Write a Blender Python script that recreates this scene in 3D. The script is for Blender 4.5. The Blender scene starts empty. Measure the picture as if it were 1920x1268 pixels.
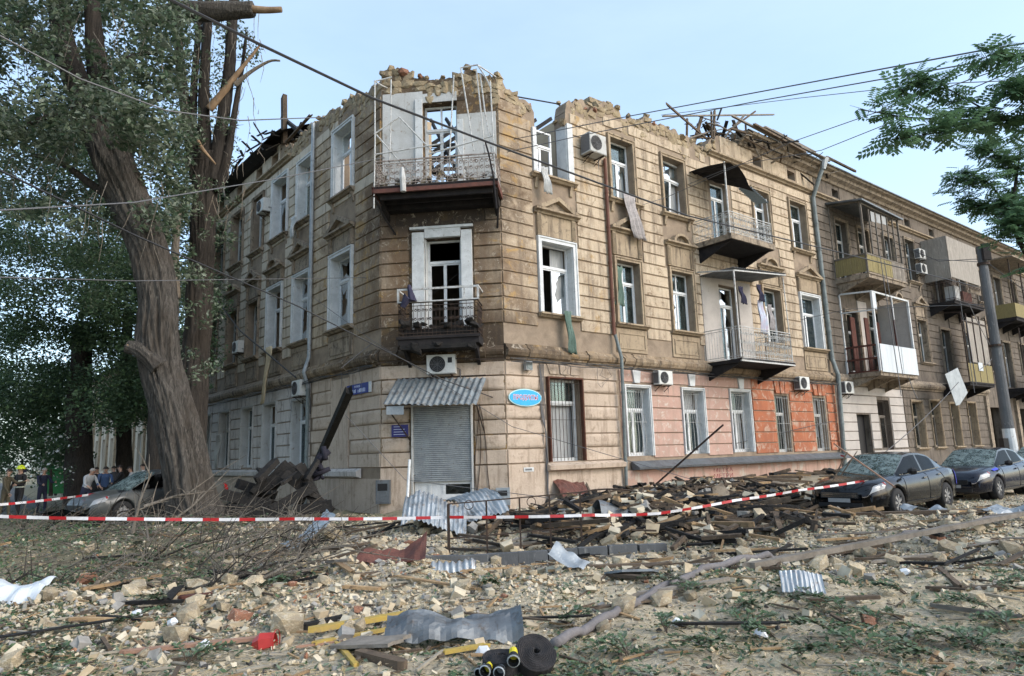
import bpy, math, random
import numpy as np
from mathutils import Matrix, Vector, noise
rnd = random.Random(7)
PI = math.pi
SC = bpy.context.scene
COL = SC.collection

# ------------------------------------------------------------------ camera, sky, sun, exposure
EYE = Vector((0, 0, 1.7))
_p, _r = math.radians(9.63), math.radians(-1.774)
_M = Matrix(((1, 0, 0), (0, -math.sin(_p), math.cos(_p)), (0, math.cos(_p), math.sin(_p))))
_R = Matrix(((math.cos(_r), -math.sin(_r), 0), (math.sin(_r), math.cos(_r), 0), (0, 0, 1)))
_C = _M @ _R                                   # columns: right, up, forward
cam_d = bpy.data.cameras.new('camera'); cam = bpy.data.objects.new('camera', cam_d); COL.objects.link(cam)
_rt, _up, _fw = _C.col[0], _C.col[1], _C.col[2]
mw = Matrix.Identity(4)
for i in range(3):
    mw[i][0] = _rt[i]; mw[i][1] = _up[i]; mw[i][2] = -_fw[i]; mw[i][3] = EYE[i]
cam.matrix_world = mw
cam_d.sensor_width = 36; cam_d.lens = 1290 / 1920 * 36; cam_d.clip_end = 3000; cam_d.clip_start = .05
SC.camera = cam
SUN_EL, SUN_AZ = math.radians(34), math.radians(118)     # azimuth clockwise from +Y
w = bpy.data.worlds.new('World'); SC.world = w; w.use_nodes = True
nt = w.node_tree; nt.nodes.clear()
sky = nt.nodes.new('ShaderNodeTexSky'); sky.sky_type = 'NISHITA'; sky.sun_disc = False
sky.sun_elevation = SUN_EL; sky.sun_rotation = SUN_AZ
sky.air_density = 1.0; sky.dust_density = 2.2; sky.ozone_density = 1.5; sky.altitude = 0
bg = nt.nodes.new('ShaderNodeBackground'); bg.inputs['Strength'].default_value = 0.15
ow = nt.nodes.new('ShaderNodeOutputWorld')
# thin even veil of high haze over the clear sky
mxs = nt.nodes.new('ShaderNodeMix'); mxs.data_type = 'RGBA'; 
tcn = nt.nodes.new('ShaderNodeTexCoord'); mpn = nt.nodes.new('ShaderNodeMapping'); mpn.inputs['Scale'].default_value = (1, 1, 3.2); nt.links.new(tcn.outputs['Generated'], mpn.inputs[0])
nzn = nt.nodes.new('ShaderNodeTexNoise'); nzn.inputs['Scale'].default_value = 2.2; nzn.inputs['Detail'].default_value = 7; nzn.inputs['Roughness'].default_value = .55; nt.links.new(mpn.outputs[0], nzn.inputs['Vector'])
mrn = nt.nodes.new('ShaderNodeMapRange'); mrn.inputs[1].default_value = .35; mrn.inputs[2].default_value = .7; mrn.inputs[3].default_value = .26; mrn.inputs[4].default_value = .46; nt.links.new(nzn.outputs[0], mrn.inputs[0]); nt.links.new(mrn.outputs[0], mxs.inputs[0])
nt.links.new(sky.outputs[0], mxs.inputs[6]); mxs.inputs[7].default_value = (2.15, 2.7, 2.9, 1)
nt.links.new(mxs.outputs[2], bg.inputs['Color']); nt.links.new(bg.outputs[0], ow.inputs['Surface'])
sd = bpy.data.lights.new('sun', 'SUN'); sd.energy = 0.55; sd.angle = math.radians(30); sd.color = (1, .97, .93)
so = bpy.data.objects.new('sun', sd); COL.objects.link(so)
so.rotation_euler = Vector((-math.sin(SUN_AZ) * math.cos(SUN_EL), -math.cos(SUN_AZ) * math.cos(SUN_EL), -math.sin(SUN_EL))).to_track_quat('-Z', 'Y').to_euler()
so.location = (20, -20, 40)
SC.view_settings.view_transform = 'Standard'; SC.view_settings.look = 'None'
SC.view_settings.gamma = 1; SC.view_settings.use_curve_mapping = False
SC.view_settings.exposure = 1.46
SC.render.engine = 'CYCLES'
try:
    SC.cycles.use_denoising = True
    SC.cycles.max_bounces = 6; SC.cycles.diffuse_bounces = 3; SC.cycles.glossy_bounces = 3
    SC.cycles.transparent_max_bounces = 12; SC.cycles.transmission_bounces = 4
except Exception:
    pass

# ------------------------------------------------------------------ helpers
WM = {}
def tag(o, label=None, cat=None, group=None, kind=None):
    if label: o['label'] = label
    if cat: o['category'] = cat
    if group: o['group'] = group
    if kind: o['kind'] = kind
    return o
def put(o, parent=None, M=None):
    M = M.copy() if M is not None else Matrix.Identity(4)
    COL.objects.link(o)
    if parent is not None:
        o.parent = parent
        o.matrix_basis = WM[parent.name].inverted() @ M
    else:
        o.matrix_basis = M
    WM[o.name] = M
    return o
def empty(name, loc, label=None, cat=None, group=None, rz=0, M=None):
    o = bpy.data.objects.new(name, None); o.empty_display_size = .2
    put(o, None, M if M is not None else Matrix.Translation(loc) @ Matrix.Rotation(rz, 4, 'Z'))
    return tag(o, label, cat, group)
def copy_tree(o, M, parent=None):
    """copy of a thing with its parts; M = new world matrix of the thing"""
    c = o.copy(); COL.objects.link(c); c.parent = parent
    if parent is None:
        c.matrix_basis = M; WM[c.name] = M
    for ch in o.children:
        copy_tree(ch, None, c)
    return c

class MB:
    def __init__(s): s.v = []; s.f = []; s.m = []
    def add(s, vs, fs, mi=0):
        o = len(s.v); s.v.extend([tuple(v) for v in vs]); s.f.extend([tuple(i + o for i in f) for f in fs]); s.m.extend([mi] * len(fs))
    def box(s, x0, x1, y0, y1, z0, z1, mi=0, M=None):
        vs = [(x0, y0, z0), (x1, y0, z0), (x1, y1, z0), (x0, y1, z0), (x0, y0, z1), (x1, y0, z1), (x1, y1, z1), (x0, y1, z1)]
        if M is not None: vs = [M @ Vector(v) for v in vs]
        s.add(vs, [(0, 3, 2, 1), (4, 5, 6, 7), (0, 1, 5, 4), (1, 2, 6, 5), (2, 3, 7, 6), (3, 0, 4, 7)], mi); return s
    def bar(s, a, b, w, h=None, mi=0, up=(0, 0, 1)):
        """rectangular bar from a to b"""
        a, b = Vector(a), Vector(b); h = h or w; d = (b - a)
        if d.length < 1e-6: return s
        d.normalize(); up = Vector(up)
        if abs(d.dot(up)) > .98: up = Vector((0, 1, 0)) if abs(d.y) < .9 else Vector((1, 0, 0))
        sx = d.cross(up).normalized(); sy = sx.cross(d).normalized()
        vs = [p + sx * i * w / 2 + sy * j * h / 2 for p in (a, b) for i, j in ((-1, -1), (1, -1), (1, 1), (-1, 1))]
        s.add(vs, [(0, 3, 2, 1), (4, 5, 6, 7), (0, 1, 5, 4), (1, 2, 6, 5), (2, 3, 7, 6), (3, 0, 4, 7)], mi); return s
    def tube(s, pts, r, n=6, mi=0, caps=True):
        pts = [Vector(p) for p in pts]; k = len(pts)
        rs = r if isinstance(r, (list, tuple)) else [r] * k
        d0 = (pts[1] - pts[0]).normalized(); u = d0.orthogonal().normalized(); vs = []
        for i, p in enumerate(pts):
            d = (pts[min(i + 1, k - 1)] - pts[max(i - 1, 0)])
            d = d.normalized() if d.length > 1e-9 else d0
            u = (u - d * u.dot(d)); u = u.normalized() if u.length > 1e-6 else d.orthogonal().normalized()
            w_ = d.cross(u)
            for j in range(n):
                a = 2 * PI * j / n; vs.append(p + (u * math.cos(a) + w_ * math.sin(a)) * rs[i])
        fs = [(i * n + j, i * n + (j + 1) % n, (i + 1) * n + (j + 1) % n, (i + 1) * n + j) for i in range(k - 1) for j in range(n)]
        if caps: fs += [tuple(range(n))[::-1], tuple((k - 1) * n + j for j in range(n))]
        s.add(vs, fs, mi); return s
    def prism(s, prof, x0, x1, mi=0, M=None):
        """closed profile [(y, z)...] extruded along x"""
        n = len(prof); vs = [(x0, y, z) for y, z in prof] + [(x1, y, z) for y, z in prof]
        if M is not None: vs = [M @ Vector(v) for v in vs]
        s.add(vs, [(i, (i + 1) % n, n + (i + 1) % n, n + i) for i in range(n)] + [tuple(range(n))[::-1], tuple(range(n, 2 * n))], mi); return s
    def plate(s, poly, y0, y1, mi=0):
        """closed polygon [(x, z)...] with thickness from y0 to y1"""
        n = len(poly); vs = [(x, y0, z) for x, z in poly] + [(x, y1, z) for x, z in poly]
        s.add(vs, [(i, (i + 1) % n, n + (i + 1) % n, n + i) for i in range(n)] + [tuple(range(n))[::-1], tuple(range(n, 2 * n))], mi); return s
    def cyl(s, c, r, h, axis='z', n=16, mi=0, r2=None):
        c = Vector(c); ax = {'x': Vector((1, 0, 0)), 'y': Vector((0, 1, 0)), 'z': Vector((0, 0, 1))}[axis]
        s.tube([c - ax * h / 2, c + ax * h / 2], [r, r if r2 is None else r2], n, mi); return s
    def xf(s, M):
        s.v = [tuple(M @ Vector(v)) for v in s.v]; return s
    def mesh(s, name, mats, smooth=False):
        me = bpy.data.meshes.new(name); me.from_pydata(s.v, [], s.f)
        for m in (mats if isinstance(mats, (list, tuple)) else [mats]): me.materials.append(m)
        if any(s.m): me.polygons.foreach_set('material_index', s.m)
        if smooth: me.polygons.foreach_set('use_smooth', [True] * len(s.f))
        me.update(); return me
    def build(s, name, mats, parent=None, M=None, smooth=False, label=None):
        o = bpy.data.objects.new(name, s.mesh(name, mats, smooth)); put(o, parent, M)
        if label: o['label'] = label
        return o
def npmesh(name, V, Fc, mats, smooth=False, mi=None):
    """numpy mesh, all faces the same size"""
    V = np.ascontiguousarray(V, dtype=np.float32); Fc = np.ascontiguousarray(Fc, dtype=np.int32)
    me = bpy.data.meshes.new(name); k = Fc.shape[1]
    me.vertices.add(len(V)); me.vertices.foreach_set('co', V.ravel())
    me.loops.add(Fc.size); me.loops.foreach_set('vertex_index', Fc.ravel())
    me.polygons.add(len(Fc)); me.polygons.foreach_set('loop_start', np.arange(0, Fc.size, k, dtype=np.int32))
    me.polygons.foreach_set('loop_total', np.full(len(Fc), k, dtype=np.int32))
    for m in (mats if isinstance(mats, (list, tuple)) else [mats]): me.materials.append(m)
    if mi is not None: me.polygons.foreach_set('material_index', np.ascontiguousarray(mi, dtype=np.int32))
    me.polygons.foreach_set('use_smooth', np.full(len(Fc), bool(smooth)))
    me.update(calc_edges=True); me.validate(); return me
def scatter(tv, tf, Ms, T):
    """copies of template (tv, tf) at 3x3 matrices Ms (N,3,3) and offsets T (N,3)"""
    V = np.einsum('nij,kj->nki', Ms, tv) + T[:, None, :]
    N, K = V.shape[:2]
    return V.reshape(-1, 3), (tf[None] + (np.arange(N) * K)[:, None, None]).reshape(-1, tf.shape[1])
def rotmats(rng, N, tilt=1.0):
    """random rotations: any yaw, tilt up to `tilt` radians"""
    a = rng.uniform(0, 2 * PI, N); b = rng.uniform(0, 2 * PI, N); t = rng.uniform(-tilt, tilt, N)
    ca, sa, cb, sb, ct, st = np.cos(a), np.sin(a), np.cos(b), np.sin(b), np.cos(t), np.sin(t)
    Z = np.zeros(N); O = np.ones(N)
    Rz = np.stack([ca, -sa, Z, sa, ca, Z, Z, Z, O], 1).reshape(-1, 3, 3)
    Rx = np.stack([O, Z, Z, Z, ct, -st, Z, st, ct], 1).reshape(-1, 3, 3)
    Rb = np.stack([cb, -sb, Z, sb, cb, Z, Z, Z, O], 1).reshape(-1, 3, 3)
    return Rb @ Rx @ Rz
def sm(a, b, x):
    t = np.clip((x - a) / (b - a), 0, 1); return t * t * (3 - 2 * t)

# ------------------------------------------------------------------ materials
def new_mat(name):
    m = bpy.data.materials.new(name); m.use_nodes = True; t = m.node_tree
    return m, t, t.nodes['Principled BSDF'], t.nodes, t.links
def ramp(N, L, src, a, b, ca=(0, 0, 0, 1), cb=(1, 1, 1, 1)):
    r = N.new('ShaderNodeValToRGB'); r.color_ramp.elements[0].position = a; r.color_ramp.elements[1].position = b
    r.color_ramp.elements[0].color = ca; r.color_ramp.elements[1].color = cb
    L.new(src, r.inputs[0]); return r.outputs[0]
def mixc(N, L, fac, a, b, blend='MIX'):
    m = N.new('ShaderNodeMix'); m.data_type = 'RGBA'; m.blend_type = blend
    if isinstance(fac, (int, float)): m.inputs[0].default_value = fac
    else: L.new(fac, m.inputs[0])
    for k, c in ((6, a), (7, b)):
        if isinstance(c, (tuple, list)): m.inputs[k].default_value = (*c[:3], 1)
        else: L.new(c, m.inputs[k])
    return m.outputs[2]
def math_n(N, L, op, a, b=None):
    m = N.new('ShaderNodeMath'); m.operation = op
    for k, c in ((0, a), (1, b)):
        if c is None: continue
        if isinstance(c, (int, float)): m.inputs[k].default_value = c
        else: L.new(c, m.inputs[k])
    return m.outputs[0]
def coords(N, L, mode, scale=(1, 1, 1)):
    if mode == 'world': src = N.new('ShaderNodeNewGeometry').outputs['Position']
    else: src = N.new('ShaderNodeTexCoord').outputs['Object']
    mp = N.new('ShaderNodeMapping'); mp.inputs['Scale'].default_value = scale; L.new(src, mp.inputs[0])
    if mode == 'objrand':
        oi = N.new('ShaderNodeObjectInfo'); mm = N.new('ShaderNodeVectorMath'); mm.operation = 'SCALE'; mm.inputs[0].default_value = (37, 19, 53)
        L.new(oi.outputs['Random'], mm.inputs['Scale']); L.new(mm.outputs[0], mp.inputs['Location'])
    return mp.outputs[0]
def noise_n(N, L, vec, scale, detail=6, rough=.6, dist=0):
    n = N.new('ShaderNodeTexNoise'); n.inputs['Scale'].default_value = scale; n.inputs['Detail'].default_value = detail
    n.inputs['Roughness'].default_value = rough; n.inputs['Distortion'].default_value = dist
    L.new(vec, n.inputs['Vector']); return n.outputs[0]
def pmat(name, c1, c2=None, scale=2.0, rng=(.35, .65), c3=None, s3=6, r3=(.55, .62), c4=None, streak=None, rough=.9, metal=0,
         bump=.2, bscale=30, mode='world', vary=0, stretch=(1, 1, 1), spec=.3):
    """general weathered surface: base, second tone, spots (c3) and vertical streaks (c4)"""
    m, t, B, N, L = new_mat(name)
    v = coords(N, L, mode, stretch)
    col = tuple(c1)
    if c2: col = mixc(N, L, ramp(N, L, noise_n(N, L, v, scale, 8, .62, .4), *rng), c1, c2)
    if c3: col = mixc(N, L, ramp(N, L, noise_n(N, L, v, s3, 9, .68, .6), *r3), col, c3)
    if c4:
        vs = coords(N, L, mode, (3.0, 3.0, .35))
        a = ramp(N, L, noise_n(N, L, vs, 1.6, 7, .65), *(streak or (.52, .7)))
        col = mixc(N, L, a, col, c4)
    fine = noise_n(N, L, v, bscale, 5, .7)
    col = mixc(N, L, ramp(N, L, fine, .2, .8, (.78, .78, .78, 1), (1.16, 1.16, 1.16, 1)), (0, 0, 0), col) if False else mixc(N, L, 1.0, col, ramp(N, L, fine, .25, .75, (.8, .8, .8, 1), (1, 1, 1, 1)), 'MULTIPLY')
    if vary:
        oi = N.new('ShaderNodeObjectInfo'); hs = N.new('ShaderNodeHueSaturation')
        L.new(col, hs.inputs['Color']); L.new(math_n(N, L, 'ADD', math_n(N, L, 'MULTIPLY', oi.outputs['Random'], vary), 1 - vary / 2), hs.inputs['Value'])
        col = hs.outputs[0]
    if isinstance(col, tuple): B.inputs['Base Color'].default_value = (*col[:3], 1)
    else: L.new(col, B.inputs['Base Color'])
    B.inputs['Roughness'].default_value = rough; B.inputs['Metallic'].default_value = metal
    B.inputs['Specular IOR Level'].default_value = spec
    if bump:
        b = N.new('ShaderNodeBump'); b.inputs['Strength'].default_value = bump; b.inputs['Distance'].default_value = .03
        L.new(fine, b.inputs['Height']); L.new(b.outputs[0], B.inputs['Normal'])
    return m
def plain(name, c, rough=.6, metal=0, spec=.4, coat=0):
    m, t, B, N, L = new_mat(name); B.inputs['Base Color'].default_value = (*c, 1)
    B.inputs['Roughness'].default_value = rough; B.inputs['Metallic'].default_value = metal; B.inputs['Specular IOR Level'].default_value = spec
    if coat: B.inputs['Coat Weight'].default_value = coat; B.inputs['Coat Roughness'].default_value = .05
    v = coords(N, L, 'objrand' if False else 'world'); n = noise_n(N, L, v, 14, 4)
    L.new(mixc(N, L, 1.0, c, ramp(N, L, n, .3, .7, (.82, .82, .82, 1), (1, 1, 1, 1)), 'MULTIPLY'), B.inputs['Base Color'])
    return m
def tuned_plaster(name, c1, c2, brown, soot, bf=1.0):
    """old plaster with a wet brown stain spreading round the blasted corner of the house"""
    m, t, B, N, L = new_mat(name)
    v = coords(N, L, 'world')
    col = mixc(N, L, ramp(N, L, noise_n(N, L, v, .9, 9, .68, .9), .38, .6), c1, c2)
    col = mixc(N, L, ramp(N, L, noise_n(N, L, v, 2.2, 10, .74, 1.2), .54, .64), col, (.245, .18, .12))
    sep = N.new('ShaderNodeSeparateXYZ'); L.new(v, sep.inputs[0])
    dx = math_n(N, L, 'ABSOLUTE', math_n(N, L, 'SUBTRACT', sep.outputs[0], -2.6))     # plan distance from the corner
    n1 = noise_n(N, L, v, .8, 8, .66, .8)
    f = math_n(N, L, 'SUBTRACT', math_n(N, L, 'ADD', math_n(N, L, 'MULTIPLY', n1, 2.2), -.1), math_n(N, L, 'MULTIPLY', dx, .2 / bf))
    col = mixc(N, L, ramp(N, L, f, .0, .75), col, brown)
    # ochre patches where the render has washed off
    oc = math_n(N, L, 'MULTIPLY', ramp(N, L, noise_n(N, L, v, 1.15, 9, .7, 1.1), .55, .62), ramp(N, L, math_n(N, L, 'ADD', f, .35), .0, .4))
    col = mixc(N, L, math_n(N, L, 'MULTIPLY', oc, .75), col, (.42, .27, .105))
    vs = coords(N, L, 'world', (2.6, 2.6, .3))
    st = ramp(N, L, noise_n(N, L, vs, 1.5, 9, .72), .48, .66)
    col = mixc(N, L, math_n(N, L, 'MULTIPLY', st, .9), col, soot)
    # near-black patch fading out down the wall below the torn corner balcony
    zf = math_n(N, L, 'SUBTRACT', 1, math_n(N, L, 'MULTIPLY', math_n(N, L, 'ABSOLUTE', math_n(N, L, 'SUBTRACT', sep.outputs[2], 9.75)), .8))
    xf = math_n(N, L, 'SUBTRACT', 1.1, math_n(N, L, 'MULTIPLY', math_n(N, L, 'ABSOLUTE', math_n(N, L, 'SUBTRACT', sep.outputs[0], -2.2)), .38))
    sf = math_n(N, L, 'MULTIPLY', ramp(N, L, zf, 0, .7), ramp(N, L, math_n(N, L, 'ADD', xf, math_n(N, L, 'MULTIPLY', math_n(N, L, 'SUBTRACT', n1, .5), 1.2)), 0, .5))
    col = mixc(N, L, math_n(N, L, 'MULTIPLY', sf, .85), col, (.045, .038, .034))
    # wet grime where the burnt rubble washed down on to the string course
    zg = math_n(N, L, 'SUBTRACT', 1, math_n(N, L, 'MULTIPLY', math_n(N, L, 'ABSOLUTE', math_n(N, L, 'SUBTRACT', sep.outputs[2], 5.35)), .75))
    xg = math_n(N, L, 'SUBTRACT', 1.25, math_n(N, L, 'MULTIPLY', math_n(N, L, 'ABSOLUTE', math_n(N, L, 'SUBTRACT', sep.outputs[0], -2.4)), .2))
    sg = math_n(N, L, 'MULTIPLY', ramp(N, L, zg, .05, .8), ramp(N, L, math_n(N, L, 'ADD', xg, math_n(N, L, 'MULTIPLY', math_n(N, L, 'SUBTRACT', noise_n(N, L, vs, 1.3, 8, .7), .5), 2.4)), .25, .8))
    col = mixc(N, L, math_n(N, L, 'MULTIPLY', sg, .72), col, (.075, .058, .044))
    sp = ramp(N, L, noise_n(N, L, v, 3.6, 10, .76, 1.3), .56, .61)
    col = mixc(N, L, math_n(N, L, 'MULTIPLY', sp, .6), col, (.50, .44, .35))
    fine = noise_n(N, L, v, 26, 6, .7)
    col = mixc(N, L, 1.0, col, ramp(N, L, fine, .25, .72, (.72, .7, .68, 1), (1, 1, 1, 1)), 'MULTIPLY')
    L.new(col, B.inputs['Base Color']); B.inputs['Roughness'].default_value = .92; B.inputs['Specular IOR Level'].default_value = .2
    b = N.new('ShaderNodeBump'); b.inputs['Strength'].default_value = .35; b.inputs['Distance'].default_value = .03
    L.new(fine, b.inputs['Height']); L.new(b.outputs[0], B.inputs['Normal'])
    return m
def glass_mat(name, tint=(.5, .57, .57), refl=.0, dirt=0.12, k=.6):
    m, t, B, N, L = new_mat(name); N.remove(B); out = N['Material Output']
    tr = N.new('ShaderNodeBsdfTransparent'); tr.inputs[0].default_value = (*tint, 1)
    gl = N.new('ShaderNodeBsdfGlossy'); gl.inputs['Roughness'].default_value = .06; gl.inputs['Color'].default_value = (.9, .95, 1, 1)
    fr = N.new('ShaderNodeFresnel'); fr.inputs['IOR'].default_value = 1.5
    mx = N.new('ShaderNodeMixShader'); L.new(math_n(N, L, 'ADD', math_n(N, L, 'MULTIPLY', fr.outputs[0], k), refl), mx.inputs[0]); L.new(tr.outputs[0], mx.inputs[1]); L.new(gl.outputs[0], mx.inputs[2])
    df = N.new('ShaderNodeBsdfDiffuse'); df.inputs[0].default_value = (.35, .36, .34, 1)
    v = coords(N, L, 'world'); n = ramp(N, L, noise_n(N, L, v, 5, 6), .4, .75)
    m2 = N.new('ShaderNodeMixShader'); L.new(math_n(N, L, 'MULTIPLY', n, dirt), m2.inputs[0]); L.new(mx.outputs[0], m2.inputs[1]); L.new(df.outputs[0], m2.inputs[2])
    L.new(m2.outputs[0], out.inputs['Surface']); return m

MT = {}
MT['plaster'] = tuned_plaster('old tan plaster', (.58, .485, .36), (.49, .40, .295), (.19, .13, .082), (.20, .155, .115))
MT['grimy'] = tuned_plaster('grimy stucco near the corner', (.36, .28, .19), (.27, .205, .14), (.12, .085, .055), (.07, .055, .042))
MT['plaster_left'] = pmat('grey brown plaster', (.60, .52, .41), (.50, .43, .34), .8, (.35, .65), (.52, .45, .36), 3.2, (.56, .66), c4=(.18, .145, .115), rough=.93, bump=.35, bscale=26)
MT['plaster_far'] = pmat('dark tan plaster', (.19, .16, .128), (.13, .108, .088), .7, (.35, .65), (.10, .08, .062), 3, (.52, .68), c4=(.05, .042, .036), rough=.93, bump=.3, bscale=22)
MT['joint'] = pmat('recessed joint plaster', (.33, .26, .19), (.22, .17, .125), 2, bump=.3)
MT['beige'] = pmat('beige painted plaster', (.56, .455, .36), (.48, .385, .30), 1.3, (.35, .62), (.32, .25, .185), 3.0, (.55, .68), c4=(.27, .205, .15), streak=(.52, .72), bump=.5, bscale=18)
MT['pink'] = pmat('faded pink paint', (.50, .325, .265), (.44, .29, .235), 1.3, (.4, .6), (.54, .46, .39), 4, (.54, .64), c4=(.36, .26, .21), streak=(.5, .7), bump=.2, bscale=40)
MT['pink_low'] = pmat('worn pink plinth paint', (.50, .31, .245), (.42, .28, .22), .9, (.4, .6), (.45, .39, .32), 2.0, (.5, .62), c4=(.24, .17, .13), bump=.25)
MT['orange'] = pmat('worn orange paint', (.40, .14, .07), (.33, .12, .065), 1.5, (.4, .6), (.46, .32, .24), 3.0, (.52, .62), c4=(.42, .29, .21), streak=(.55, .75), bump=.25)
MT['white_wall'] = pmat('white painted wall', (.50, .46, .42), (.40, .37, .34), 1.0, (.4, .65), (.28, .25, .23), 3, (.6, .72), bump=.2)
MT['grey_wall'] = pmat('light grey painted wall', (.60, .565, .53), (.52, .485, .45), 1.0, (.4, .65), (.22, .20, .18), 3, (.56, .72), c4=(.18, .155, .135), bump=.2)
MT['stone_rag'] = pmat('broken shell limestone', (.36, .285, .18), (.25, .195, .125), 1.6, (.4, .62), (.48, .41, .29), 5, (.55, .66), c4=(.12, .095, .07), bump=.8, bscale=14, mode='world')
MT['stone'] = pmat('limestone rubble', (.50, .405, .265), (.33, .27, .19), 2.5, (.4, .62), (.62, .55, .42), 6, (.52, .66), bump=.8, bscale=16, mode='objrand', vary=.5)
MT['brick'] = pmat('old red brick', (.30, .14, .085), (.22, .11, .07), 4, (.4, .6), (.45, .36, .27), 9, (.56, .66), bump=.4, mode='objrand', vary=.4)
MT['trim'] = pmat('tan stucco trim', (.40, .32, .22), (.31, .24, .165), 2, (.35, .65), (.16, .125, .09), 5, (.54, .68), c4=(.11, .085, .065), bump=.4, bscale=24)
MT['trim_dark'] = pmat('grimy stucco trim', (.36, .295, .22), (.26, .21, .155), 2, (.35, .65), (.10, .08, .06), 5, (.5, .66), c4=(.07, .055, .045), bump=.4, bscale=24)
MT['white'] = pmat('old white paint', (.66, .68, .68), (.55, .57, .57), 3, (.4, .6), (.34, .31, .27), 9, (.6, .68), bump=.15, bscale=40)
MT['white_dirty'] = pmat('dirty white plaster', (.56, .57, .56), (.44, .44, .42), 1.4, (.35, .65), (.28, .23, .18), 4, (.58, .7), c4=(.30, .26, .21), streak=(.6, .78), bump=.25)
MT['pvc'] = plain('white window frame', (.68, .70, .71), .4)
MT['brown_wood'] = pmat('brown painted wood', (.13, .055, .035), (.09, .04, .028), 6, bump=.2)
MT['grey_wood'] = pmat('grey weathered wood', (.26, .23, .195), (.16, .14, .115), 5, (.35, .65), stretch=(1, 1, 1), bump=.4, bscale=30, mode='objrand', vary=.5)
MT['wood'] = pmat('split pine wood', (.38, .26, .14), (.24, .155, .085), 4, (.35, .65), (.12, .08, .05), 9, (.55, .68), bump=.4, bscale=30, mode='objrand', vary=.6)
MT['old_wood'] = pmat('old dark roof timber', (.13, .095, .065), (.07, .052, .038), 4, (.35, .65), (.24, .18, .12), 9, (.56, .7), bump=.5, bscale=24, mode='objrand', vary=.7)
MT['char'] = pmat('charred wood', (.012, .011, .0105), (.026, .023, .02), 5, (.4, .7), (.06, .05, .04), 11, (.62, .75), rough=.75, bump=.9, bscale=18, mode='objrand', vary=.5)
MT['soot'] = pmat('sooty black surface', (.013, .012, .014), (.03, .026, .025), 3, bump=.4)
MT['iron'] = pmat('rusty wrought iron', (.07, .045, .032), (.035, .028, .025), 9, (.4, .6), rough=.75, metal=.2, bump=.2)
MT['iron_white'] = pmat('white painted iron', (.55, .56, .55), (.42, .42, .40), 8, (.4, .6), (.16, .09, .06), 16, (.58, .64), rough=.6, bump=.1)
MT['rust_red'] = pmat('rusty red sheet', (.16, .062, .045), (.10, .045, .035), 4, (.35, .65), rough=.7, bump=.3)
MT['zinc'] = pmat('galvanised sheet', (.42, .45, .47), (.30, .33, .35), 3, (.35, .65), (.17, .13, .10), 7, (.6, .7), rough=.5, metal=.45, bump=.12)
MT['zinc_dark'] = pmat('dull grey sheet metal', (.19, .21, .225), (.12, .13, .14), 3, (.35, .65), (.09, .07, .055), 7, (.58, .7), rough=.5, metal=.4, bump=.15)
MT['pipe'] = pmat('grey green painted pipe', (.20, .235, .235), (.14, .165, .165), 3, (.4, .6), (.12, .08, .06), 10, (.6, .7), rough=.55, bump=.1)
MT['pipe_rust'] = pmat('red brown painted pipe', (.17, .075, .05), (.12, .055, .04), 4, bump=.2, rough=.7)
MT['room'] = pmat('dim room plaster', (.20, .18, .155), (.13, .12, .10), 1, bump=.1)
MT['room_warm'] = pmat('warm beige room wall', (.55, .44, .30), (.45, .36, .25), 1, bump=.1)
MT['curtain'] = pmat('pale curtain cloth', (.42, .43, .43), (.28, .29, .29), 3, stretch=(6, 6, .4), bump=.2)
MT['glass'] = glass_mat('window glass')
MT['black'] = plain('black', (.012, .012, .013), .6)
MT['dark_hole'] = plain('dark opening', (.02, .02, .02), .9)
MT['ac'] = plain('air conditioner casing', (.58, .585, .56), .45)
MT['cable'] = plain('cable', (.03, .03, .032), .6)
MT['cable_grey'] = plain('grey cable', (.12, .12, .125), .6)
# ------------------------------------------------------------------ the corner house: plan frames
# each facade frame: x to the right seen from the street, y into the house, z up
def frame(o, xd):
    x = Vector((xd[0], xd[1], 0)).normalized(); y = Vector((-x.y, x.x, 0))
    m = Matrix.Identity(4)
    for i in range(3): m[i][0] = x[i]; m[i][1] = y[i]; m[i][2] = (0, 0, 1)[i]; m[i][3] = (o[0], o[1], 0)[i]
    return m
PL, PR = Vector((-4.24, 21.97, 0)), Vector((-0.26, 21.55, 0))
FR = frame(PR, (.7876, .6162)); FC = frame(PL, PR - PL); FL = frame(PL, (.6485, -.7612))
def T(x, y, z): return Matrix.Translation((x, y, z))
bld = empty('corner_apartment_building', (-2.2, 22, 0), 'three-storey tan plaster corner house with its roof and top corner blown off', 'apartment building')

def lerp_prof(P, x):
    if x <= P[0][0]: return P[0][1]
    for (a, b), (c, d) in zip(P, P[1:]):
        if x <= c: return b + (d - b) * (x - a) / (c - a)
    return P[-1][1]
PROF_R = [(0, 14.35), (.4, 14.2), (.73, 14.0), (1.57, 13.75), (1.6, 13.6), (3.1, 13.9), (3.16, 14.45), (3.9, 14.85), (4.7, 14.67), (5.2, 14.98), (5.95, 15.08), (6.13, 14.67), (7.5, 15.0), (8.5, 15.02), (10.6, 14.95), (11.4, 14.75), (11.9, 15.2), (12.5, 15.7), (70, 15.7)]
PROF_C = [(0, 14.75), (.23, 15.0), (.83, 14.95), (1.33, 14.5), (2.56, 14.48), (3.12, 14.67), (3.77, 14.4), (4.1, 14.3)]
PROF_L = [(-30, 15.7), (-8.9, 15.7), (-8.4, 15.35), (-7.3, 15.15), (-5.8, 15.3), (-4.6, 15.25), (-3.0, 14.9), (-2.5, 15.05), (-1.07, 14.6), (0, 14.7)]
def top_fn(P, seed, amp, lo, hi):
    def f(x):
        z = lerp_prof(P, x)
        if lo <= x <= hi: z += amp * (noise.noise((x * 3.1, seed, 0)) + .6 * noise.noise((x * 8.3, seed, 3)))
        return z
    return f
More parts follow.
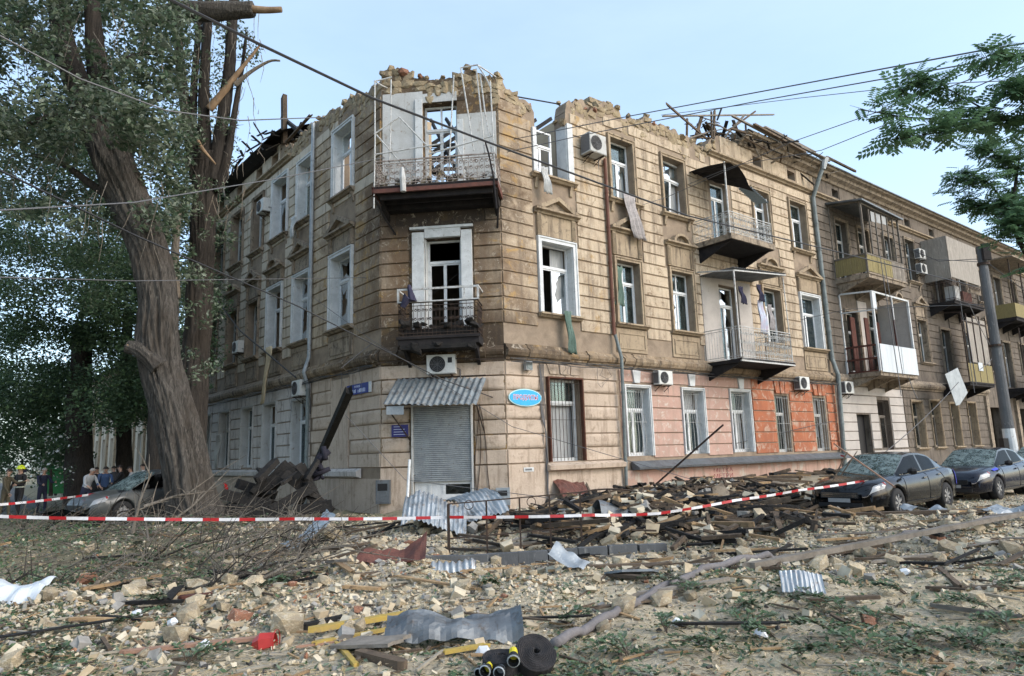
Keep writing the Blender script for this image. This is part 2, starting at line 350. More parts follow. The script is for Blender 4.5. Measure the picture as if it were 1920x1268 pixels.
TOPR = top_fn(PROF_R, 1.3, .26, -1, 12.3); TOPC = top_fn(PROF_C, 5.1, .24, -1, 5); TOPL = top_fn(PROF_L, 9.4, .24, -8.7, 1)

def wall_mesh(name, F, x0, x1, ops, top, mat, y0=0, y1=.6, ragged=None, z0=0):
    xs = {x0, x1}
    for a, b, c, d in ops: xs |= {a, b}
    if ragged:
        n = int((ragged[1] - ragged[0]) / .14)
        xs |= {round(ragged[0] + i * .14, 3) for i in range(n + 1)}
    xs = sorted(x for x in xs if x0 <= x <= x1); mb = MB()
    for a, b in zip(xs, xs[1:]):
        if b - a < .004: continue
        m = (a + b) / 2; cur = z0; iv = []
        for o in sorted([o for o in ops if o[0] < m < o[1]], key=lambda o: o[2]):
            if o[2] > cur: iv.append((cur, cur, o[2], o[2]))
            cur = o[3]
        ta, tb = top(a + .001), top(b - .001)
        if min(ta, tb) > cur + .02: iv.append((cur, cur, ta, tb))
        for za, zb, zc, zd in iv:
            mb.add([(a, y0, za), (b, y0, zb), (b, y0, zd), (a, y0, zc)], [(0, 1, 2, 3)])
            mb.add([(a, y1, za), (b, y1, zb), (b, y1, zd), (a, y1, zc)], [(3, 2, 1, 0)])
            mb.add([(a, y0, zc), (b, y0, zd), (b, y1, zd), (a, y1, zc)], [(0, 1, 2, 3)])
            if za > z0: mb.add([(a, y0, za), (b, y0, zb), (b, y1, zb), (a, y1, za)], [(3, 2, 1, 0)])
    for a, b, c, d in ops:
        for x, s in ((a, -.002), (b, .002)):
            t = min(d, top(x + s))
            if t > c: mb.add([(x, y0, c), (x, y1, c), (x, y1, t), (x, y0, t)], [(0, 1, 2, 3)])
    for x in (x0, x1): mb.add([(x, y0, z0), (x, y1, z0), (x, y1, top(x)), (x, y0, top(x))], [(0, 1, 2, 3)])
    return mb.build(name, mat, bld, F)

# openings (x0, x1, z0, z1)
R_G = [(1.75, 3.2, 1.44, 4.15), (5.45, 6.68, 1.52, 4.0), (8.65, 9.92, 1.52, 4.0), (11.78, 13.1, 1.52, 4.05), (15.15, 16.2, 1.45, 3.98), (18.4, 19.5, 1.43, 3.96)]
R_2 = [(1.68, 3.13, 6.35, 8.85), (5.33, 6.58, 6.35, 8.75), (8.47, 9.78, 6.35, 8.78), (11.6, 12.9, 5.35, 8.6), (14.95, 16.35, 6.35, 8.9), (18.2, 19.85, 6.35, 8.95)]
R_3 = [(1.62, 3.1, 11.25, 16), (5.35, 6.6, 11.15, 13.65), (8.4, 9.75, 11.18, 13.65), (11.6, 12.9, 10.3, 13.35), (14.85, 16.15, 11.25, 13.65), (18.0, 19.45, 11.25, 13.75)]
R_FG = [(22.5, 23.9, .1, 3.2), (24.9, 26.3, 1.35, 4.0), (29.0, 30.4, 1.4, 4.0), (31.5, 32.8, 1.4, 4.1), (34.4, 35.6, 1.4, 4.0), (37.2, 38.5, 1.4, 4.1), (41.0, 43.6, .1, 3.9), (46.5, 49.5, .1, 3.9), (53, 55, .1, 3.9)]
R_F2 = [(22.5, 23.8, 5.4, 8.6), (25.0, 26.3, 6.35, 8.8), (28.2, 29.4, 6.35, 8.8), (31.2, 32.5, 6.4, 9.0), (34.6, 36.0, 5.4, 8.7), (38.6, 40.0, 6.4, 8.8), (42, 43.3, 6.4, 8.8), (45.5, 47, 5.4, 8.7), (49, 50.3, 6.4, 8.8), (53, 54.3, 6.4, 8.8)]
R_F3 = [(22.4, 23.7, 10.4, 13.6), (24.9, 26.2, 10.9, 13.6), (28.0, 29.3, 11.3, 13.7), (30.9, 32.2, 11.35, 14.0), (34.6, 36.0, 10.4, 13.6), (38.6, 40.0, 11.3, 13.7), (42, 43.3, 11.3, 13.7), (45.5, 47, 10.4, 13.6), (49, 50.3, 11.3, 13.7), (53, 54.3, 11.3, 13.7)]
R_AT = [(a, a + .7, 14.95, 15.4) for a in (15.2, 18.2, 22.6, 25.1, 28.6, 31.4, 35, 39, 42.5)]
C_O = [(1.06, 2.9, .4, 3.28), (1.49, 2.68, 5.4, 8.8), (1.45, 2.62, 10.25, 13.6)]
L_G = [(-6.85, -5.6, 1.5, 4.05), (-9.95, -8.6, 1.5, 4.1), (-12.6, -11.25, 1.5, 4.12), (-15.75, -14.3, 1.5, 4.15), (-18.4, -17.1, 1.5, 4.15)]
L_2 = [(-3.62, -2.08, 6.35, 9.05), (-7.0, -5.6, 6.35, 9.05), (-9.8, -8.35, 6.4, 9.1), (-12.3, -11.0, 6.4, 8.95), (-15.1, -13.7, 6.4, 9.0), (-17.95, -16.7, 6.45, 9.05)]
L_3 = [(-3.5, -2.05, 11.35, 13.98), (-6.8, -5.55, 11.3, 13.9), (-9.55, -8.0, 11.3, 14.0), (-12.0, -10.75, 11.3, 13.95), (-14.9, -13.4, 11.3, 13.95), (-17.6, -16.1, 11.3, 14.0)]
L_AT = [(a, a + .7, 14.95, 15.4) for a in (-17.2, -14.5, -11.8, -9.9)]
flat = lambda z: (lambda x: z)
wall_mesh('wall', FR, 0, 20.6, R_G + R_2 + R_3 + [o for o in R_AT if o[1] < 20], TOPR, MT['joint'], ragged=(0, 12.6))
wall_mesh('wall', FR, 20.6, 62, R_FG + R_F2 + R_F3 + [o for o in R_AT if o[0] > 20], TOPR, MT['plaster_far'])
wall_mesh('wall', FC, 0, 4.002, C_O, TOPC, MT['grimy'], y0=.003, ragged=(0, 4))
wall_mesh('wall', FL, -19, 0, L_G + L_2 + L_3 + L_AT, TOPL, MT['joint'], ragged=(-8.8, 0))
# inside: floors, cross walls and the far court walls
def inner(name, F, mat, *boxes, label=None):
    mb = MB()
    for b in boxes: mb.box(*b)
    return mb.build(name, mat, bld, F, label=label)
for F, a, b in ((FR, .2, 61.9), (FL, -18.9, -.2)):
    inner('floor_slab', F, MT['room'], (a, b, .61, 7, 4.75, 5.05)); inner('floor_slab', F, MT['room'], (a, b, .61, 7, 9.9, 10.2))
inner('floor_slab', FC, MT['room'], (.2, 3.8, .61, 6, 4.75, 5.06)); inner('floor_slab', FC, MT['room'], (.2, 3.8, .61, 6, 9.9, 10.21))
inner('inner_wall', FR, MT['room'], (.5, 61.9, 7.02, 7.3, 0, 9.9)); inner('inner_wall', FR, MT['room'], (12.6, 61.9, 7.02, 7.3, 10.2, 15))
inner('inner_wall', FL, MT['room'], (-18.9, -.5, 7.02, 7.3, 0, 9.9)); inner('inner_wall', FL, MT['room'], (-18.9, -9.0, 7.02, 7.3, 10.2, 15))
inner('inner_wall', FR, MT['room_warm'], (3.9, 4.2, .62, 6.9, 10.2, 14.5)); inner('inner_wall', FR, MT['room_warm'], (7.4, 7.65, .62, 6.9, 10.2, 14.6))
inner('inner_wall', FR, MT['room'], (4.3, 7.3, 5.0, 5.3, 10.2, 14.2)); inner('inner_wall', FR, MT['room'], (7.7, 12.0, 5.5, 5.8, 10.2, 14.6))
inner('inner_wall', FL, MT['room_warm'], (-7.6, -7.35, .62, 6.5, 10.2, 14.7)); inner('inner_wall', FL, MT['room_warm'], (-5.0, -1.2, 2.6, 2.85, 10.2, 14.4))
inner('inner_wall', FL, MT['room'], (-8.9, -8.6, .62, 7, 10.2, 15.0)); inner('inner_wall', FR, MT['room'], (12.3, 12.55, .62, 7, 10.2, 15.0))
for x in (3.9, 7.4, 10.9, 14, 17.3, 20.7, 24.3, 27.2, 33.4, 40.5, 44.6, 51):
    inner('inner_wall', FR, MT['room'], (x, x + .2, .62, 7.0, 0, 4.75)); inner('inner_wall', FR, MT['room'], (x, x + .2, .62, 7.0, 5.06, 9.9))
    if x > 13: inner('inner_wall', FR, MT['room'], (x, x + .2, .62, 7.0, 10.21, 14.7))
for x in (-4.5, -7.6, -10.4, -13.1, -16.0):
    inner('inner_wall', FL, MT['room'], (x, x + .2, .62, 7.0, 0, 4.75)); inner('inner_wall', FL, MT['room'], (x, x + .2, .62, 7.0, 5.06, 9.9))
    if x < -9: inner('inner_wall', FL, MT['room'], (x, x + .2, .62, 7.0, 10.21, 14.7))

# ------------------------------------------------------------------ rusticated courses (each its own piece)
def subtract(a, b, cuts):
    segs = [(a, b)]
    for c, d in cuts:
        out = []
        for p, q in segs:
            if d <= p or c >= q: out.append((p, q)); continue
            if c > p: out.append((p, c))
            if d < q: out.append((d, q))
        segs = out
    return [(p, q) for p, q in segs if q - p > .12]
def course_piece(mb, a, b, z0, z1, pr=.045, rough=False):
    e = .018; y = .012; n = max(1, int((b - a) / .22)) if rough else max(1, int((b - a) / .9)); k = 4 if rough else 1
    if not rough:
        xs = [a + (b - a) * i / n for i in range(n + 1)]
        vs = []; r = lambda: rnd.uniform(-.006, .006)
        for x in xs:
            ex = e if x == a else (-e if x == b else 0)
            vs += [(x, y, z0), (x + ex, -pr + r(), z0 + e + abs(r())), (x + ex, -pr + r(), z1 - e - abs(r())), (x, y, z1)]
        fs = [(4 * i + j, 4 * i + 4 + j, 4 * i + 5 + j, 4 * i + 1 + j) for i in range(n) for j in range(3)] + [(0, 1, 2, 3), (4 * n + 3, 4 * n + 2, 4 * n + 1, 4 * n)]
        mb.add(vs, fs)
    else:                                        # vermiculated rough band
        xs = [a + (b - a) * i / n for i in range(n + 1)]; zs = [z0, z0 + e] + [z0 + e + (z1 - z0 - 2 * e) * j / k for j in range(1, k)] + [z1 - e, z1]
        vs = []; m = len(zs)
        for i, x in enumerate(xs):
            for j, z in enumerate(zs):
                edge = j in (0, m - 1) or i in (0, n)
                vs.append((x, y if edge else -pr - rnd.uniform(-.02, .04), z))
        fs = [(m * i + j, m * (i + 1) + j, m * (i + 1) + j + 1, m * i + j + 1) for i in range(n) for j in range(m - 1)]
        mb.add(vs, fs)
def courses(F, a, b, zs, cuts, name, matf, top=None, rough=None, stuff=None, skip=0, hgap=.01):
    for k, (z0, z1) in enumerate(zip(zs, zs[1:])):
        zm = (z0 + z1) / 2
        for p, q in subtract(a, b, [(c[0], c[1]) for c in cuts if c[2] < zm < c[3]]):
            parts = [(p, q)]
            if top is not None and z1 > 12.9:
                parts = []; x = p; st = None
                while x < q - .01:
                    x2 = min(x + .35, q); lost = top((x + x2) / 2) < z1 + .28 + .35 * (noise.noise((x * 1.3, z0, 4)) + .2)
                    if lost and st is not None:
                        parts.append((st, x)); st = None
                    if not lost and st is None: st = x
                    x = x2
                if st is not None: parts.append((st, q))
            for u, v in parts:
                if v - u < .1 or (skip and rnd.random() < skip): continue
                rg = rough(k) if rough else False
                if stuff is not None: course_piece(stuff, u, v, z0 + hgap, z1 - hgap, rough=False); continue
                mb = MB(); course_piece(mb, u, v, z0 + hgap, z1 - hgap, rough=rg)
                mb.build(name, matf((u + v) / 2) if callable(matf) else matf, bld, F, smooth=rg)
ZU = [5.86 + .43 * i for i in range(21)]                # 5.86 .. 14.46
ZG = [1.42 + .46 * i for i in range(8)]                 # 1.42 .. 4.64
SUR = .2                                                # surround width
def pad(ops, p=SUR, up=.2, dn=.02): return [(a - p, b + p, c - dn, d + up) for a, b, c, d in ops]
def aprons(ops, p=.25): return [(a - p, b + p, 4.9, c + .01) for a, b, c, d in ops]
def over(ops, p=.3): return [(a - p, b + p, d, 11.2) for a, b, c, d in ops]     # pediment and sill zone
W_R2 = [o for i, o in enumerate(R_2)]
cutR = pad(R_2) + pad(R_3) + aprons([R_2[i] for i in (0, 1, 2, 4, 5)]) + over([R_2[i] for i in (0, 1, 2, 4, 5)]) + [(10.35, 13.9, 5, 8.9)]
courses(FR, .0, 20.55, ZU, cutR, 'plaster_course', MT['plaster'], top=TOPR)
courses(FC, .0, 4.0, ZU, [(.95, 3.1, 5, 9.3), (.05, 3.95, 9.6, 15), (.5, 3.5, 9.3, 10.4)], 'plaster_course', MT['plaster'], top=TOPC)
cutL = pad(L_2) + pad(L_3) + aprons(L_2) + over(L_2)
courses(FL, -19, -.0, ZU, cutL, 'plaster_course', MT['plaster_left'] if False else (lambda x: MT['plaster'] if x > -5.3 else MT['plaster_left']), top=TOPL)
farst = MB()
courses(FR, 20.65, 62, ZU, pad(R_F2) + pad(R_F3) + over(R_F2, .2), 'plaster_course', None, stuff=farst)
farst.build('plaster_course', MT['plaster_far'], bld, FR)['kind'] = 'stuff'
# ground floor bands
gm = lambda x: MT['beige'] if x < 5.1 else (MT['pink'] if x < 13.35 else MT['orange'])
cutG = [(a - .12, b + .12, c - .1, d + .12) for a, b, c, d in R_G]
courses(FR, 0, 5.05, ZG, cutG, 'banded_block', MT['beige'], rough=lambda k: k % 2 == 1)
courses(FR, 5.15, 13.33, ZG, cutG, 'banded_block', lambda x: MT['pink'], hgap=.008)
courses(FR, 13.36, 20.5, ZG, cutG, 'banded_block', MT['orange'], hgap=.012)
courses(FC, 0, 4.0, ZG, [(.95, 3.0, 0, 3.4)], 'banded_block', MT['beige'], rough=lambda k: k % 2 == 1)
courses(FL, -2.1, 0, ZG, [], 'banded_block', MT['beige'], rough=lambda k: k % 2 == 1)
courses(FL, -5.15, -3.55, ZG, [], 'banded_block', MT['beige'], rough=lambda k: k % 2 == 1)
courses(FL, -19, -5.3, ZG, [(a - .02, b + .12, c - .1, d + .1) for a, b, c, d in L_G], 'banded_block', MT['grey_wall'])
fg = MB()
courses(FR, 28.1, 40.5, ZG, [(a - .1, b + .1, c - .1, d + .1) for a, b, c, d in R_FG], 'x', None, stuff=fg)
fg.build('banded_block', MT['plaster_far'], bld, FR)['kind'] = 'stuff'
courses(FR, 20.65, 28.0, ZG, [(a - .05, b + .05, c - 2, d + .02) for a, b, c, d in R_FG], 'banded_block', MT['white_wall'], hgap=.008)
# flat plinths under the bands, plain painted panel on the left
def slab(name, F, mat, x0, x1, z0, z1, y0=-.05, y1=.01, parent=None, label=None):
    return MB().box(x0, x1, y0, y1, z0, z1).build(name, mat, parent or bld, F, label=label)
slab('plinth', FR, MT['beige'], 0, 5.1, 0, 1.4, -.06)
slab('plinth', FR, MT['pink_low'], 5.12, 20.55, 0, 1.02, -.09)
slab('plinth', FC, MT['beige'], 0, 1.0, 0, 1.4, -.058); slab('plinth', FC, MT['beige'], 2.98, 4.0, 0, 1.4, -.058); slab('plinth', FC, MT['beige'], 1.0, 2.98, 0, .38, -.058)
slab('plinth', FL, MT['beige'], -19, 0, 0, 1.08, -.056)
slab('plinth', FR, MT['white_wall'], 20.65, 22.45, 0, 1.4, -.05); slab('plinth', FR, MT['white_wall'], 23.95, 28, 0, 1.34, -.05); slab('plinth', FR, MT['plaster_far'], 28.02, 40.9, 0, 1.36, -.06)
slab('wall_panel', FL, MT['beige'], -3.5, -2.15, 1.42, 4.5, -.055)
# exposed white render at the top corner balcony
for a, b, c, d in ((.05, 1.44, 10.2, 14.05), (2.63, 3.95, 10.2, 13.1), (1.44, 2.63, 13.62, 13.95)):
    slab('white_render', FC, MT['white_dirty'], a, b, c, d, -.035)
for a, b, c, d in ((1.2, 1.44, 10.2, 13.75), (2.64, 2.84, 10.2, 12.9)):
    slab('pilaster', FC, MT['white'], a, b, c, d, -.09, -.036)
# string courses and ledges
def moulding(name, F, prof, x0, x1, mat, parent=None):
    return MB().prism(prof, x0, x1).build(name, mat, parent or bld, F)
STR = [(0.01, 4.66), (-.08, 4.66), (-.10, 4.74), (-.20, 4.80), (-.26, 4.92), (-.26, 5.02), (-.14, 5.10), (-.08, 5.22), (.01, 5.24)]
def broken_string(F, a, b, mat, gaps, prof=STR):
    x = a
    while x < b - .05:
        x2 = min(b, x + rnd.uniform(.5, 1.3)); g = any(p < (x + x2) / 2 < q for p, q in gaps)
        s = rnd.uniform(.6, .95) if g and rnd.random() < .75 else 1
        pr = [(y * s if y < 0 else y, 4.95 + (z - 4.95) * (s if s < 1 else 1)) for y, z in prof]
        moulding('string_course', F, pr, x, x2 - .004, mat); x = x2
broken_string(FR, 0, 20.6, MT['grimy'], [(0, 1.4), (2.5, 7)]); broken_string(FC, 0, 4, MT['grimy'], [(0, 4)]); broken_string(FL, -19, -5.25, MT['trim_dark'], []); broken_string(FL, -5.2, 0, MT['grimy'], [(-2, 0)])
moulding('string_course', FR, STR, 20.65, 41, MT['trim_dark'])
moulding('metal_flashing', FR, [(-.1, 1.03), (-.42, 1.05), (-.44, 1.12), (-.06, 1.34), (-.04, 1.3)], 5.5, 20.6, MT['zinc_dark'])
moulding('window_ledge', FR, [(-.05, 1.12), (-.28, 1.18), (-.3, 1.32), (-.05, 1.41)], 1.5, 5.0, MT['beige'])
moulding('window_ledge', FL, [(-.05, 1.1), (-.22, 1.16), (-.25, 1.32), (-.05, 1.41)], -19, -1.2, MT['grey_wall'])
CORN = [(.01, 14.52), (-.10, 14.54), (-.12, 14.6), (-.24, 14.64), (-.24, 14.71), (.01, 14.78)]
moulding('lower_cornice', FR, CORN, 11.6, 62, MT['trim']); moulding('lower_cornice', FL, CORN, -19, -7.6, MT['trim'])
slab('frieze', FR, MT['plaster'], 12.6, 15.1, 14.8, 15.68, -.03); 
for (a, b) in ((15.98, 18.12), (18.98, 20.6)): slab('frieze', FR, MT['plaster'], a, b, 14.8, 15.68, -.03)
for a, b in subtract(20.65, 62, [(o[0] - .05, o[1] + .05) for o in R_AT]): slab('frieze', FR, MT['plaster_far'], a, b, 14.8, 15.68, -.03)
for a, b in subtract(-19, -9.0, [(o[0] - .05, o[1] + .05) for o in L_AT]): slab('frieze', FL, MT['plaster_left'], a, b, 14.8, 15.68, -.03)
EAVE = [(.3, 15.55), (-.12, 15.6), (-.2, 15.72), (-.42, 15.82), (-.46, 15.95), (-.66, 16.0), (-.72, 16.12), (.3, 16.3)]
moulding('eaves_cornice', FR, EAVE, 14.0, 62, MT['trim_dark'])

# ------------------------------------------------------------------ windows
def jag(cx, cz, rx, rz, n=9, seed=0):
    r = random.Random(seed); return [(cx + math.cos(2 * PI * i / n) * rx * r.uniform(.55, 1), cz + math.sin(2 * PI * i / n) * rz * r.uniform(.55, 1)) for i in range(n)]
def pane(win, F, x0, x1, z0, z1, y, broken, mat='glass'):
    t = .004
    if broken == 0: MB().box(x0, x1, y, y + t, z0, z1).build('pane', MT[mat], win, F); return
    if broken == 2: return
    n = 10; mb = MB(); cx, cz = x0 + (x1 - x0) * rnd.uniform(.35, .65), z0 + (z1 - z0) * rnd.uniform(.4, .7); w, h = (x1 - x0) / 2, (z1 - z0) / 2
    def edge(a):
        dx, dz = math.cos(a), math.sin(a); s = 1e9
        if dx > 1e-6: s = min(s, (x1 - cx) / dx)
        if dx < -1e-6: s = min(s, (x0 - cx) / dx)
        if dz > 1e-6: s = min(s, (z1 - cz) / dz)
        if dz < -1e-6: s = min(s, (z0 - cz) / dz)
        return s
    cor = [math.atan2(z - cz, x - cx) for x, z in ((x0, z0), (x1, z0), (x1, z1), (x0, z1))]
    an = sorted([(2 * PI * i / n + rnd.uniform(-.2, .2)) % (2 * PI) for i in range(n)] + [c % (2 * PI) for c in cor])
    ri = [edge(a) * rnd.uniform(.3, .92) for a in an]
    for i in range(len(an)):
        j = (i + 1) % len(an)
        q = [(cx + math.cos(a) * s, cz + math.sin(a) * s) for a, s in ((an[i], edge(an[i])), (an[j], edge(an[j])), (an[j], ri[j]), (an[i], ri[i]))]
        mb.plate(q, y, y + t)
    mb.build('pane', MT[mat], win, F)
def casement(F, x0, x1, z0, z1, y=.26, fm='pvc', tr=.68, brk=.5, curtain=None, cols=2, name='window', top_cols=1, parent=None, G=None, tilt=None):
    """window: outer frame, transom, casements; every pane a piece of its own"""
    f, s = .065, .05; F2 = F
    if tilt: F2 = F @ T((x0 + x1) / 2, y, z0) @ Matrix.Rotation(tilt, 4, 'Y') @ T(-(x0 + x1) / 2, -y, -z0)
    mb = MB(); zt = z0 + (z1 - z0) * tr
    mb.box(x0, x0 + f, y, y + .07, z0, z1).box(x1 - f, x1, y, y + .07, z0, z1).box(x0 + f, x1 - f, y, y + .07, z0, z0 + f).box(x0 + f, x1 - f, y, y + .07, z1 - f, z1)
    mb.box(x0 + f, x1 - f, y - .02, y + .08, zt - .045, zt + .045)
    cw = (x1 - x0 - 2 * f) / cols; tw = (x1 - x0 - 2 * f) / top_cols; spans = []
    for c in range(cols):
        a, b = x0 + f + c * cw, x0 + f + (c + 1) * cw
        for q in ((a, a + s, z0 + f, zt - .045), (b - s, b, z0 + f, zt - .045)): mb.box(q[0], q[1], y + .01, y + .06, q[2], q[3])
        mb.box(a + s, b - s, y + .01, y + .06, z0 + f, z0 + f + s).box(a + s, b - s, y + .01, y + .06, zt - .045 - s, zt - .045)
        spans.append((a + s, b - s, z0 + f + s, zt - .045 - s))
    for c in range(top_cols):
        a, b = x0 + f + c * tw, x0 + f + (c + 1) * tw
        if c: mb.box(a - .03, a + .03, y + .01, y + .06, zt + .045, z1 - f)
        spans.append((a + (.03 if c else 0), b - (.03 if c < top_cols - 1 else 0), zt + .045, z1 - f))
    win = mb.build(name, MT[fm], parent or bld, F2)
    for a, b, c, d in spans:
        r = rnd.random(); pane(win, F2, a, b, c, d, y + .035, 0 if r > brk else (1 if r > brk * .45 else 2))
    if curtain:
        g = MB(); cz0, cz1 = z0 + .05, z1 - .05
        for a, b in curtain:
            A, B = x0 + (x1 - x0) * a, x0 + (x1 - x0) * b; n = max(6, int((B - A) / .05)); vs = []
            for i in range(n + 1):
                for z in (cz0, (cz0 + cz1) / 2, cz1): vs.append((A + (B - A) * i / n + rnd.uniform(-.006, .006), y + .17 + .028 * math.sin(i * 1.9 + z), z))
            g.add(vs, [(3 * i + j, 3 * i + 3 + j, 3 * i + 4 + j, 3 * i + 1 + j) for i in range(n) for j in range(2)])
        g.build('curtain', MT['curtain'], win, F2, smooth=True)
    return win
def surround(F, x0, x1, z0, z1, w=.17, mat='white', lining=True, chip=True, bottom=False, pr=.085):
    mb = MB(); o = pr
    for a, b, c, d in ((x0 - w, x0, z0, z1 + w), (x1, x1 + w, z0, z1 + w), (x0, x1, z1, z1 + w)):
        mb.box(a, b, -o, .01, c, d)
    for a, b, c, d in ((x0 - w, x0 - w + .05, z0, z1 + w), (x1 + w - .05, x1 + w, z0, z1 + w), (x0 - w + .05, x1 + w - .05, z1 + w - .05, z1 + w)):
        mb.box(a, b, -o - .03, -o, c, d)
    if lining:
        mb.box(x0 + .002, x0 + .02, -.02, .26, z0, z1 - .02).box(x1 - .02, x1 - .002, -.02, .26, z0, z1 - .02).box(x0 + .002, x1 - .002, -.02, .26, z1 - .02, z1 - .002)
    return mb.build('window_surround', MT[mat], bld, F)
def sill(F, x0, x1, z, mat='trim', p=.24, brackets=True):
    mb = MB(); mb.prism([(.02, z - .16), (-.12, z - .15), (-.18, z - .09), (-.25, z - .07), (-.25, z - .01), (.25, z + .02)], x0 - p, x1 + p)
    if brackets:
        for x in (x0 - .12, x1 + .02): mb.prism([(0.01, z - .55), (-.06, z - .5), (-.09, z - .3), (-.15, z - .17), (.01, z - .17)], x, x + .12)
    return mb.build('window_sill', MT[mat], bld, F)
def apron(F, x0, x1, zb, zt, mat='trim'):
    mb = MB(); mb.box(x0, x1, -.05, .01, zb, zt); w = .07
    mb.box(x0 + .12, x1 - .12, -.075, -.05, zt - .2, zt - .2 + .035); mb.box(x0 + .12, x1 - .12, -.075, -.05, zb + .12, zb + .155)
    mb.box(x0 + .12, x0 + .155, -.075, -.05, zb + .155, zt - .2); mb.box(x1 - .155, x1 - .12, -.075, -.05, zb + .155, zt - .2)
    return mb.build('apron_panel', MT[mat], bld, F)
def pediment(F, x0, x1, z, arched=False, mat='trim', tympanum='trim_dark', zt=9.0):
    """entablature on short fluted pilasters, cornice, raking or arched hood"""
    w = x1 - x0; mb = MB(); e = .3; a, b = x0 - e, x1 + e
    mb.box(x0 - .14, x1 + .14, -.05, .01, zt + .22, z - .09)                          # frieze panel
    for x in (x0 - .16, x1 - .02):
        mb.box(x, x + .18, -.1, -.0, zt + .2, z - .1)
        for k in range(3): mb.box(x + .03 + k * .05, x + .055 + k * .05, -.125, -.1, zt + .24, z - .16)
    mb.prism([(.01, z - .1), (-.12, z - .09), (-.14, z - .03), (-.27, z), (-.27, z + .07), (.01, z + .09)], a, b)
    h = .5
    if arched:
        r = w / 2 * .78; n = 9; c = (x0 + x1) / 2
        def P(rr, i): t = PI * i / n; return (c + rr * 1.05 * math.cos(t), z + .08 + rr * .72 * math.sin(t))
        for i in range(n):
            q = [P(r, i), P(r, i + 1), P(r - .13, i + 1), P(r - .13, i)]; mb.plate(q, -.24, .01)
        tp = [P(r - .13, i) for i in range(n + 1)]
    else:
        c = (x0 + x1) / 2
        for s in (-1, 1):
            q = [(c + s * (w / 2 + e), z + .09), (c, z + .09 + h), (c, z + .09 + h - .15), (c + s * (w / 2 + e - .36), z + .09)]
            mb.plate(q if s < 0 else q[::-1], -.25, .01)
        tp = [(a + .36, z + .09), (b - .36, z + .09), (c, z + h - .07)]
    ped = mb.build('pediment', MT[mat], bld, F)
    MB().plate(tp, -.07, .01).build('tympanum', MT[tympanum], ped, F)
    return ped
# ------------------------------------------------------------------ windows of the three facades
CUR = [None, [(.05, .95)], [(.03, .4), (.62, .97)], [(.5, .97)], [(.05, .6)]]
def win(F, o, **k): return casement(F, *o, **k)
# right facade, second storey
surround(FR, *R_2[0], mat='white', w=.17); win(FR, R_2[0], brk=1.9, curtain=[(.55, .97)])
for i, cu in ((1, CUR[1]), (2, CUR[1]), (4, CUR[2]), ): surround(FR, *R_2[i], mat='trim', w=.14, lining=False); win(FR, R_2[i], brk=.15, curtain=cu, top_cols=2 if i in (1, 2) else 1)
surround(FR, *R_2[5], mat='white', w=.14); win(FR, R_2[5], brk=.3, curtain=None)
win(FR, R_2[3], fm='pvc', tr=.75, brk=.3, curtain=CUR[4], name='balcony_door')
for i, ar in ((0, False), (1, False), (2, True), (4, True), (5, False)):
    o = R_2[i]; pediment(FR, o[0], o[1], 9.92, arched=ar, zt=o[3])
    sill(FR, o[0], o[1], o[2], brackets=False)
    if i: apron(FR, o[0] - .2, o[1] + .2, 5.28, 6.15)
# right facade, third storey
o = R_3[0]
win(FR, (1.62, 2.75, 11.3, 13.2), fm='pvc', brk=1.0, curtain=None, y=.42)
slab('window_surround', FR, MT['white'], 1.46, 1.62, 11.3, 12.95, -.09, .35); slab('window_surround', FR, MT['white'], 3.1, 3.36, 11.3, 13.55, -.09, .01); slab('reveal_lining', FR, MT['white'], 3.075, 3.098, 11.3, 13.5, -.02, .5)
surround(FR, *R_3[1], mat='trim', w=.14, lining=False); win(FR, R_3[1], brk=.55, curtain=CUR[3])
surround(FR, *R_3[2], mat='trim', w=.14, lining=False); win(FR, R_3[2], brk=.5, tilt=.085, curtain=CUR[2])
surround(FR, *R_3[4], mat='trim', w=.14, lining=False); win(FR, R_3[4], brk=.3, curtain=CUR[1])
surround(FR, *R_3[5], mat='trim', w=.14, lining=False); win(FR, R_3[5], brk=.1, curtain=CUR[1])
win(FR, R_3[3], fm='white', tr=.78, brk=.5, name='balcony_door', curtain=CUR[3])
for i in (0, 1, 2, 5): sill(FR, R_3[i][0], R_3[i][1], R_3[i][2], p=.3)
# right facade, ground floor: white barred windows, one brown framed, two barred in the orange part
def bars(F, x0, x1, z0, z1, y, mat, n, wave=.0, parent=None):
    mb = MB()
    for i in range(n):
        x = x0 + (x1 - x0) * (i + .5) / n; s = (i - (n - 1) / 2) / n
        pts = [(x + wave * s * math.sin(PI * k / 8 * 2) * .5, y, z0 + (z1 - z0) * k / 8) for k in range(9)]
        mb.tube(pts, .009, 4)
    for z in (z0 + .1, z0 + (z1 - z0) * .5, z1 - .1): mb.bar((x0, y + .012, z), (x1, y + .012, z), .02, .012)
    return mb.build('window_bars', MT[mat], parent or bld, F)
surround(FR, *R_G[0], mat='brown_wood', w=.06, lining=False, pr=.11); win(FR, R_G[0], brk=.6, fm='white', tr=.72, cols=1, curtain=[(.2, .95)]); bars(FR, 1.78, 3.17, 1.46, 4.12, -.06, 'iron', 9)
for i in (1, 2, 3):
    surround(FR, *R_G[i], mat='white', w=.1, pr=.07); win(FR, R_G[i], brk=.3, curtain=CUR[(i % 2) + 1]); bars(FR, R_G[i][0] + .02, R_G[i][1] - .02, R_G[i][2] + .03, R_G[i][3] - .05, .1, 'iron_white', 8, wave=.8)
    c = (R_G[i][0] + R_G[i][1]) / 2 + (.1 if i == 3 else -.05)
    MB().plate([(c - .14, 4.1 + .06), (c + .14, 4.16), (c + .22, 4.62), (c - .22, 4.62)], -.11, .01).build('keystone', MT['white'], bld, FR)
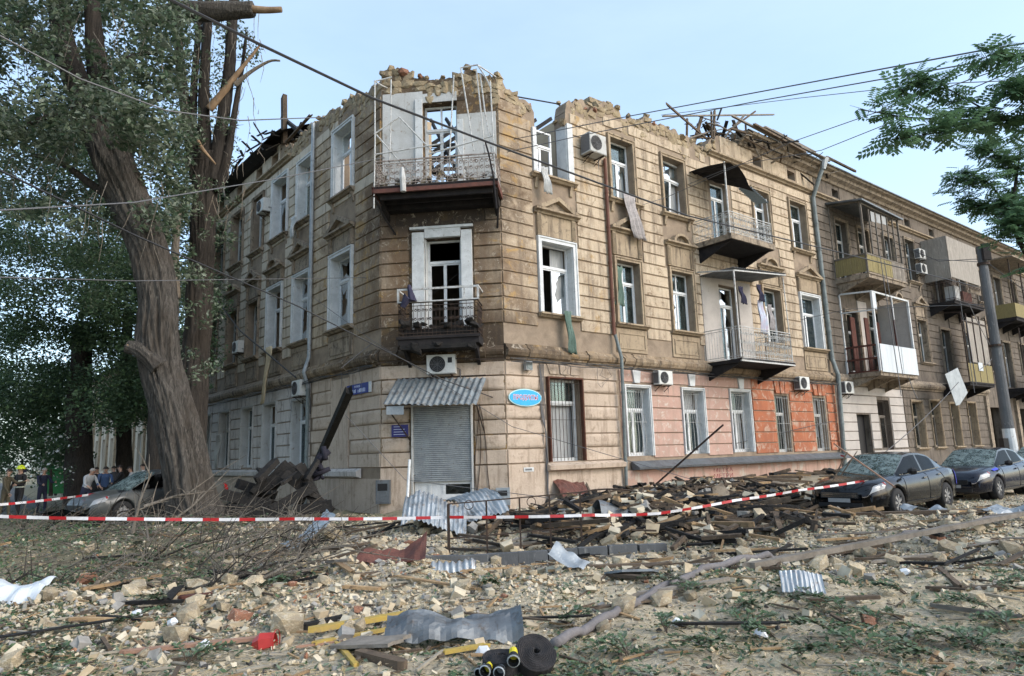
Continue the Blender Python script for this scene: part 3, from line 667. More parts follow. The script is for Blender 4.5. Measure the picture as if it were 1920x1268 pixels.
for i in (4, 5): win(FR, R_G[i], brk=.1, fm='white_dirty', curtain=CUR[1], cols=1); bars(FR, R_G[i][0] + .05, R_G[i][1] - .02, R_G[i][2] + .03, R_G[i][3] - .02, -.02, 'iron_white', 5)
for i in (4, 5):
    c = (R_G[i][0] + R_G[i][1]) / 2
    for s in (-1, 0, 1): MB().plate([(c + s * .36 - .15, 4.06), (c + s * .36 + .15, 4.06), (c + s * .44 + .18, 4.6), (c + s * .44 - .18, 4.6)], -.10 - .01 * (s == 0), .01).build('keystone', MT['orange'], bld, FR)
for s in (-1, 0, 1):
    c = 2.48; MB().plate([(c + s * .46 - .2, 4.3), (c + s * .46 + .2, 4.3), (c + s * .54 + .24, 4.62), (c + s * .54 - .24, 4.62)], -.085 - .012 * (s == 0), .01).build('keystone', MT['beige'], bld, FR)
# far part of the right facade
MB().box(22.5, 23.9, .3, .36, .1, 3.2).box(22.5, 22.58, .1, .3, .1, 3.2).build('street_door', MT['black'], bld, FR)
win(FR, R_FG[1], fm='grey_wood', brk=.2); bars(FR, 24.95, 26.25, 1.37, 3.98, -.03, 'iron', 9)
for i in (2, 3, 4, 5): win(FR, R_FG[i], fm='grey_wood', brk=.3, cols=1); surround(FR, *R_FG[i], mat='trim', w=.1, lining=True); sill(FR, R_FG[i][0], R_FG[i][1], R_FG[i][2], mat='trim', brackets=False, p=.1)
for i, o in enumerate(R_F2): win(FR, o, fm='white_dirty' if i != 0 else 'white', brk=.4, curtain=CUR[1] if i % 3 == 1 else None); surround(FR, *o, mat='trim_dark', w=.13, lining=(i == 3))
for i, o in enumerate(R_F3): win(FR, o, fm='white_dirty', brk=.3, curtain=CUR[1] if i % 2 == 0 else None); surround(FR, *o, mat='trim_dark', w=.13, lining=False)
for i in (2, 3, 5, 6): pediment(FR, R_F2[i][0], R_F2[i][1], 9.92, arched=i % 2 == 0, mat='trim_dark', zt=R_F2[i][3])
for i in (2, 3, 5, 6): sill(FR, R_F2[i][0], R_F2[i][1], R_F2[i][2], mat='trim_dark', brackets=False); sill(FR, R_F3[i][0], R_F3[i][1], R_F3[i][2], mat='trim_dark')
for x in (40.3, 43.9, 46.1, 49.8): slab('pilaster', FR, MT['trim_dark'], x, x + .5, 0, 4.6, -.18, .01)
# left facade
for i in (0, 1, 2):
    surround(FL, *L_3[i], mat='white', w=.14); win(FL, L_3[i], brk=(.9, .6, .4)[i], curtain=None)
for i in (0, 1, 2):
    surround(FL, *L_2[i], mat='white', w=.14 if i else .16); win(FL, L_2[i], brk=1.2)
for i in (3, 4, 5):
    for o in (L_2[i], L_3[i]): surround(FL, *o, mat='trim_dark', w=.12, lining=False); win(FL, o, brk=.35, fm='white_dirty', curtain=CUR[1] if (i % 2) else None)
for i, o in enumerate(L_2):
    pediment(FL, o[0], o[1], 9.92, arched=i in (2, 4), mat='trim_dark', tympanum='joint', zt=o[3]); sill(FL, o[0], o[1], o[2], mat='trim_dark', brackets=False)
    apron(FL, o[0] - .15, o[1] + .15, 5.28, 6.15, mat='trim_dark')
for o in L_3: sill(FL, o[0], o[1], o[2], mat='trim_dark')
for o in L_G: surround(FL, *o, mat='white_dirty', w=.1, pr=.06); win(FL, o, brk=.4, cols=1)
# chamfered corner
MB().box(1.07, 1.47, -.13, .01, 5.4, 9.0).box(2.7, 3.05, -.13, .01, 5.4, 9.0).build('pilaster', MT['white'], bld, FC)
MB().box(1.49, 2.68, -.13, .01, 8.8, 9.1).box(1.0, 3.1, -.16, .01, 9.1, 9.18).build('door_head', MT['white'], bld, FC)
slab('reveal_lining', FC, MT['white'], 1.492, 1.51, 5.4, 8.78, -.02, .3); slab('reveal_lining', FC, MT['white'], 2.66, 2.678, 5.4, 8.78, -.02, .3)
casement(FC, 1.51, 2.66, 5.4, 8.78, fm='white', tr=.78, brk=2.2, name='balcony_door')
casement(FC, 1.46, 2.61, 10.25, 13.58, fm='white', tr=.74, brk=2.2, name='balcony_door', top_cols=2)
slab('lintel_beam', FC, MT['old_wood'], 1.2, 2.9, 13.62, 13.74, -.02, .58)
# roller shutter shop window
sh = MB(); n = 38
for i in range(n):
    z = .95 + i * .0615; sh.prism([(-.03, z), (-.052, z + .012), (-.055, z + .04), (-.03, z + .058)], 1.05, 2.9)
shutter = sh.build('roller_shutter', MT['zinc'], bld, FC)
MB().box(1.0, 1.055, -.1, .0, .4, 3.3).box(2.9, 2.955, -.1, 0, .4, 3.3).box(1.0, 2.955, -.14, 0, 3.3, 3.42).build('guide_rail', MT['white_dirty'], shutter, FC)
sw = MB(); sw.box(1.06, 2.9, .06, .14, .4, .56).box(1.06, 2.9, .06, .14, .86, .96)
for x in (1.06, 1.5, 1.95, 2.82): sw.box(x, x + .09, .06, .14, .56, .86)
sw.box(1.15, 1.95, .08, .12, .56, .86)
shopw = sw.build('shop_window', MT['white'], bld, FC); MB().box(2.04, 2.82, .09, .1, .56, .86).build('pane', MT['glass'], shopw, FC)
slab('doorstep', FC, MT['beige'], .95, 3.05, 0, .36, -.32, -.06)
slab('back_panel', FC, MT['room'], 1.0, 2.95, .4, 3.3, .5, .55)

# ------------------------------------------------------------------ rubble stones along the torn wall heads
def stone_mesh(seed, mat='stone', n=1, spike=.25):
    import bmesh
    r = random.Random(seed); bm = bmesh.new(); bmesh.ops.create_icosphere(bm, subdivisions=n, radius=.5)
    for v in bm.verts:
        p = v.co; q = Vector((max(-.36, min(.36, p.x)), max(-.34, min(.34, p.y)), max(-.32, min(.32, p.z))))
        v.co = q * (1 + spike * noise.noise(p * 2.2 + Vector((seed * 3.7, 0, 0)))) + Vector((r.uniform(-.04, .04), r.uniform(-.04, .04), r.uniform(-.04, .04)))
    me = bpy.data.meshes.new('stone'); bm.to_mesh(me); bm.free(); me.materials.append(MT[mat]); return me
STONES = [stone_mesh(i) for i in range(10)]; BRICKS = [stone_mesh(i + 20, 'brick') for i in range(2)]
CHARST = [stone_mesh(i + 60, 'char', 1, .6) for i in range(4)]
RAGST = [stone_mesh(i + 40, 'stone_rag', 1, .38) for i in range(8)]
def rot3(): return Matrix.Rotation(rnd.uniform(0, 6.28), 4, 'Z') @ Matrix.Rotation(rnd.uniform(-.5, .5), 4, 'X') @ Matrix.Rotation(rnd.uniform(-.5, .5), 4, 'Y')
nst = 0
for F, a, b, TP in ((FR, 0, 12.2, TOPR), (FC, 0, 4, TOPC), (FL, -8.6, 0, TOPL)):
    x = a
    while x < b:
        if not (F is FR and 1.6 < x < 3.05):
            for y in (.05, .32, .55):
                if rnd.random() < .8:
                    s = rnd.uniform(.1, .46); o = bpy.data.objects.new('stone', rnd.choice(RAGST) if rnd.random() < .93 else rnd.choice(BRICKS))
                    put(o, bld, F @ T(x + rnd.uniform(-.05, .05), y + rnd.uniform(-.06, .06), TP(x) + rnd.uniform(-.18, .1)) @ rot3() @ Matrix.Diagonal((s * 1.15, s * .9, s * .8, 1))); nst += 1
        x += rnd.uniform(.16, .34)
# torn masonry face below the wall heads: stones proud of the core where render has fallen off
rag = MB(); tv = [tuple(v.co) for v in RAGST[0].vertices]; tfs = [tuple(p.vertices) for p in RAGST[0].polygons]
for F, a, b, TP in ((FR, 0, 12.0, TOPR), (FC, .05, 3.95, TOPC), (FL, -8.5, 0, TOPL)):
    mb = MB(); x = a
    while x < b:
        ww = rnd.uniform(.22, .5); z = TP(x + ww / 2) - .1; lo = z - rnd.uniform(.2, .75) * (1.2 if noise.noise((x * .7, 2, 2)) > 0 else .5)
        if F is FR and 1.45 < x < 3.3: x += ww; continue
        while z > lo:
            h = rnd.uniform(.16, .26); k = rnd.randrange(8); me = RAGST[k]
            M = T(x + ww / 2, rnd.uniform(.0, .06), z - h / 2) @ Matrix.Rotation(rnd.uniform(-.5, .5), 4, 'Y') @ Matrix.Diagonal((ww * 1.6, .2, h * 1.9, 1)) @ Matrix.Rotation(rnd.uniform(0, 6), 4, 'Z')
            mb.add([M @ v.co for v in me.vertices], [tuple(p.vertices) for p in me.polygons]); z -= h
        x += ww
    mb.build('torn_masonry', MT['stone_rag'], bld, F)['kind'] = 'stuff'

# ------------------------------------------------------------------ chimney stack and roof remains
MB().box(5.35, 6.1, .9, 1.6, 10, 15.75).box(5.3, 6.15, .85, 1.65, 15.5, 15.62).build('chimney', MT['stone_rag'], bld, FR)
def plank_obj(name, mat, a, b, w, h, parent=None, F=None, M=None, split=True):
    """broken board with splintered ends, from a to b"""
    a, b = Vector(a), Vector(b); d = b - a; L = d.length; mb = MB(); n = 4
    ys = [-w / 2 + w * i / n for i in range(n + 1)]
    e0 = [rnd.uniform(0, .12 if split else .01) * min(L, 1.5) for _ in ys]; e1 = [L - rnd.uniform(0, .12 if split else .01) * min(L, 1.5) for _ in ys]
    vs = []
    for i, y in enumerate(ys):
        for z in (-h / 2, h / 2): vs += [(e0[i], y, z), (e1[i], y, z)]
    fs = []
    for i in range(n):
        p, q = 4 * i, 4 * i + 4
        fs += [(p, p + 1, q + 1, q), (p + 2, q + 2, q + 3, p + 3), (p, q, q + 2, p + 2), (p + 1, p + 3, q + 3, q + 1)]
    fs += [(0, 2, 3, 1), (4 * n, 4 * n + 1, 4 * n + 3, 4 * n + 2)]
    mb.add(vs, fs)
    x = d.normalized(); up = Vector((0, 0, 1)) if abs(x.z) < .9 else Vector((0, 1, 0)); y = up.cross(x).normalized(); z = x.cross(y)
    m = Matrix.Identity(4)
    for i in range(3): m[i][0] = x[i]; m[i][1] = y[i]; m[i][2] = z[i]; m[i][3] = a[i]
    return mb.build(name, MT[mat], parent, (F or Matrix.Identity(4)) @ m if M is None else M)
# sloping roof that survives on the right wing
mb = MB()
mb.add([(15.5, -.8, 16.14), (62, -.8, 16.14), (62, 3.6, 17.5), (17.5, 3.6, 17.5)], [(0, 1, 2, 3)]); mb.add([(15.5, -.8, 16.08), (62, -.8, 16.08), (62, 3.6, 17.44), (17.5, 3.6, 17.44)], [(3, 2, 1, 0)])
mb.add([(15.5, -.8, 16.08), (62, -.8, 16.08), (62, -.8, 16.14), (15.5, -.8, 16.14)], [(0, 1, 2, 3)]); mb.build('roof', MT['zinc_dark'], bld, FR)
def P(s, y, z): return (s, y, z)
timb = [((8.7, .0, 15.5), (17.6, .0, 18.2)), ((8.7, -.2, 16.0), (12.2, .3, 15.5)), ((13.9, 0, 16.5), (15.9, 0, 17.9)), ((12.1, .1, 14.6), (12.2, 0, 16.8)), ((11.2, .4, 15.0), (11.9, .3, 16.6)),
        ((12.4, .2, 15), (12.6, .1, 17.0)), ((11.4, .3, 15.4), (15.8, .2, 16.4)), ((12.8, -.5, 15.9), (18, -.6, 16.35)), ((12.6, -.7, 16.4), (17.2, -.8, 16.1)), ((14, -.9, 16.3), (18.5, -.9, 16.05)),
        ((12.2, 1, 15.4), (15, .8, 17.1)), ((12.9, 1.4, 15.6), (16, 1.0, 17.2)), ((11.9, .2, 16.3), (14.6, .5, 15.5)), ((13, .0, 15.7), (13.8, -.7, 16.8)), ((15, -.8, 16.5), (21, -.85, 16.2)), ((16, -.6, 16.7), (19.5, -.9, 16.3)),
        ((12.1, 1.5, 14.9), (12.3, 1.4, 17.1)), ((10.4, .3, 15.0), (12.3, .2, 15.9)), ((18, -.95, 16.2), (22, -.9, 16.3)), ((20.5, -.9, 16.35), (23.5, -1.0, 16.2))]
for a, b in timb: plank_obj('roof_timber', rnd.choice(('old_wood', 'old_wood', 'grey_wood')), a, b, rnd.uniform(.06, .15), rnd.uniform(.04, .1), bld, FR)
for i in range(150):
    x = rnd.uniform(11.8, 21.5); y = rnd.uniform(-.9, 1.6); z = 15.55 + (y + .9) * .32 + rnd.uniform(-.1, .5) * (1 - (x - 11.8) / 14)
    d = Vector((rnd.uniform(-1, 1), rnd.uniform(-.5, .5), rnd.uniform(-.3, .35))).normalized() * rnd.uniform(.4, 1.5)
    plank_obj('broken_lath', rnd.choice(('old_wood', 'char', 'grey_wood', 'char')), (x, y, z), (x + d.x, y + d.y, z + d.z), rnd.uniform(.04, .16), .03, bld, FR)
plank_obj('roof_timber', 'old_wood', (3.9, .3, 13.6), (4.4, -.1, 14.6), .14, .06, bld, FR)
plank_obj('roof_timber', 'char', (.95, .4, 14.05), (2.35, .9, 14.0), .16, .12, bld, FR)
# charred roof timbers seen through the corner door
for i in range(9): plank_obj('rafter', 'char', (-1.5 + i * .8, 4.6, 13.0 + .1 * i), (1.2 + i * .72, 8.4, 17.0), .1, .16, bld, FC, split=False)
for i in range(7): plank_obj('rafter', 'char', (5.5 - i * .95, 5.0, 13.2), (2.9 - i * .7, 7.2, 16.8), .09, .14, bld, FC, split=False)
for z, y in ((13.6, 5.2), (14.6, 6.3), (15.7, 7.4)): plank_obj('purlin', 'char', (-1, y, z), (5.5, y - .4, z - .5), .14, .12, bld, FC, split=False)
for i in range(14):
    x, y, z = rnd.uniform(0, 4), rnd.uniform(4, 6), rnd.uniform(11, 14.4); plank_obj('roof_timber', 'char', (x, y, z), (x + rnd.uniform(-1.3, 1.3), y + .6, z + rnd.uniform(-.6, .9)), .08, .1, bld, FC)
for x in (-.2, 4.2): MB().box(x, x + .14, 5.2, 5.34, 10.2, 14).build('post', MT['char'], bld, FC)
# burnt roof edge of the left wing
mb = MB(); pts = []
for i in range(26):
    s = -19 + i * .44; pk = 15.7 + (1.15 * sm(-18.9, -12.5, s) - .25 * sm(-11.5, -8.3, s)) * 1.0
    pts.append((s, pk + .25 * noise.noise((s * 2.1, 3, 3))))
for (a, za), (b, zb) in zip(pts, pts[1:]):
    mb.add([(a, -.65, 15.72), (b, -.65, 15.72), (b, .9, zb), (a, .9, za)], [(0, 1, 2, 3)]); mb.add([(a, 1.2, 15.5), (b, 1.2, 15.5), (b, .9, zb), (a, .9, za)], [(3, 2, 1, 0)])
mb.build('burnt_roof', MT['char'], bld, FL)
moulding('eaves_cornice', FL, [(.3, 15.45), (-.2, 15.5), (-.5, 15.62), (-.66, 15.7), (.3, 15.8)], -19, -9.4, MT['soot'])
for i in range(150):
    s = rnd.uniform(-19, -7.9); y = rnd.uniform(-.8, .9); z = 15.55 + rnd.random() * (lerp_prof(pts, s) - 15.5) if s < -9 else rnd.uniform(15.2, 16)
    d = Vector((rnd.uniform(-1, 1), rnd.uniform(-.4, .4), rnd.uniform(-.4, .25))).normalized() * rnd.uniform(.3, 1.0)
    plank_obj('broken_lath', 'char' if rnd.random() < .85 else 'old_wood', (s, y, z), (s + d.x, y + d.y, z + d.z), rnd.uniform(.05, .16), .035, bld, FL)
plank_obj('roof_timber', 'old_wood', (-8.55, .0, 15.4), (-8.75, 0, 18.0), .24, .2, bld, FL); plank_obj('roof_timber', 'char', (-6.6, .1, 15.2), (-9.4, .2, 17.2), .18, .14, bld, FL)
plank_obj('roof_timber', 'old_wood', (-8.2, -.1, 15.4), (-5.5, -.1, 15.65), .12, .06, bld, FL)
plank_obj('roof_timber', 'grey_wood', (-15.6, -.9, 17.6), (-13.2, -1.0, 14.3), .07, .06, bld, FL)

# ------------------------------------------------------------------ balconies
def scroll(c, r, turns=1.4, n=11, ph=0):
    return [(c[0] + r * (1 - .62 * i / n) * math.cos(ph + turns * 2 * PI * i / n), c[1], c[2] + r * (1 - .62 * i / n) * math.sin(ph + turns * 2 * PI * i / n)) for i in range(n + 1)]
def railing(F, path, z0, z1, mat, parent, ornate=True, step=.14, t=.012, name='railing', lean=0):
    """iron railing along plan points; scrolls between bars"""
    mb = MB()
    for (xa, ya), (xb, yb) in zip(path, path[1:]):
        L = math.hypot(xb - xa, yb - ya); n = max(2, round(L / step)); ux, uy = (xb - xa) / L, (yb - ya) / L
        for z in (z0, z0 + .09, z1 - .1, z1): mb.bar((xa, ya, z), (xb, yb, z), t * 2.4 if z == z1 else t * 1.6)
        for i in range(n + 1):
            x, y = xa + ux * L * i / n, ya + uy * L * i / n; mb.bar((x, y, z0), (x, y, z1 - (.1 if i % 2 else 0)), t)
            if ornate and i < n:
                xm, ym = xa + ux * L * (i + .5) / n, ya + uy * L * (i + .5) / n; r = L / n * .42; h = (z1 - z0 - .2)
                for k in range(3):
                    zc = z0 + .1 + h * (k + .5) / 3
                    mb.tube([(xm + ux * (p[0]), ym + uy * (p[0]), p[2]) for p in scroll((0, 0, zc), r, 1.3 * (1 if (i + k) % 2 else -1), 9, k)], t * .85, 4, caps=False)
    return mb.build(name, MT[mat], parent, F)
def slab_part(F, x0, x1, d, z0, z1, mat, name='balcony', brackets=True):
    mb = MB(); mb.box(x0, x1, -d, .01, z0, z1); mb.box(x0 - .05, x1 + .05, -d - .05, -d + .02, z1 - .06, z1 + .02)
    o = mb.build(name, MT[mat], bld, F)
    if brackets:
        n = max(2, round((x1 - x0) / 1.6))
        for i in range(n):
            x = x0 + .1 + (x1 - x0 - .3) * i / (n - 1); MB().prism([(.01, z0 - .62), (-.1, z0 - .55), (-d * .85, z0 - .06), (-d * .95, z0), (.01, z0)], x, x + .1).build('bracket', MT[mat], o, F)
    return o
# corner, third storey: caged balcony torn open
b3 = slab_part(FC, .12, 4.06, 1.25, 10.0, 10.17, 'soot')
MB().box(.08, 4.1, -1.3, -1.22, 9.98, 10.19).box(.08, .16, -1.3, 0, 9.98, 10.19).box(4.02, 4.1, -1.3, 0, 9.98, 10.19).build('edge_beam', MT['rust_red'], b3, FC)
MT['iron_grimy'] = pmat('grimy rusting white iron', (.40, .37, .34), (.22, .17, .14), 7, (.4, .6), (.10, .06, .045), 12, (.54, .62), rough=.7, bump=.1)
railing(FC, [(.14, -.02), (.14, -1.25), (4.04, -1.25), (4.04, -.02)], 10.2, 11.05, 'iron_grimy', b3, step=.17, t=.017)
for k in range(60):
    s = rnd.uniform(.08, .34); put(bpy.data.objects.new('rubble_lump', rnd.choice(RAGST if k % 4 else CHARST)), b3, FC @ T(rnd.uniform(.3, 3.9), rnd.uniform(-1.15, -.15), 10.2 + s * .3 + rnd.uniform(0, .28)) @ rot3() @ Matrix.Diagonal((s * 1.2, s, s * .8, 1)))
cage = MB()
for a, b in (((.14, -1.25, 9.5), (.16, -1.25, 13.85)), ((.14, -1.25, 13.85), (.2, -.02, 14.3)), ((.6, -1.22, 10.2), (.66, -1.1, 13.95)), ((.16, -1.25, 13.85), (.7, -1.15, 14.0)),
             ((.14, -1.25, 12.0), (.95, -1.2, 12.55)), ((.95, -1.2, 12.55), (2.1, -1.2, 11.2)), ((.2, -1.2, 12.0), (1.5, -1.15, 10.4)), ((.55, -1.2, 10.4), (.65, -1.2, 11.25)),
             ((2.55, -1.2, 10.5), (2.75, -1.1, 13.9)), ((3.0, -1.25, 14.05), (3.55, -1.25, 14.1)), ((3.0, -1.25, 14.05), (3.35, -1.2, 11.2)), ((3.5, -1.2, 14.0), (3.72, -1.25, 11.0)), ((3.55, -1.25, 14.1), (3.95, -1.25, 13.3)),
             ((3.62, -1.2, 13.8), (3.95, -1.2, 11.0)), ((3.95, -1.25, 13.5), (4.04, -1.25, 10.2)), ((3.55, -1.25, 14.1), (4.0, -.1, 14.3)), ((1.9, -1.2, 11.2), (4.04, -1.22, 11.65)), ((.14, -1.25, 11.3), (2.4, -1.25, 11.5)), ((2.75, -1.2, 11.6), (3.2, -1.2, 10.3))):
    cage.tube([a, tuple((Vector(a) + Vector(b)) / 2 + Vector((rnd.uniform(-.03, .03), 0, 0))), b], .025, 5)
cage.build('cage_frame', MT['iron_white'], b3, FC)
MB().tube([(3.75, -1.3, 11.4), (3.85, -1.35, 11.0), (3.98, -1.3, 10.2), (4.05, -1.3, 9.2)], .03, 5).tube([(.14, -1.28, 9.9), (.3, -.6, 9.4), (.5, -.02, 9.0)], .035, 5).tube([(4.05, -1.2, 9.9), (4.0, -.5, 9.5), (3.9, -.02, 9.0)], .035, 5).build('stay_bar', MT['soot'], b3, FC)
MB().box(.12, 4.0, -.4, .0, 9.72, 9.98).box(.3, 3.9, -1.1, -1.0, 9.82, 9.99).box(.3, 3.9, -.7, -.6, 9.82, 9.99).build('joist', MT['soot'], b3, FC)
MB().tube([(1.08, -1.33, 10.75), (1.1, -1.36, 10.4), (1.12, -1.35, 9.95)], [.05, .1, .09], 8).build('lantern', MT['white_dirty'], b3, FC)
# corner, second storey: small balcony heaped with burnt rubble
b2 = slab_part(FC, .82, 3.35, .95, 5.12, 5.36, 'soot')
railing(FC, [(.84, -.02), (.84, -.93), (3.33, -.93), (3.33, -.02)], 5.4, 6.45, 'iron', b2, step=.12, t=.013)
MB().box(.8, 3.38, -.97, -.9, 6.46, 6.5).box(.8, 3.38, -.97, -.92, 6.85, 6.91).box(.8, .86, -.97, -.91, 6.5, 6.85).box(3.32, 3.38, -.97, -.91, 6.5, 6.85).box(1.8, 1.85, -.97, -.91, 6.5, 6.85).box(2.9, 2.94, -.97, -.91, 6.5, 6.85).box(3.34, 3.38, -.92, 0, 6.86, 6.91).box(.8, .84, -.92, 0, 6.86, 6.91).build('top_rail', MT['iron_white'], b2, FC)
MB().box(1.0, 3.2, -.88, -.1, 5.36, 5.62).box(.9, 3.25, -1.0, .0, 4.98, 5.12).build('burnt_heap', MT['char'], b2, FC)
for k in range(46):
    s = rnd.uniform(.12, .4); lo_ = k % 3 == 0; o = bpy.data.objects.new('burnt_lump', rnd.choice(CHARST)); put(o, b2, FC @ T(rnd.uniform(.9, 3.3), rnd.uniform(-.98, -.1) if not lo_ else rnd.uniform(-1.0, -.6), rnd.uniform(5.5, 5.85) if not lo_ else rnd.uniform(4.95, 5.25)) @ rot3() @ Matrix.Diagonal((s * 1.3, s, s * .7, 1)))

# right facade balconies
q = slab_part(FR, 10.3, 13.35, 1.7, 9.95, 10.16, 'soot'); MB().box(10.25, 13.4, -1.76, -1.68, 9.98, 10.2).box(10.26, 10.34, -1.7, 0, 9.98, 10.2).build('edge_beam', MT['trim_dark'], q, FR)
railing(FR, [(10.3, -.02), (10.3, -1.68), (13.35, -1.68), (13.35, -.02)], 10.2, 11.15, 'iron_white', q, step=.16)
cn = MB(); cn.bar((10.3, -1.68, 10.2), (10.3, -1.68, 13.25), .05); cn.bar((13.3, -1.65, 10.2), (13.3, -1.6, 12.3), .03)
cn.build('post', MT['iron_white'], q, FR)
mb = MB(); n = 10
vs = []
for i in range(n + 1):
    for j in range(5):
        x = 10.15 + 1.9 * i / n; y = -1.85 * j / 4; z = 13.35 - .05 * j - .9 * sm(.45, 1, i / n) * (j / 4) + .04 * math.sin(i * 2.4 + j)
        vs.append((x, y, z))
mb.add(vs, [(5 * i + j, 5 * i + 5 + j, 5 * i + 6 + j, 5 * i + 1 + j) for i in range(n) for j in range(4)]); mb.build('awning', MT['soot'], q, FR)
def corrugated(L, W, wave=.09, amp=.022, nseg=6, bend=None, tear=0, seed=0, crump=0):
    """corrugated sheet; waves run across x, sheet length L along x, W along y; bend(u, v) gives the rise"""
    r = random.Random(seed); nx = int(L / wave * 6); vs = []; fs = []; t = .004
    for side in (0, 1):
        for i in range(nx + 1):
            for j in range(nseg + 1):
                x = L * i / nx; e0 = tear * noise.noise((x * 3, seed, 0)); e1 = tear * noise.noise((x * 3, seed, 9))
                y = e0 + (W + e1 - e0) * j / nseg; z = amp * math.sin(2 * PI * x / wave) + (bend(i / nx, j / nseg) if bend else 0) - side * t + crump * (noise.noise((x * 2.2, y * 2.2, seed * 3.1)) + .6 * noise.noise((x * 5.5, y * 5, seed)) + .5 * abs(noise.noise((x * 3.5 + y * 4, seed, 2))))
                vs.append((x, y, z))
    m = nseg + 1; o = (nx + 1) * m
    for i in range(nx):
        for j in range(nseg):
            a = i * m + j; fs.append((a, a + m, a + m + 1, a + 1)); fs.append((o + a + 1, o + a + m + 1, o + a + m, o + a))
    for i in range(nx):
        for j in (0, nseg):
            a = i * m + j; fs.append((a, o + a, o + a + m, a + m))
    for j in range(nseg):
        for i in (0, nx):
            a = i * m + j; fs.append((a, a + 1, o + a + 1, o + a))
    mb = MB(); mb.add(vs, fs); return mb
cb = corrugated(1.3, .7, .13, .03, 5, lambda u, v: -.15 * v)
MT['blue_sheet'] = pmat('blue striped sheet', (.28, .38, .46), (.42, .5, .56), 9, stretch=(9, 1, 1), rough=.5, metal=.3)
cb.build('sheet', MT['blue_sheet'], q, FR @ T(12.1, -1.7, 12.55) @ Matrix.Rotation(.35, 4, 'Y') @ Matrix.Rotation(.5, 4, 'X'))
q2 = slab_part(FR, 10.3, 14.05, 1.7, 5.0, 5.14, 'soot'); MB().box(10.26, 14.1, -1.75, -1.68, 5.02, 5.17).build('edge_beam', MT['iron_white'], q2, FR)
railing(FR, [(10.3, -.02), (10.3, -1.68)], 5.17, 6.42, 'iron_white', q2, ornate=False, step=.13); railing(FR, [(10.3, -1.68), (14.02, -1.68), (14.02, -.02)], 5.17, 6.42, 'iron_white', q2, step=.17)
cn = MB(); cn.bar((10.3, -1.68, 5.2), (10.3, -1.68, 8.66), .05); cn.bar((14.02, -1.68, 5.2), (14.02, -1.6, 8.9), .03); cn.bar((10.3, -1.7, 8.66), (14.1, -1.7, 8.98), .05); cn.bar((10.3, -1.7, 8.66), (10.2, -.02, 8.95), .05); cn.bar((14.1, -1.7, 8.98), (14.2, -.02, 9.1), .04)
cn.build('post', MT['iron_white'], q2, FR)
corrugated(3.9, 1.75, .16, .025, 3, lambda u, v: -.1 * v).build('awning', MT['zinc_dark'], q2, FR @ T(10.25, -1.72, 8.78) @ Matrix.Rotation(-.07, 4, 'Y') @ Matrix.Rotation(.06, 4, 'X'))
slab('white_render', FR, MT['white_wall'], 10.36, 11.55, 5.2, 8.9, -.055, -.0, q2); slab('white_render', FR, MT['white_wall'], 12.95, 13.9, 5.2, 8.9, -.055, -.0, q2); slab('white_render', FR, MT['white_wall'], 11.55, 12.95, 8.62, 8.9, -.055, -.0, q2)
# glazed-in balconies of the far part
def board_front(F, path, z0, z1, mat, parent, w=.12, name='board', t=.02):
    for (xa, ya), (xb, yb) in zip(path, path[1:]):
        L = math.hypot(xb - xa, yb - ya); n = max(1, int(L / w)); ux, uy = (xb - xa) / L, (yb - ya) / L
        for i in range(n):
            a, b = L * i / n + .004, L * (i + 1) / n - .004; j = rnd.uniform(-.008, .008)
            mb = MB(); mb.bar((xa + ux * (a + b) / 2, ya + uy * (a + b) / 2 + j, z0), (xa + ux * (a + b) / 2, ya + uy * (a + b) / 2 + j, z1 + rnd.uniform(-.015, .015)), (b - a) if abs(ux) > .5 else t, t if abs(ux) > .5 else (b - a), up=(0, 1, 0))
            mb.build(name, MT[mat], parent, F)
MT['yellow_board'] = pmat('olive yellow board', (.30, .25, .11), (.20, .165, .08), 5, stretch=(8, 8, 1), bump=.3)
qA = slab_part(FR, 21.85, 26.1, 1.75, 9.95, 10.2, 'trim_dark')
board_front(FR, [(21.88, -.05), (21.88, -1.74), (24.6, -1.74)], 10.28, 11.15, 'yellow_board', qA); board_front(FR, [(24.6, -1.74), (26.08, -1.74)], 10.25, 11.2, 'grey_wood', qA, .2)
cn = MB()
for x in (21.88, 26.05): cn.bar((x, -1.7, 10.2), (x, -1.7, 13.9), .09)
for x in (22.7, 23.4, 24.1, 24.75, 25.4): cn.bar((x, -1.7, 11.15), (x + .02, -1.7, 13.7), .06)
cn.bar((21.85, -1.72, 11.2), (26.08, -1.72, 11.2), .08); cn.bar((21.85, -1.72, 13.85), (26.08, -1.72, 13.75), .08); cn.bar((21.88, -.05, 11.2), (21.88, -1.7, 11.2), .08); cn.bar((21.88, -.05, 10.2), (21.88, -.05, 14.2), .08); cn.bar((21.88, -.05, 14.2), (21.88, -1.75, 13.95), .08)
cn.build('post', MT['grey_wood'], qA, FR)
mb = MB(); mb.add([(21.6, -.02, 14.35), (26.4, -.02, 14.3), (26.3, -1.95, 13.8), (21.6, -1.95, 14.0), (21.6, -.02, 14.27), (26.4, -.02, 14.22), (26.3, -1.95, 13.72), (21.6, -1.95, 13.92)], [(0, 1, 2, 3), (7, 6, 5, 4), (3, 2, 6, 7), (0, 3, 7, 4), (1, 5, 6, 2)]); mb.build('awning', MT['zinc_dark'], qA, FR)
for (a, b, c) in ((22.95, 23.35, .55), (23.55, 24.0, .5), (24.2, 24.65, .45)):
    MB().box(a, b, -1.71, -1.70, 13.65 - c, 13.65).build('pane', MT['curtain'], qA, FR)
qB = slab_part(FR, 21.95, 26.15, 1.7, 5.0, 5.22, 'trim_dark')
MT['red_brown'] = pmat('red brown wood', (.12, .045, .032), (.08, .035, .028), 6, bump=.2)
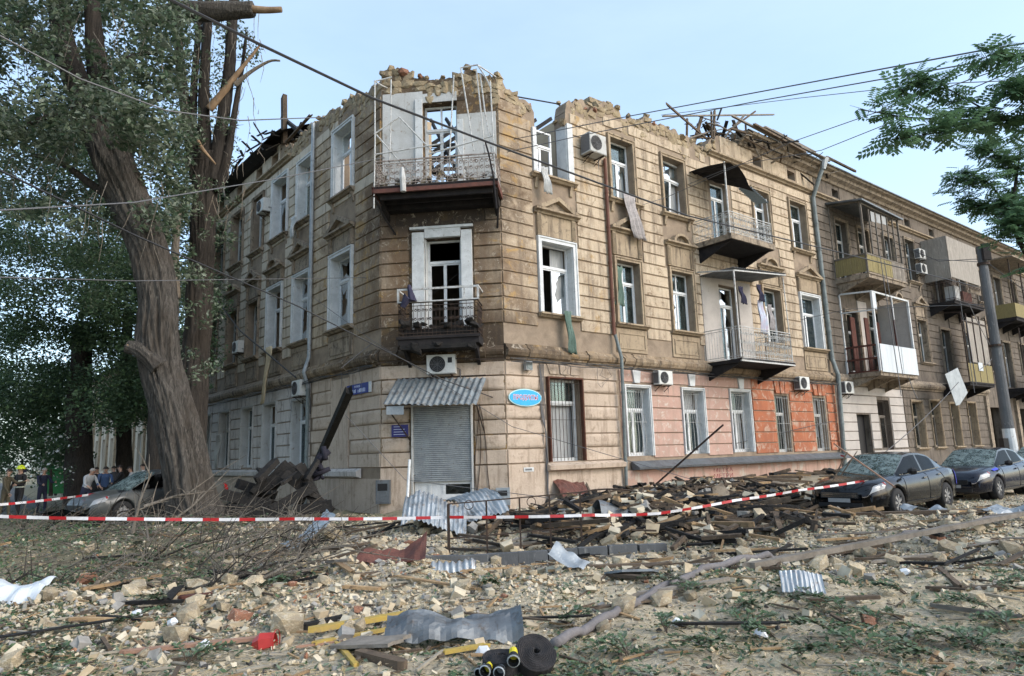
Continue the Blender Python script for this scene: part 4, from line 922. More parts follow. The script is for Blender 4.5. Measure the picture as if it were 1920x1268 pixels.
MT['white_sheet'] = pmat('white wall sheet', (.62, .66, .68), (.5, .54, .57), 2, stretch=(6, 1, .5), rough=.5, bump=.1)
cn = MB()
for z in (5.25, 5.9, 6.55): cn.bar((22, -.05, z), (22, -1.68, z), .07, .09)
for k in range(10): cn.bar((22.0, -.15 - k * .16, 5.3), (22.0, -.15 - k * .16, 6.5), .018)
cn.build('railing', MT['red_brown'], qB, FR); MB().bar((24.3, -1.62, 6.6), (24.3, -1.62, 8.6), .07).build('post', MT['red_brown'], qB, FR)
cn = MB()
for x in (22.0, 26.1): cn.bar((x, -1.68, 5.2), (x, -1.68, 9.25), .1)
cn.bar((22, -.05, 5.2), (22, -.05, 9.4), .08); cn.bar((22, -1.68, 9.25), (26.1, -1.68, 9.2), .08); cn.bar((22, -.05, 8.4), (22, -1.68, 8.3), .06); cn.bar((24.2, -1.68, 8.0), (24.2, -1.68, 9.2), .06); cn.bar((22, -.05, 9.4), (22, -1.68, 9.25), .08)
cn.build('post', MT['white'], qB, FR)
for i, (a, b) in enumerate(((22.05, 24.35), (24.4, 26.12))): MB().box(a, b, -1.78, -1.75, 5.18, 6.58).build('front_sheet', MT['white_sheet'], qB, FR)
slab('side_sheet', FR, MT['white_sheet'], 22.03, 22.35, 8.35, 9.2, -1.72, -1.7, qB); slab('white_render', FR, MT['white_wall'], 23.9, 24.9, 5.3, 9.3, -.06, 0, qB); slab('side_sheet', FR, MT['white_wall'], 26.12, 26.16, 5.3, 9.2, -1.6, -.05, qB)
for a_, b_, y_ in ((22.3, 22.75, -.3), (23.2, 23.6, -.6), (25.0, 25.5, -.3)): MB().box(a_, b_, y_ - .06, y_, 5.3, 8.2).build('door_leaf', MT['red_brown'], qB, FR)
qD = slab_part(FR, 33.3, 38.1, 1.5, 9.95, 10.15, 'soot'); railing(FR, [(33.35, -.05), (33.35, -1.48), (38.05, -1.48)], 10.2, 11.4, 'iron', qD, ornate=False, step=.22, t=.02)
slab('side_sheet', FR, MT['trim_dark'], 36.4, 38.3, 11.0, 14.0, -1.4, -1.36, qD)
MT['screen'] = pmat('weathered grey screen board', (.34, .31, .27), (.25, .225, .195), 1.5, (.35, .65), (.42, .39, .34), 5, stretch=(4, 4, .5), bump=.1)
MB().box(33.3, 33.34, -1.5, -.05, 11.5, 14.2).build('side_screen', MT['screen'], qD, FR); MB().box(33.3, 38.1, -1.5, -1.46, 11.6, 14.2).build('front_screen', MT['screen'], qD, FR)
MB().box(34.2, 34.9, -1.3, -.7, 10.2, 11.2).build('box', MT['white_dirty'], qD, FR); MB().box(35.4, 36.8, -1.3, -.7, 10.2, 11.0).build('crate', MT['red_brown'], qD, FR)
qD2 = slab_part(FR, 33.6, 37.6, 1.6, 4.95, 5.15, 'soot'); slab('front_panel', FR, MT['yellow_board'], 33.6, 37.6, 5.2, 6.3, -1.62, -1.58, qD2); slab('side_panel', FR, MT['screen'], 34.4, 37.6, 6.4, 9.2, -1.58, -1.54, qD2)
cn = MB()
for x in (33.62, 34.4, 35.4, 36.5, 37.58): cn.bar((x, -1.6, 5.2), (x, -1.6, 9.4), .06)
cn.bar((33.6, -1.6, 8.9), (37.6, -1.6, 8.9), .07); cn.bar((33.6, -1.6, 9.4), (33.6, -.02, 9.6), .06); cn.build('post', MT['iron'], qD2, FR)
slab('cloth', FR, MT['white_sheet'], 35.2, 35.9, 5.9, 6.4, -1.66, -1.64, qD2)
qE = slab_part(FR, 44.2, 50, 1.5, 9.95, 10.2, 'soot'); slab('front_panel', FR, MT['yellow_board'], 44.2, 50, 10.2, 11.2, -1.52, -1.48, qE); MB().box(44.2, 44.24, -1.5, 0, 10.2, 11.2).build('side_panel', MT['yellow_board'], qE, FR)
cn = MB()
for x in (44.25, 46.5, 49.9): cn.bar((x, -1.5, 11.2), (x, -1.5, 14.4), .07)
cn.build('post', MT['iron'], qE, FR); mb = MB(); mb.box(43.9, 50.3, -1.9, 0, 14.45, 14.55); mb.build('awning', MT['trim_dark'], qE, FR)
qE2 = slab_part(FR, 44.2, 50, 1.5, 4.95, 5.2, 'soot'); board_front(FR, [(44.25, -1.48), (49.9, -1.48)], 5.25, 6.5, 'screen', qE2, .35); cn = MB()
for x in (44.25, 47, 49.9): cn.bar((x, -1.5, 6.5), (x, -1.5, 9.4), .06)
cn.build('post', MT['iron'], qE2, FR)

# ------------------------------------------------------------------ down pipes (parts of the house)
def pipe_part(F, pts, r, mat, name='drainpipe', collars=True):
    mb = MB(); mb.tube(pts, r, 10)
    if collars:
        for (a, b) in zip(pts, pts[1:]):
            a, b = Vector(a), Vector(b); n = int((b - a).length / 1.6)
            for i in range(1, n + 1):
                p = a.lerp(b, i / (n + 1)); d = (b - a).normalized() * .035; mb.tube([p - d, p + d], r * 1.22, 10)
    return mb.build(name, MT[mat], bld, F, smooth=False)
pipe_part(FR, [(4.9, -.14, 5.85), (4.93, -.14, 12.6)], .065, 'pipe_rust'); pipe_part(FR, [(5.08, -.14, .1), (5.0, -.34, 5.0), (4.93, -.16, 5.85)], .062, 'pipe')
pp = pipe_part(FR, [(20.42, -.16, .3), (20.4, -.34, 5.1), (20.35, -.16, 5.9), (20.2, -.16, 14.3), (20.3, -.5, 15.2), (20.5, -.72, 15.9)], .11, 'pipe')
MB().tube([(20.45, -.72, 15.7), (20.55, -.78, 16.3)], [.12, .24], 10).build('rain_head', MT['zinc'], pp, FR)
pipe_part(FL, [(-5.2, -.15, 4.4), (-5.2, -.34, 5.0), (-5.2, -.15, 5.6), (-5.2, -.15, 15.1)], .075, 'zinc'); pipe_part(FL, [(-5.3, -.15, .1), (-5.22, -.15, 4.4)], .07, 'pipe')
pipe_part(FL, [(-18.85, -.2, .1), (-18.85, -.2, 14.6)], .12, 'white_dirty')

# neighbour wall closing the left wing
MB().box(-19.9, -19.02, .0, 8, 0, 14.4).build('end_wall', MT['white_dirty'], bld, FL)
# ------------------------------------------------------------------ things fixed to the house
def px(x, y, Y):
    """point at forward distance Y on the sight line through (x, y) of the 1920 wide photograph"""
    v = _C @ Vector((x - 960, 634 - y, 1290)); return EYE + v * (Y / v.y)
def text_mesh(s, size, name, mat, parent, M, ext=.004, bold=0):
    cu = bpy.data.curves.new(name, 'FONT'); cu.body = s; cu.size = size; cu.align_x = 'CENTER'; cu.align_y = 'CENTER'; cu.extrude = ext; cu.offset = bold; cu.resolution_u = 2
    t = bpy.data.objects.new(name, cu); COL.objects.link(t); dg = bpy.context.evaluated_depsgraph_get(); dg.update()
    me = bpy.data.meshes.new_from_object(t.evaluated_get(dg)); bpy.data.objects.remove(t); bpy.data.curves.remove(cu)
    me.materials.clear(); me.materials.append(mat); me.transform(Matrix.Rotation(PI / 2, 4, 'X'))
    o = bpy.data.objects.new(name, me); put(o, parent, M); return o
def ac_unit(F, x, z, wd, h, d, label, facing='out', y=0, mat='ac'):
    """outdoor unit on two brackets, wall at y = 0"""
    root = empty('air_conditioner', None, label, 'air conditioner', 'outdoor air conditioner units on the house walls', M=F @ T(x, y, z))
    G = WM[root.name]; mb = MB(); yb = -.1; yf = -.1 - d; e = .02
    mb.box(-wd / 2 + e, wd / 2 - e, yf, yb, e, h - e).box(-wd / 2, wd / 2, yf + e, yb - e, 0, h); mb.build('casing', MT[mat], root, G)
    c = -wd * .12; r = min(h * .42, wd * .32); g = MB()
    for k in range(5):
        rr = r * (k + 1) / 5; g.tube([(c + rr * math.cos(t * PI / 9), yf - .014, h / 2 + rr * math.sin(t * PI / 9)) for t in range(19)], .0055, 3, caps=False)
    for k in range(8): g.bar((c, yf - .012, h / 2), (c + r * math.cos(k * PI / 4), yf - .012, h / 2 + r * math.sin(k * PI / 4)), .008)
    g.build('fan_grille', MT['cable_grey'], root, G)
    MB().tube([(c, yf - .001, h / 2), (c, yf - .006, h / 2)], r, 20).build('fan_opening', MT['black'], root, G)
    s = MB(); s.box(-wd / 2 - .004, -wd / 2 + .001, yf + .03, yb - .03, .05, h - .05)
    s.build('side_grille', MT['cable_grey'], root, G)
    for sx in (-1, 1):
        b = MB(); b.bar((sx * wd * .33, .0, -.03), (sx * wd * .33, yf, -.03), .035).bar((sx * wd * .33, -.01, -.03), (sx * wd * .33, -.01, -.28), .03).bar((sx * wd * .33, -.01, -.26), (sx * wd * .33, yf * .8, -.04), .02); b.build('bracket', MT['iron'], root, G)
    MB().tube([(wd / 2, yb - .1, h * .3), (wd / 2 + .09, yb + .02, h * .25), (wd / 2 + .1, -.03, -.3), (wd / 2 + .06, -.02, -.7)], .018, 5).build('hose', MT['cable_grey'], root, G)
    return root
a1 = ac_unit(FC, 2.04, 4.27, .92, .6, .3, 'white air conditioner above the shop awning at the house corner')
MB().box(.22, .36, -.404, -.401, .33, .5).build('label_plate', MT['black'], a1, WM[a1.name])
ac_unit(FR, 4.15, 12.45, .85, .75, .5, 'big grey air conditioner high beside the rusty drainpipe', mat='white_dirty')
ac_unit(FR, 7.3, 4.12, .8, .52, .3, 'air conditioner under the ledge between two pink ground floor windows')
ac_unit(FR, 17.1, 4.25, .85, .6, .32, 'air conditioner on the orange wall left of the thick drainpipe')
ac_unit(FR, 21.3, 4.2, .85, .6, .32, 'air conditioner just right of the thick drainpipe over the white wall')
ac_unit(FR, 32.4, 12.85, .85, .62, .34, 'upper one of two air conditioners stacked beside the grey screened balcony')
ac_unit(FR, 32.35, 11.9, .85, .62, .34, 'lower one of two air conditioners stacked beside the grey screened balcony')
ac_unit(FL, -10.1, 12.75, .8, .6, .34, 'air conditioner under the burnt roof on the left wing')
ac_unit(FL, -5.75, 4.15, .8, .6, .32, 'air conditioner beside the zinc drainpipe on the left wing')
ac_unit(FL, -12.85, 6.75, .75, .55, .3, 'small air conditioner hanging under a second storey window of the left wing')

# signs
def sign(name, label, F, M, poly, mat, t=.02, rim=None):
    root = empty(name, None, label, 'sign', M=F @ M); G = WM[root.name]
    MB().plate(poly, -t, 0).build('board', MT[mat], root, G)
    if rim: MB().plate([(x * rim[0], z * rim[1]) for x, z in poly], -t * .6, 0.001).build('rim', MT[rim[2]], root, G)
    return root, G
MT['sign_blue'] = plain('bright cyan sign board', (.01, .36, .66), .35); MT['sign_rim'] = plain('pale aqua rim', (.45, .70, .72), .4)
MT['red_letter'] = plain('dark red lettering', (.38, .03, .08), .4); MT['pale_letter'] = plain('pale lettering', (.62, .68, .85), .5)
MT['sign_navy'] = plain('navy enamel', (.022, .04, .22), .35); MT['sign_violet'] = plain('dark blue enamel', (.03, .028, .16), .4)
MT['yellow_paint'] = plain('yellow paint', (.62, .52, .03), .45)
ell = [(.64 * math.cos(2 * PI * k / 36), .25 * math.sin(2 * PI * k / 36)) for k in range(36)]
r1, G1 = sign('shop_sign', 'oval blue food shop sign with red lettering right of the shutter', FR, T(.72, -.09, 3.48), ell, 'sign_blue', .03, (1.06, 1.12, 'sign_rim'))
text_mesh('ПРОДУКТЫ', .2, 'lettering_edge', MT['pale_letter'], r1, G1 @ T(0, -.032, 0) @ Matrix.Diagonal((.88, 1, 1, 1)), .002, .012)
text_mesh('ПРОДУКТЫ', .2, 'lettering', MT['red_letter'], r1, G1 @ T(0, -.037, 0) @ Matrix.Diagonal((.88, 1, 1, 1)), .002)
rect = lambda w, h: [(-w / 2, -h / 2), (w / 2, -h / 2), (w / 2, h / 2), (-w / 2, h / 2)]
r2, G2 = sign('street_name_sign', 'long blue street name sign at the left end of the corner', FL, T(-1.35, -.12, 4.02), rect(1.5, .34), 'sign_navy', .02)
text_mesh('ВУЛИЦЯ', .1, 'lettering', MT['pale_letter'], r2, G2 @ T(0, -.023, .08), .002)
mb = MB()
for k in range(13):
    if k != 6: mb.box(-.6 + k * .093, -.6 + k * .093 + rnd.uniform(.03, .065), -.024, -.02, -.12, -.12 + rnd.uniform(.09, .13))
mb.build('worn_lettering', MT['pale_letter'], r2, G2)
MB().box(.78, .95, -.02, 0, -.17, .17).build('number_plate', MT['white'], r2, G2)
r3, G3 = sign('opening_hours_sign', 'small dark blue notice plate left of the roller shutter', FC, T(.64, -.09, 2.55), rect(.54, .38), 'sign_violet', .015)
mb = MB()
for k in range(4): mb.box(-.2, rnd.uniform(.0, .2), -.018, -.015, .12 - k * .08, .135 - k * .08)
mb.build('worn_print', MT['pale_letter'], r3, G3)
r4, G4 = sign('paper_notice', 'small white paper notice on the beige plinth below the oval sign', FR, T(.78, -.075, 1.58 - .35), rect(.4, .13), 'white', .006)
mb = MB()
for k in range(6): mb.box(-.14 + k * .045, -.11 + k * .045, -.009, -.006, -.03, .03)
mb.build('worn_print', MT['black'], r4, G4)
MT['graffiti'] = plain('dark red spray paint', (.22, .045, .05), .8)
gr = text_mesh('МЕТКА\nМЕТРИ', .34, 'graffiti', MT['graffiti'], None, FR @ T(10.8, -.093, .72) @ Matrix.Diagonal((1.1, 1, .66, 1)), .001)
tag(gr, 'dark red spray painted lettering on the pink plinth', 'graffiti')
# meter cabinets, junction box
def cabinet(F, x, z, w_, h, label, mat='zinc_dark'):
    root = empty('meter_cabinet', None, label, 'meter cabinet', M=F @ T(x, -.06, z)); G = WM[root.name]
    MB().box(-w_ / 2, w_ / 2, -.16, 0, 0, h).build('casing', MT[mat], root, G); MB().box(-w_ / 2 + .03, w_ / 2 - .03, -.175, -.16, .04, h - .04).build('door', MT[mat], root, G)
    MB().box(-w_ / 2 + .07, w_ / 2 - .07, -.181, -.176, h * .55, h * .85).build('vent', MT['black'], root, G)
cabinet(FC, .12, .33, .45, .72, 'grey meter cabinet on the wall left of the roller shutter')
cabinet(FC, 3.86, .2, .42, .52, 'small grey meter cabinet on the wall right of the roller shutter', 'zinc')
jb = empty('junction_box', None, 'grey junction box with cables above the oval sign', 'junction box', M=FR @ T(.82, -.1, 4.36)); MB().box(-.13, .13, -.14, 0, 0, .28).build('casing', MT['zinc'], jb, WM[jb.name]); MB().box(-.11, .11, -.155, -.14, .02, .26).build('lid', MT['pipe'], jb, WM[jb.name])
gv = MB()
for k in range(6): gv.box(15.4, 16.3, -.12, -.1, .1 + k * .06, .13 + k * .06)
gv.box(15.35, 15.4, -.13, -.09, .05, .5).box(16.3, 16.35, -.13, -.09, .05, .5); gv.build('vent_grille', MT['zinc_dark'], bld, FR)
# corrugated shop awning
aw = empty('shop_awning', None, 'grey corrugated metal awning over the roller shutter with dents', 'awning', M=FC @ T(0, 0, 0)); GA = WM[aw.name]
sheet = corrugated(2.95, 1.3, .2, .028, 6, lambda u, v: .02 * math.sin(u * 9) * (1 - v), .05, 4)
# skewed to the left towards the street
sh_ = Matrix.Identity(4); sh_[0][1] = .26
MT['zinc_old'] = pmat('old stained corrugated sheet', (.27, .30, .31), (.17, .19, .20), 2.5, (.35, .65), (.12, .085, .06), 6, (.55, .68), c4=(.10, .10, .10), rough=.55, metal=.3, bump=.2)
sheet.build('roof_sheet', MT['zinc_old'], aw, GA @ T(.36, -.98, 3.33) @ Matrix.Rotation(math.atan2(.86, .95), 4, 'X') @ sh_)
MB().bar((.42, -.96, 3.3), (.95, -.03, 2.25), .03).build('stay', MT['iron'], aw, GA); MB().bar((3.2, -.92, 3.3), (3.32, -.03, 2.4), .03).build('stay', MT['iron'], aw, GA)
MB().bar((.4, -.97, 3.29), (3.25, -.95, 3.29), .035).bar((.7, -.04, 4.2), (3.4, -.04, 4.2), .035).build('frame', MT['iron'], aw, GA)
MB().plate([(.46, 3.02), (1.0, 3.0), (1.0, 3.28), (.46, 3.28)], -.965, -.95).build('valance', MT['zinc'], aw, GA)

# cloths and torn curtains hanging out of windows
def cloth(name, label, F, x, y, z, w_, h, mat, cat='cloth', sway=.1, taper=.6, seed=0, group=None):
    vs = []; n, m = 8, 10; r = random.Random(seed)
    for j in range(m + 1):
        v = j / m; ww = w_ * (1 - (1 - taper) * math.sin(v * PI) * .9) * (1 if v < .9 else .85)
        for i in range(n + 1):
            u = i / n - .5; vs.append((x + u * ww + sway * v * v, y + .05 * math.sin(u * 17 + v * 3) - .06 * v + .03 * math.sin(v * 8), z - h * v + .03 * math.sin(u * 11) * (v > .8)))
    mb = MB(); mb.add(vs, [((n + 1) * j + i, (n + 1) * (j + 1) + i, (n + 1) * (j + 1) + i + 1, (n + 1) * j + i + 1) for j in range(m) for i in range(n)])
    o = mb.build(name, MT[mat], None, F, smooth=True); s = o.modifiers.new('thick', 'SOLIDIFY'); s.thickness = .008
    return tag(o, label, cat, group)
MT['lace'] = pmat('grey lace cloth', (.42, .39, .38), (.26, .24, .24), 9, stretch=(1, 1, 1), bump=.3)
MT['cream'] = pmat('cream cloth', (.62, .52, .35), (.48, .40, .27), 3); MT['green_cloth'] = pmat('faded green cloth', (.16, .24, .20), (.10, .15, .12), 4)
MT['blue_cloth'] = pmat('dark blue cloth', (.03, .03, .06), (.06, .055, .09), 4); MT['pale_blue'] = pmat('pale blue laundry', (.45, .55, .66), (.5, .42, .5), 4)
cloth('torn_curtain', 'grey lace curtain hanging out of the third storey window right of the rusty drainpipe', FR, 6.0, -.3, 11.35, .75, 1.7, 'lace', 'curtain', .45, .8, 1)
cloth('torn_curtain', 'pale cloth hanging over the sill of the roofless top window', FR, 1.75, -.3, 11.45, .4, .95, 'white_dirty', 'curtain', .1, .7, 2)
cloth('torn_curtain', 'long cream curtain blown out over the string course of the left wing', FL, -8.35, -.5, 6.4, .5, 2.3, 'cream', 'curtain', -.5, .5, 3)
cloth('torn_curtain', 'pale curtain hanging from a third storey window of the left wing', FL, -6.45, -.35, 11.5, .45, .9, 'white', 'curtain', -.1, .6, 4)
cloth('torn_curtain', 'pale curtain hanging out of a ground floor window of the left wing', FL, -14.8, -.35, 3.1, .5, 1.6, 'white_dirty', 'curtain', -.1, 1.2, 5)
cloth('hanging_cloth', 'green cloth strip hanging below the white framed window', FR, 2.55, -.3, 6.45, .4, 1.45, 'green_cloth', 'cloth', .1, .6, 6)
cloth('torn_curtain', 'green net curtain blown across the window beside the rusty drainpipe', FR, 5.45, -.04, 8.5, .55, 1.5, 'green_cloth', 'curtain', -.1, .3, 7)
cloth('laundry', 'pale blue laundry drying on the second storey balcony', FR, 12.3, -1.5, 7.7, .5, 1.4, 'pale_blue', 'laundry', .05, .9, 8, 'laundry on the second storey balcony')
cloth('laundry', 'pink and white towel drying at the end of the second storey balcony', FR, 12.95, -1.5, 7.6, .35, 1.1, 'lace', 'laundry', .0, .9, 9, 'laundry on the second storey balcony')
for k, (x, z) in enumerate(((10.9, 8.1), (12.2, 8.35))):
    cloth('laundry', ('black garment pegged beside the white post of the second storey balcony', 'dark garment hanging in the middle of the second storey balcony')[k], FR, x, -1.55, z, .4, .7, 'blue_cloth', 'laundry', .1, .5, 10 + k, 'laundry on the second storey balcony')
ms = MB(); ms.plate([(0, 0), (1.95, .48), (2.95, -.95), (1.5, -1.7), (.95, -1.75)], -.01, .02)
tag(ms.build('torn_metal_sheet', MT['zinc'], None, FR @ T(30.2, -1.55, 5.45)), 'crumpled grey metal sheet dangling beside the shaded balcony', 'metal sheet')
tag(MB().tube([(1.0, -1.05, 6.3), (1.15, -1.05, 6.6), (1.3, -1.0, 6.5), (1.2, -1.05, 7.0)], [.08, .17, .15, .05], 7).build('burnt_rag', MT['blue_cloth'], None, FC), 'dark burnt rag caught on the small corner balcony rail', 'rag')

# ------------------------------------------------------------------ cables
def sag(a, b, s, n=14):
    a, b = Vector(a), Vector(b); return [a.lerp(b, t / n) - Vector((0, 0, s * 4 * (t / n) * (1 - t / n))) for t in range(n + 1)]
def wire(pts, r, label, mat='cable', group='overhead cables crossing the street'):
    o = MB().tube(pts, r, 5).build('overhead_cable', MT[mat]); return tag(o, label, 'cable', group)
wire([px(300, -10, 9), px(480, 80, 10), px(700, 185, 12), px(960, 284, 15), px(1290, 405, 21), px(1560, 470, 29), px(1840, 540, 38)], .026, 'thick black cable running from the top left down across the whole facade')
wire([px(-10, 62, 10), px(150, 148, 11), px(310, 207, 12.5), px(450, 226, 14), px(610, 220, 21.5)], .016, 'cable crossing the poplar crown to the left wing roof', 'cable_grey')
wire([px(-10, 315, 8), px(250, 440, 11), px(560, 575, 16), px(830, 712, 20), px(1000, 772, 23), px(1200, 858, 26), px(1300, 850, 28), px(1560, 790, 33)], .016, 'cable sagging in front of the shop corner and the pink wall')
wire([px(-10, 395, 9), px(250, 380, 12), px(520, 335, 18), px(800, 280, 24), px(960, 262, 22), px(1180, 218, 18), px(1840, 95, 10), px(1930, 80, 9.5)], .014, 'upper thin cable from the house corner to the top right', 'cable_grey')
wire([px(930, 290, 22), px(1100, 252, 20), px(1420, 190, 16), px(1840, 116, 11), px(1940, 95, 10)], .014, 'second thin cable from the house corner to the top right', 'cable_grey')
wire([px(1240, 216, 30), px(1500, 184, 24), px(1740, 158, 18), px(1930, 150, 16)], .013, 'thin cable nearly level in the right sky', 'cable_grey')
wire([px(640, 690, 22), px(900, 480, 24), px(1250, 370, 26), px(1480, 268, 20), px(1760, 170, 14), px(1930, 110, 12)], .012, 'thin cable rising across the third storey to the right', 'cable_grey')
wire([px(1180, 390, 30), px(1380, 310, 26), px(1540, 282, 20), px(1720, 210, 15), px(1930, 120, 12)], .012, 'lower thin cable rising to the leafy branch', 'cable_grey')
wire([px(870, 135, 22.5), px(960, 180, 24), px(1045, 195, 26), px(1150, 262, 27)], .03, 'slack black cable bridging the gap in the broken wall top')
wire([px(385, 535, 30), px(450, 620, 26), px(555, 708, 24)], .03, 'dark cable end hanging off the left wing')
wire([px(0, 520, 9), px(250, 527, 14), px(600, 522, 22), px(720, 520, 23)], .01, 'thin level wire passing behind the leaning poplar', 'cable_grey')
wire([px(1150, 690, 27), px(1420, 520, 33), px(1640, 480, 38), px(1848, 492, 26)], .014, 'cable from the second storey to the concrete pole', 'cable_grey')
wire([px(1640, 440, 38), px(1760, 490, 32), px(1848, 485, 26)], .014, 'cable from the eaves to the concrete pole')
wire([px(1848, 490, 26), px(1930, 552, 30)], .018, 'cable leaving the concrete pole to the right')
wire([px(1500, 600, 30), px(1590, 580, 28), px(1860, 570, 26)], .012, 'thin wire reaching the middle of the concrete pole', 'cable_grey')
wire([px(640, 770, 20), px(760, 900, 20), px(1000, 930, 19), px(1160, 955, 19)], .01, 'thin wire fallen across the shop corner', 'cable_grey')
wire([px(590, 560, 24), px(700, 640, 22), px(960, 800, 20), px(1300, 900, 19)], .009, 'thin loose wire slanting over the oval sign', 'cable_grey')
# cable bundle along the string course and down beside the sign
cb_ = MB()
for k in range(4):
    cb_.tube([(x, -.3 - .02 * k, 4.68 - .03 * k + .05 * math.sin(x * 1.7 + k * 2)) for x in [i * .5 for i in range(42)]], .016, 4)
cb_.build('cable_bundle', MT['cable'], bld, FR)
cb_ = MB()
for k in range(5):
    cb_.tube([(1.35 + .04 * k + .02 * math.sin(z * 5 + k), -.1, z) for z in [4.6 - i * .25 for i in range(8)]] + [(1.5 + .03 * math.sin(z * 3 + k), -.1 - .01 * k, z) for z in [2.4 - i * .3 for i in range(8)]], .013, 4)
cb_.build('cable_bundle', MT['cable_grey'], bld, FR)
cb_ = MB()
for k in range(3): cb_.tube([(3.1 + .5 * (k == 1) * t + .1 * math.sin(t * 4 + k), -.08, 3.3 - 3.0 * t) for t in [i / 8 for i in range(9)]], .014, 4)
cb_.tube([(x, -.3, 4.7 + .04 * math.sin(x * 3)) for x in (0, .6, 1.3, 2, 2.7, 3.4, 4)], .02, 4)
cb_.build('cable_bundle', MT['iron'], bld, FC)
cb_ = MB()
for k in range(3): cb_.tube([(-x, -.3 - .02 * k, 4.66 - .04 * k + .05 * math.sin(x * 1.9 + k)) for x in [i * .6 for i in range(31)]], .015, 4)
cb_.build('cable_bundle', MT['cable'], bld, FL)
lp = MB()
for k in range(7):
    x = rnd.uniform(.3, 4.5); lp.tube([(x + rnd.uniform(-.3, .3) * math.sin(t), -.32, 4.6 - t * .35) for t in [i * .4 for i in range(rnd.randint(3, 8))]], .008, 3)
lp.build('dangling_wire', MT['cable_grey'], bld, FR)
lp = MB()
for k in range(9):
    x = -rnd.uniform(.2, 7); lp.tube([(x + rnd.uniform(-.3, .3) * math.sin(t + k), -.34, rnd.choice((4.6, 9.8)) - t * .4) if False else (x + .2 * math.sin(t + k), -.34, 4.7 - t * .4) for t in [i * .4 for i in range(rnd.randint(4, 11))]], .008, 3)
lp.build('dangling_wire', MT['cable_grey'], bld, FL)
lp = MB()
for (a, b) in (((23.0, -1.9, 11.2), (23.3, -1.95, 4.0)), ((23.4, -1.9, 11.0), (23.8, -1.95, 5.0)), ((33.6, -1.7, 10), (33.8, -1.7, 4.5)), ((34.1, -1.7, 9), (34.0, -1.8, 5.0)), ((24.8, -1.8, 5.0), (25.3, -1.9, 3.9)), ((35, -1.7, 10), (37, -1.9, 7.5)), ((39, -2, 7.8), (34, -2, 5.8)), ((20, -2.2, 1.2), (31, -1.9, 5.0))):
    lp.tube(sag(a, b, .15, 6), .02, 4)
lp.build('dangling_wire', MT['cable_grey'], bld, FR)
# concrete pole
pole = empty('utility_pole', (18.42, 26.0, 0), 'leaning grey concrete utility pole beside the far balconies', 'utility pole'); GP = WM[pole.name]
MT['concrete'] = pmat('weathered concrete pole', (.13, .135, .14), (.09, .095, .10), 2, (.35, .65), (.25, .25, .24), 7, (.58, .7), stretch=(1, 1, .4), bump=.3)
MB().tube([(.02, 0, 0), (0, 0, 3), (.0, 0, 6), (-.02, 0, 9.15)], [.205, .185, .165, .15], 14).build('shaft', MT['concrete'], pole, GP)
MB().tube([(.02, 0, 1.0), (.0, 0, 2.1)], [.215, .203], 14).build('white_band', MT['white'], pole, GP); MB().box(-.42, -.24, -.26, .0, 1.35, 1.75).build('meter_box', MT['black'], pole, GP)
MB().tube([(0, 0, 8.4), (0, 0, 8.5)], .22, 12).tube([(0, 0, 5.2), (0, 0, 5.28)], .235, 12).build('clamp_band', MT['iron'], pole, GP); MB().box(-.14, .14, -.3, -.18, 8.55, 9.2).build('cap_bracket', MT['soot'], pole, GP)
# ------------------------------------------------------------------ ground
NR = np.random.default_rng(11)
_lat = NR.random((257, 257))
def vnoise(x, y, s):
    x = np.asarray(x, float) * s + 1000; y = np.asarray(y, float) * s + 1000
    xi, yi = np.floor(x).astype(int), np.floor(y).astype(int); fx, fy = x - xi, y - yi
    fx = fx * fx * (3 - 2 * fx); fy = fy * fy * (3 - 2 * fy); g = lambda a, b: _lat[a % 257, b % 257]
    return (g(xi, yi) * (1 - fx) + g(xi + 1, yi) * fx) * (1 - fy) + (g(xi, yi + 1) * (1 - fx) + g(xi + 1, yi + 1) * fx) * fy
def sd(x, y):
    a, b = x - PR.x, y - PR.y; return a * .7876 + b * .6162, a * .6162 - b * .7876
def ground_h(x, y):
    x = np.asarray(x, float); y = np.asarray(y, float); s, d = sd(x, y)
    h = .34 * np.exp(-((d - 3.0) / 1.5) ** 2) * sm(1.0, 4.5, s) * (1 - sm(16, 21, s))
    h += .24 * sm(.3, 2, d) * (1 - sm(6.5, 9.5, d)) * sm(-2, 3, s) * (1 - sm(15, 21, s)) * sm(-1, .5, d)
    h += .38 * np.exp(-(((x + 7.2) / 3.6) ** 2 + ((y - 15.2) / 2.3) ** 2)) + .3 * np.exp(-(((x + 1.6) / 1.3) ** 2 + ((y - 14.6) / 1.0) ** 2))
    h += .30 * np.exp(-(((x - 2.6) / 2.2) ** 2 + ((y - 14.8) / 1.5) ** 2))
    near = (1 - sm(14, 19, np.abs(x))) * (1 - sm(22, 28, y)) * sm(1, 3, y)
    h += near * (.11 * (vnoise(x, y, .8) - .5) + .07 * (vnoise(x, y, 2.3) - .5) + .035 * (vnoise(x, y, 6) - .5) + .02 * (vnoise(x, y, 13) - .5))
    h += near * .30 * np.clip(vnoise(x + 13, y, .55) - .42, 0, 1) * sm(7.5, 10, y) * (1 - sm(17, 21, y)) * 1.3 + near * .10 * np.clip(vnoise(x, y + 9, 1.4) - .5, 0, 1) * sm(7, 9, y) * 2
    # cars stand on the road
    h *= 1 - .9 * np.exp(-(((d - 9.0) / 1.3) ** 4)) * sm(1.2, 2.8, s) * (1 - sm(18, 22, s))
    return h
gh = lambda x, y: float(ground_h(x, y))
def gp(X, Y_, z=0):
    v = _C @ Vector((X - 960, 634 - Y_, 1290)); t = (z - EYE.z) / v.z; p = EYE + v * t
    return Vector((p.x, p.y, gh(p.x, p.y)))
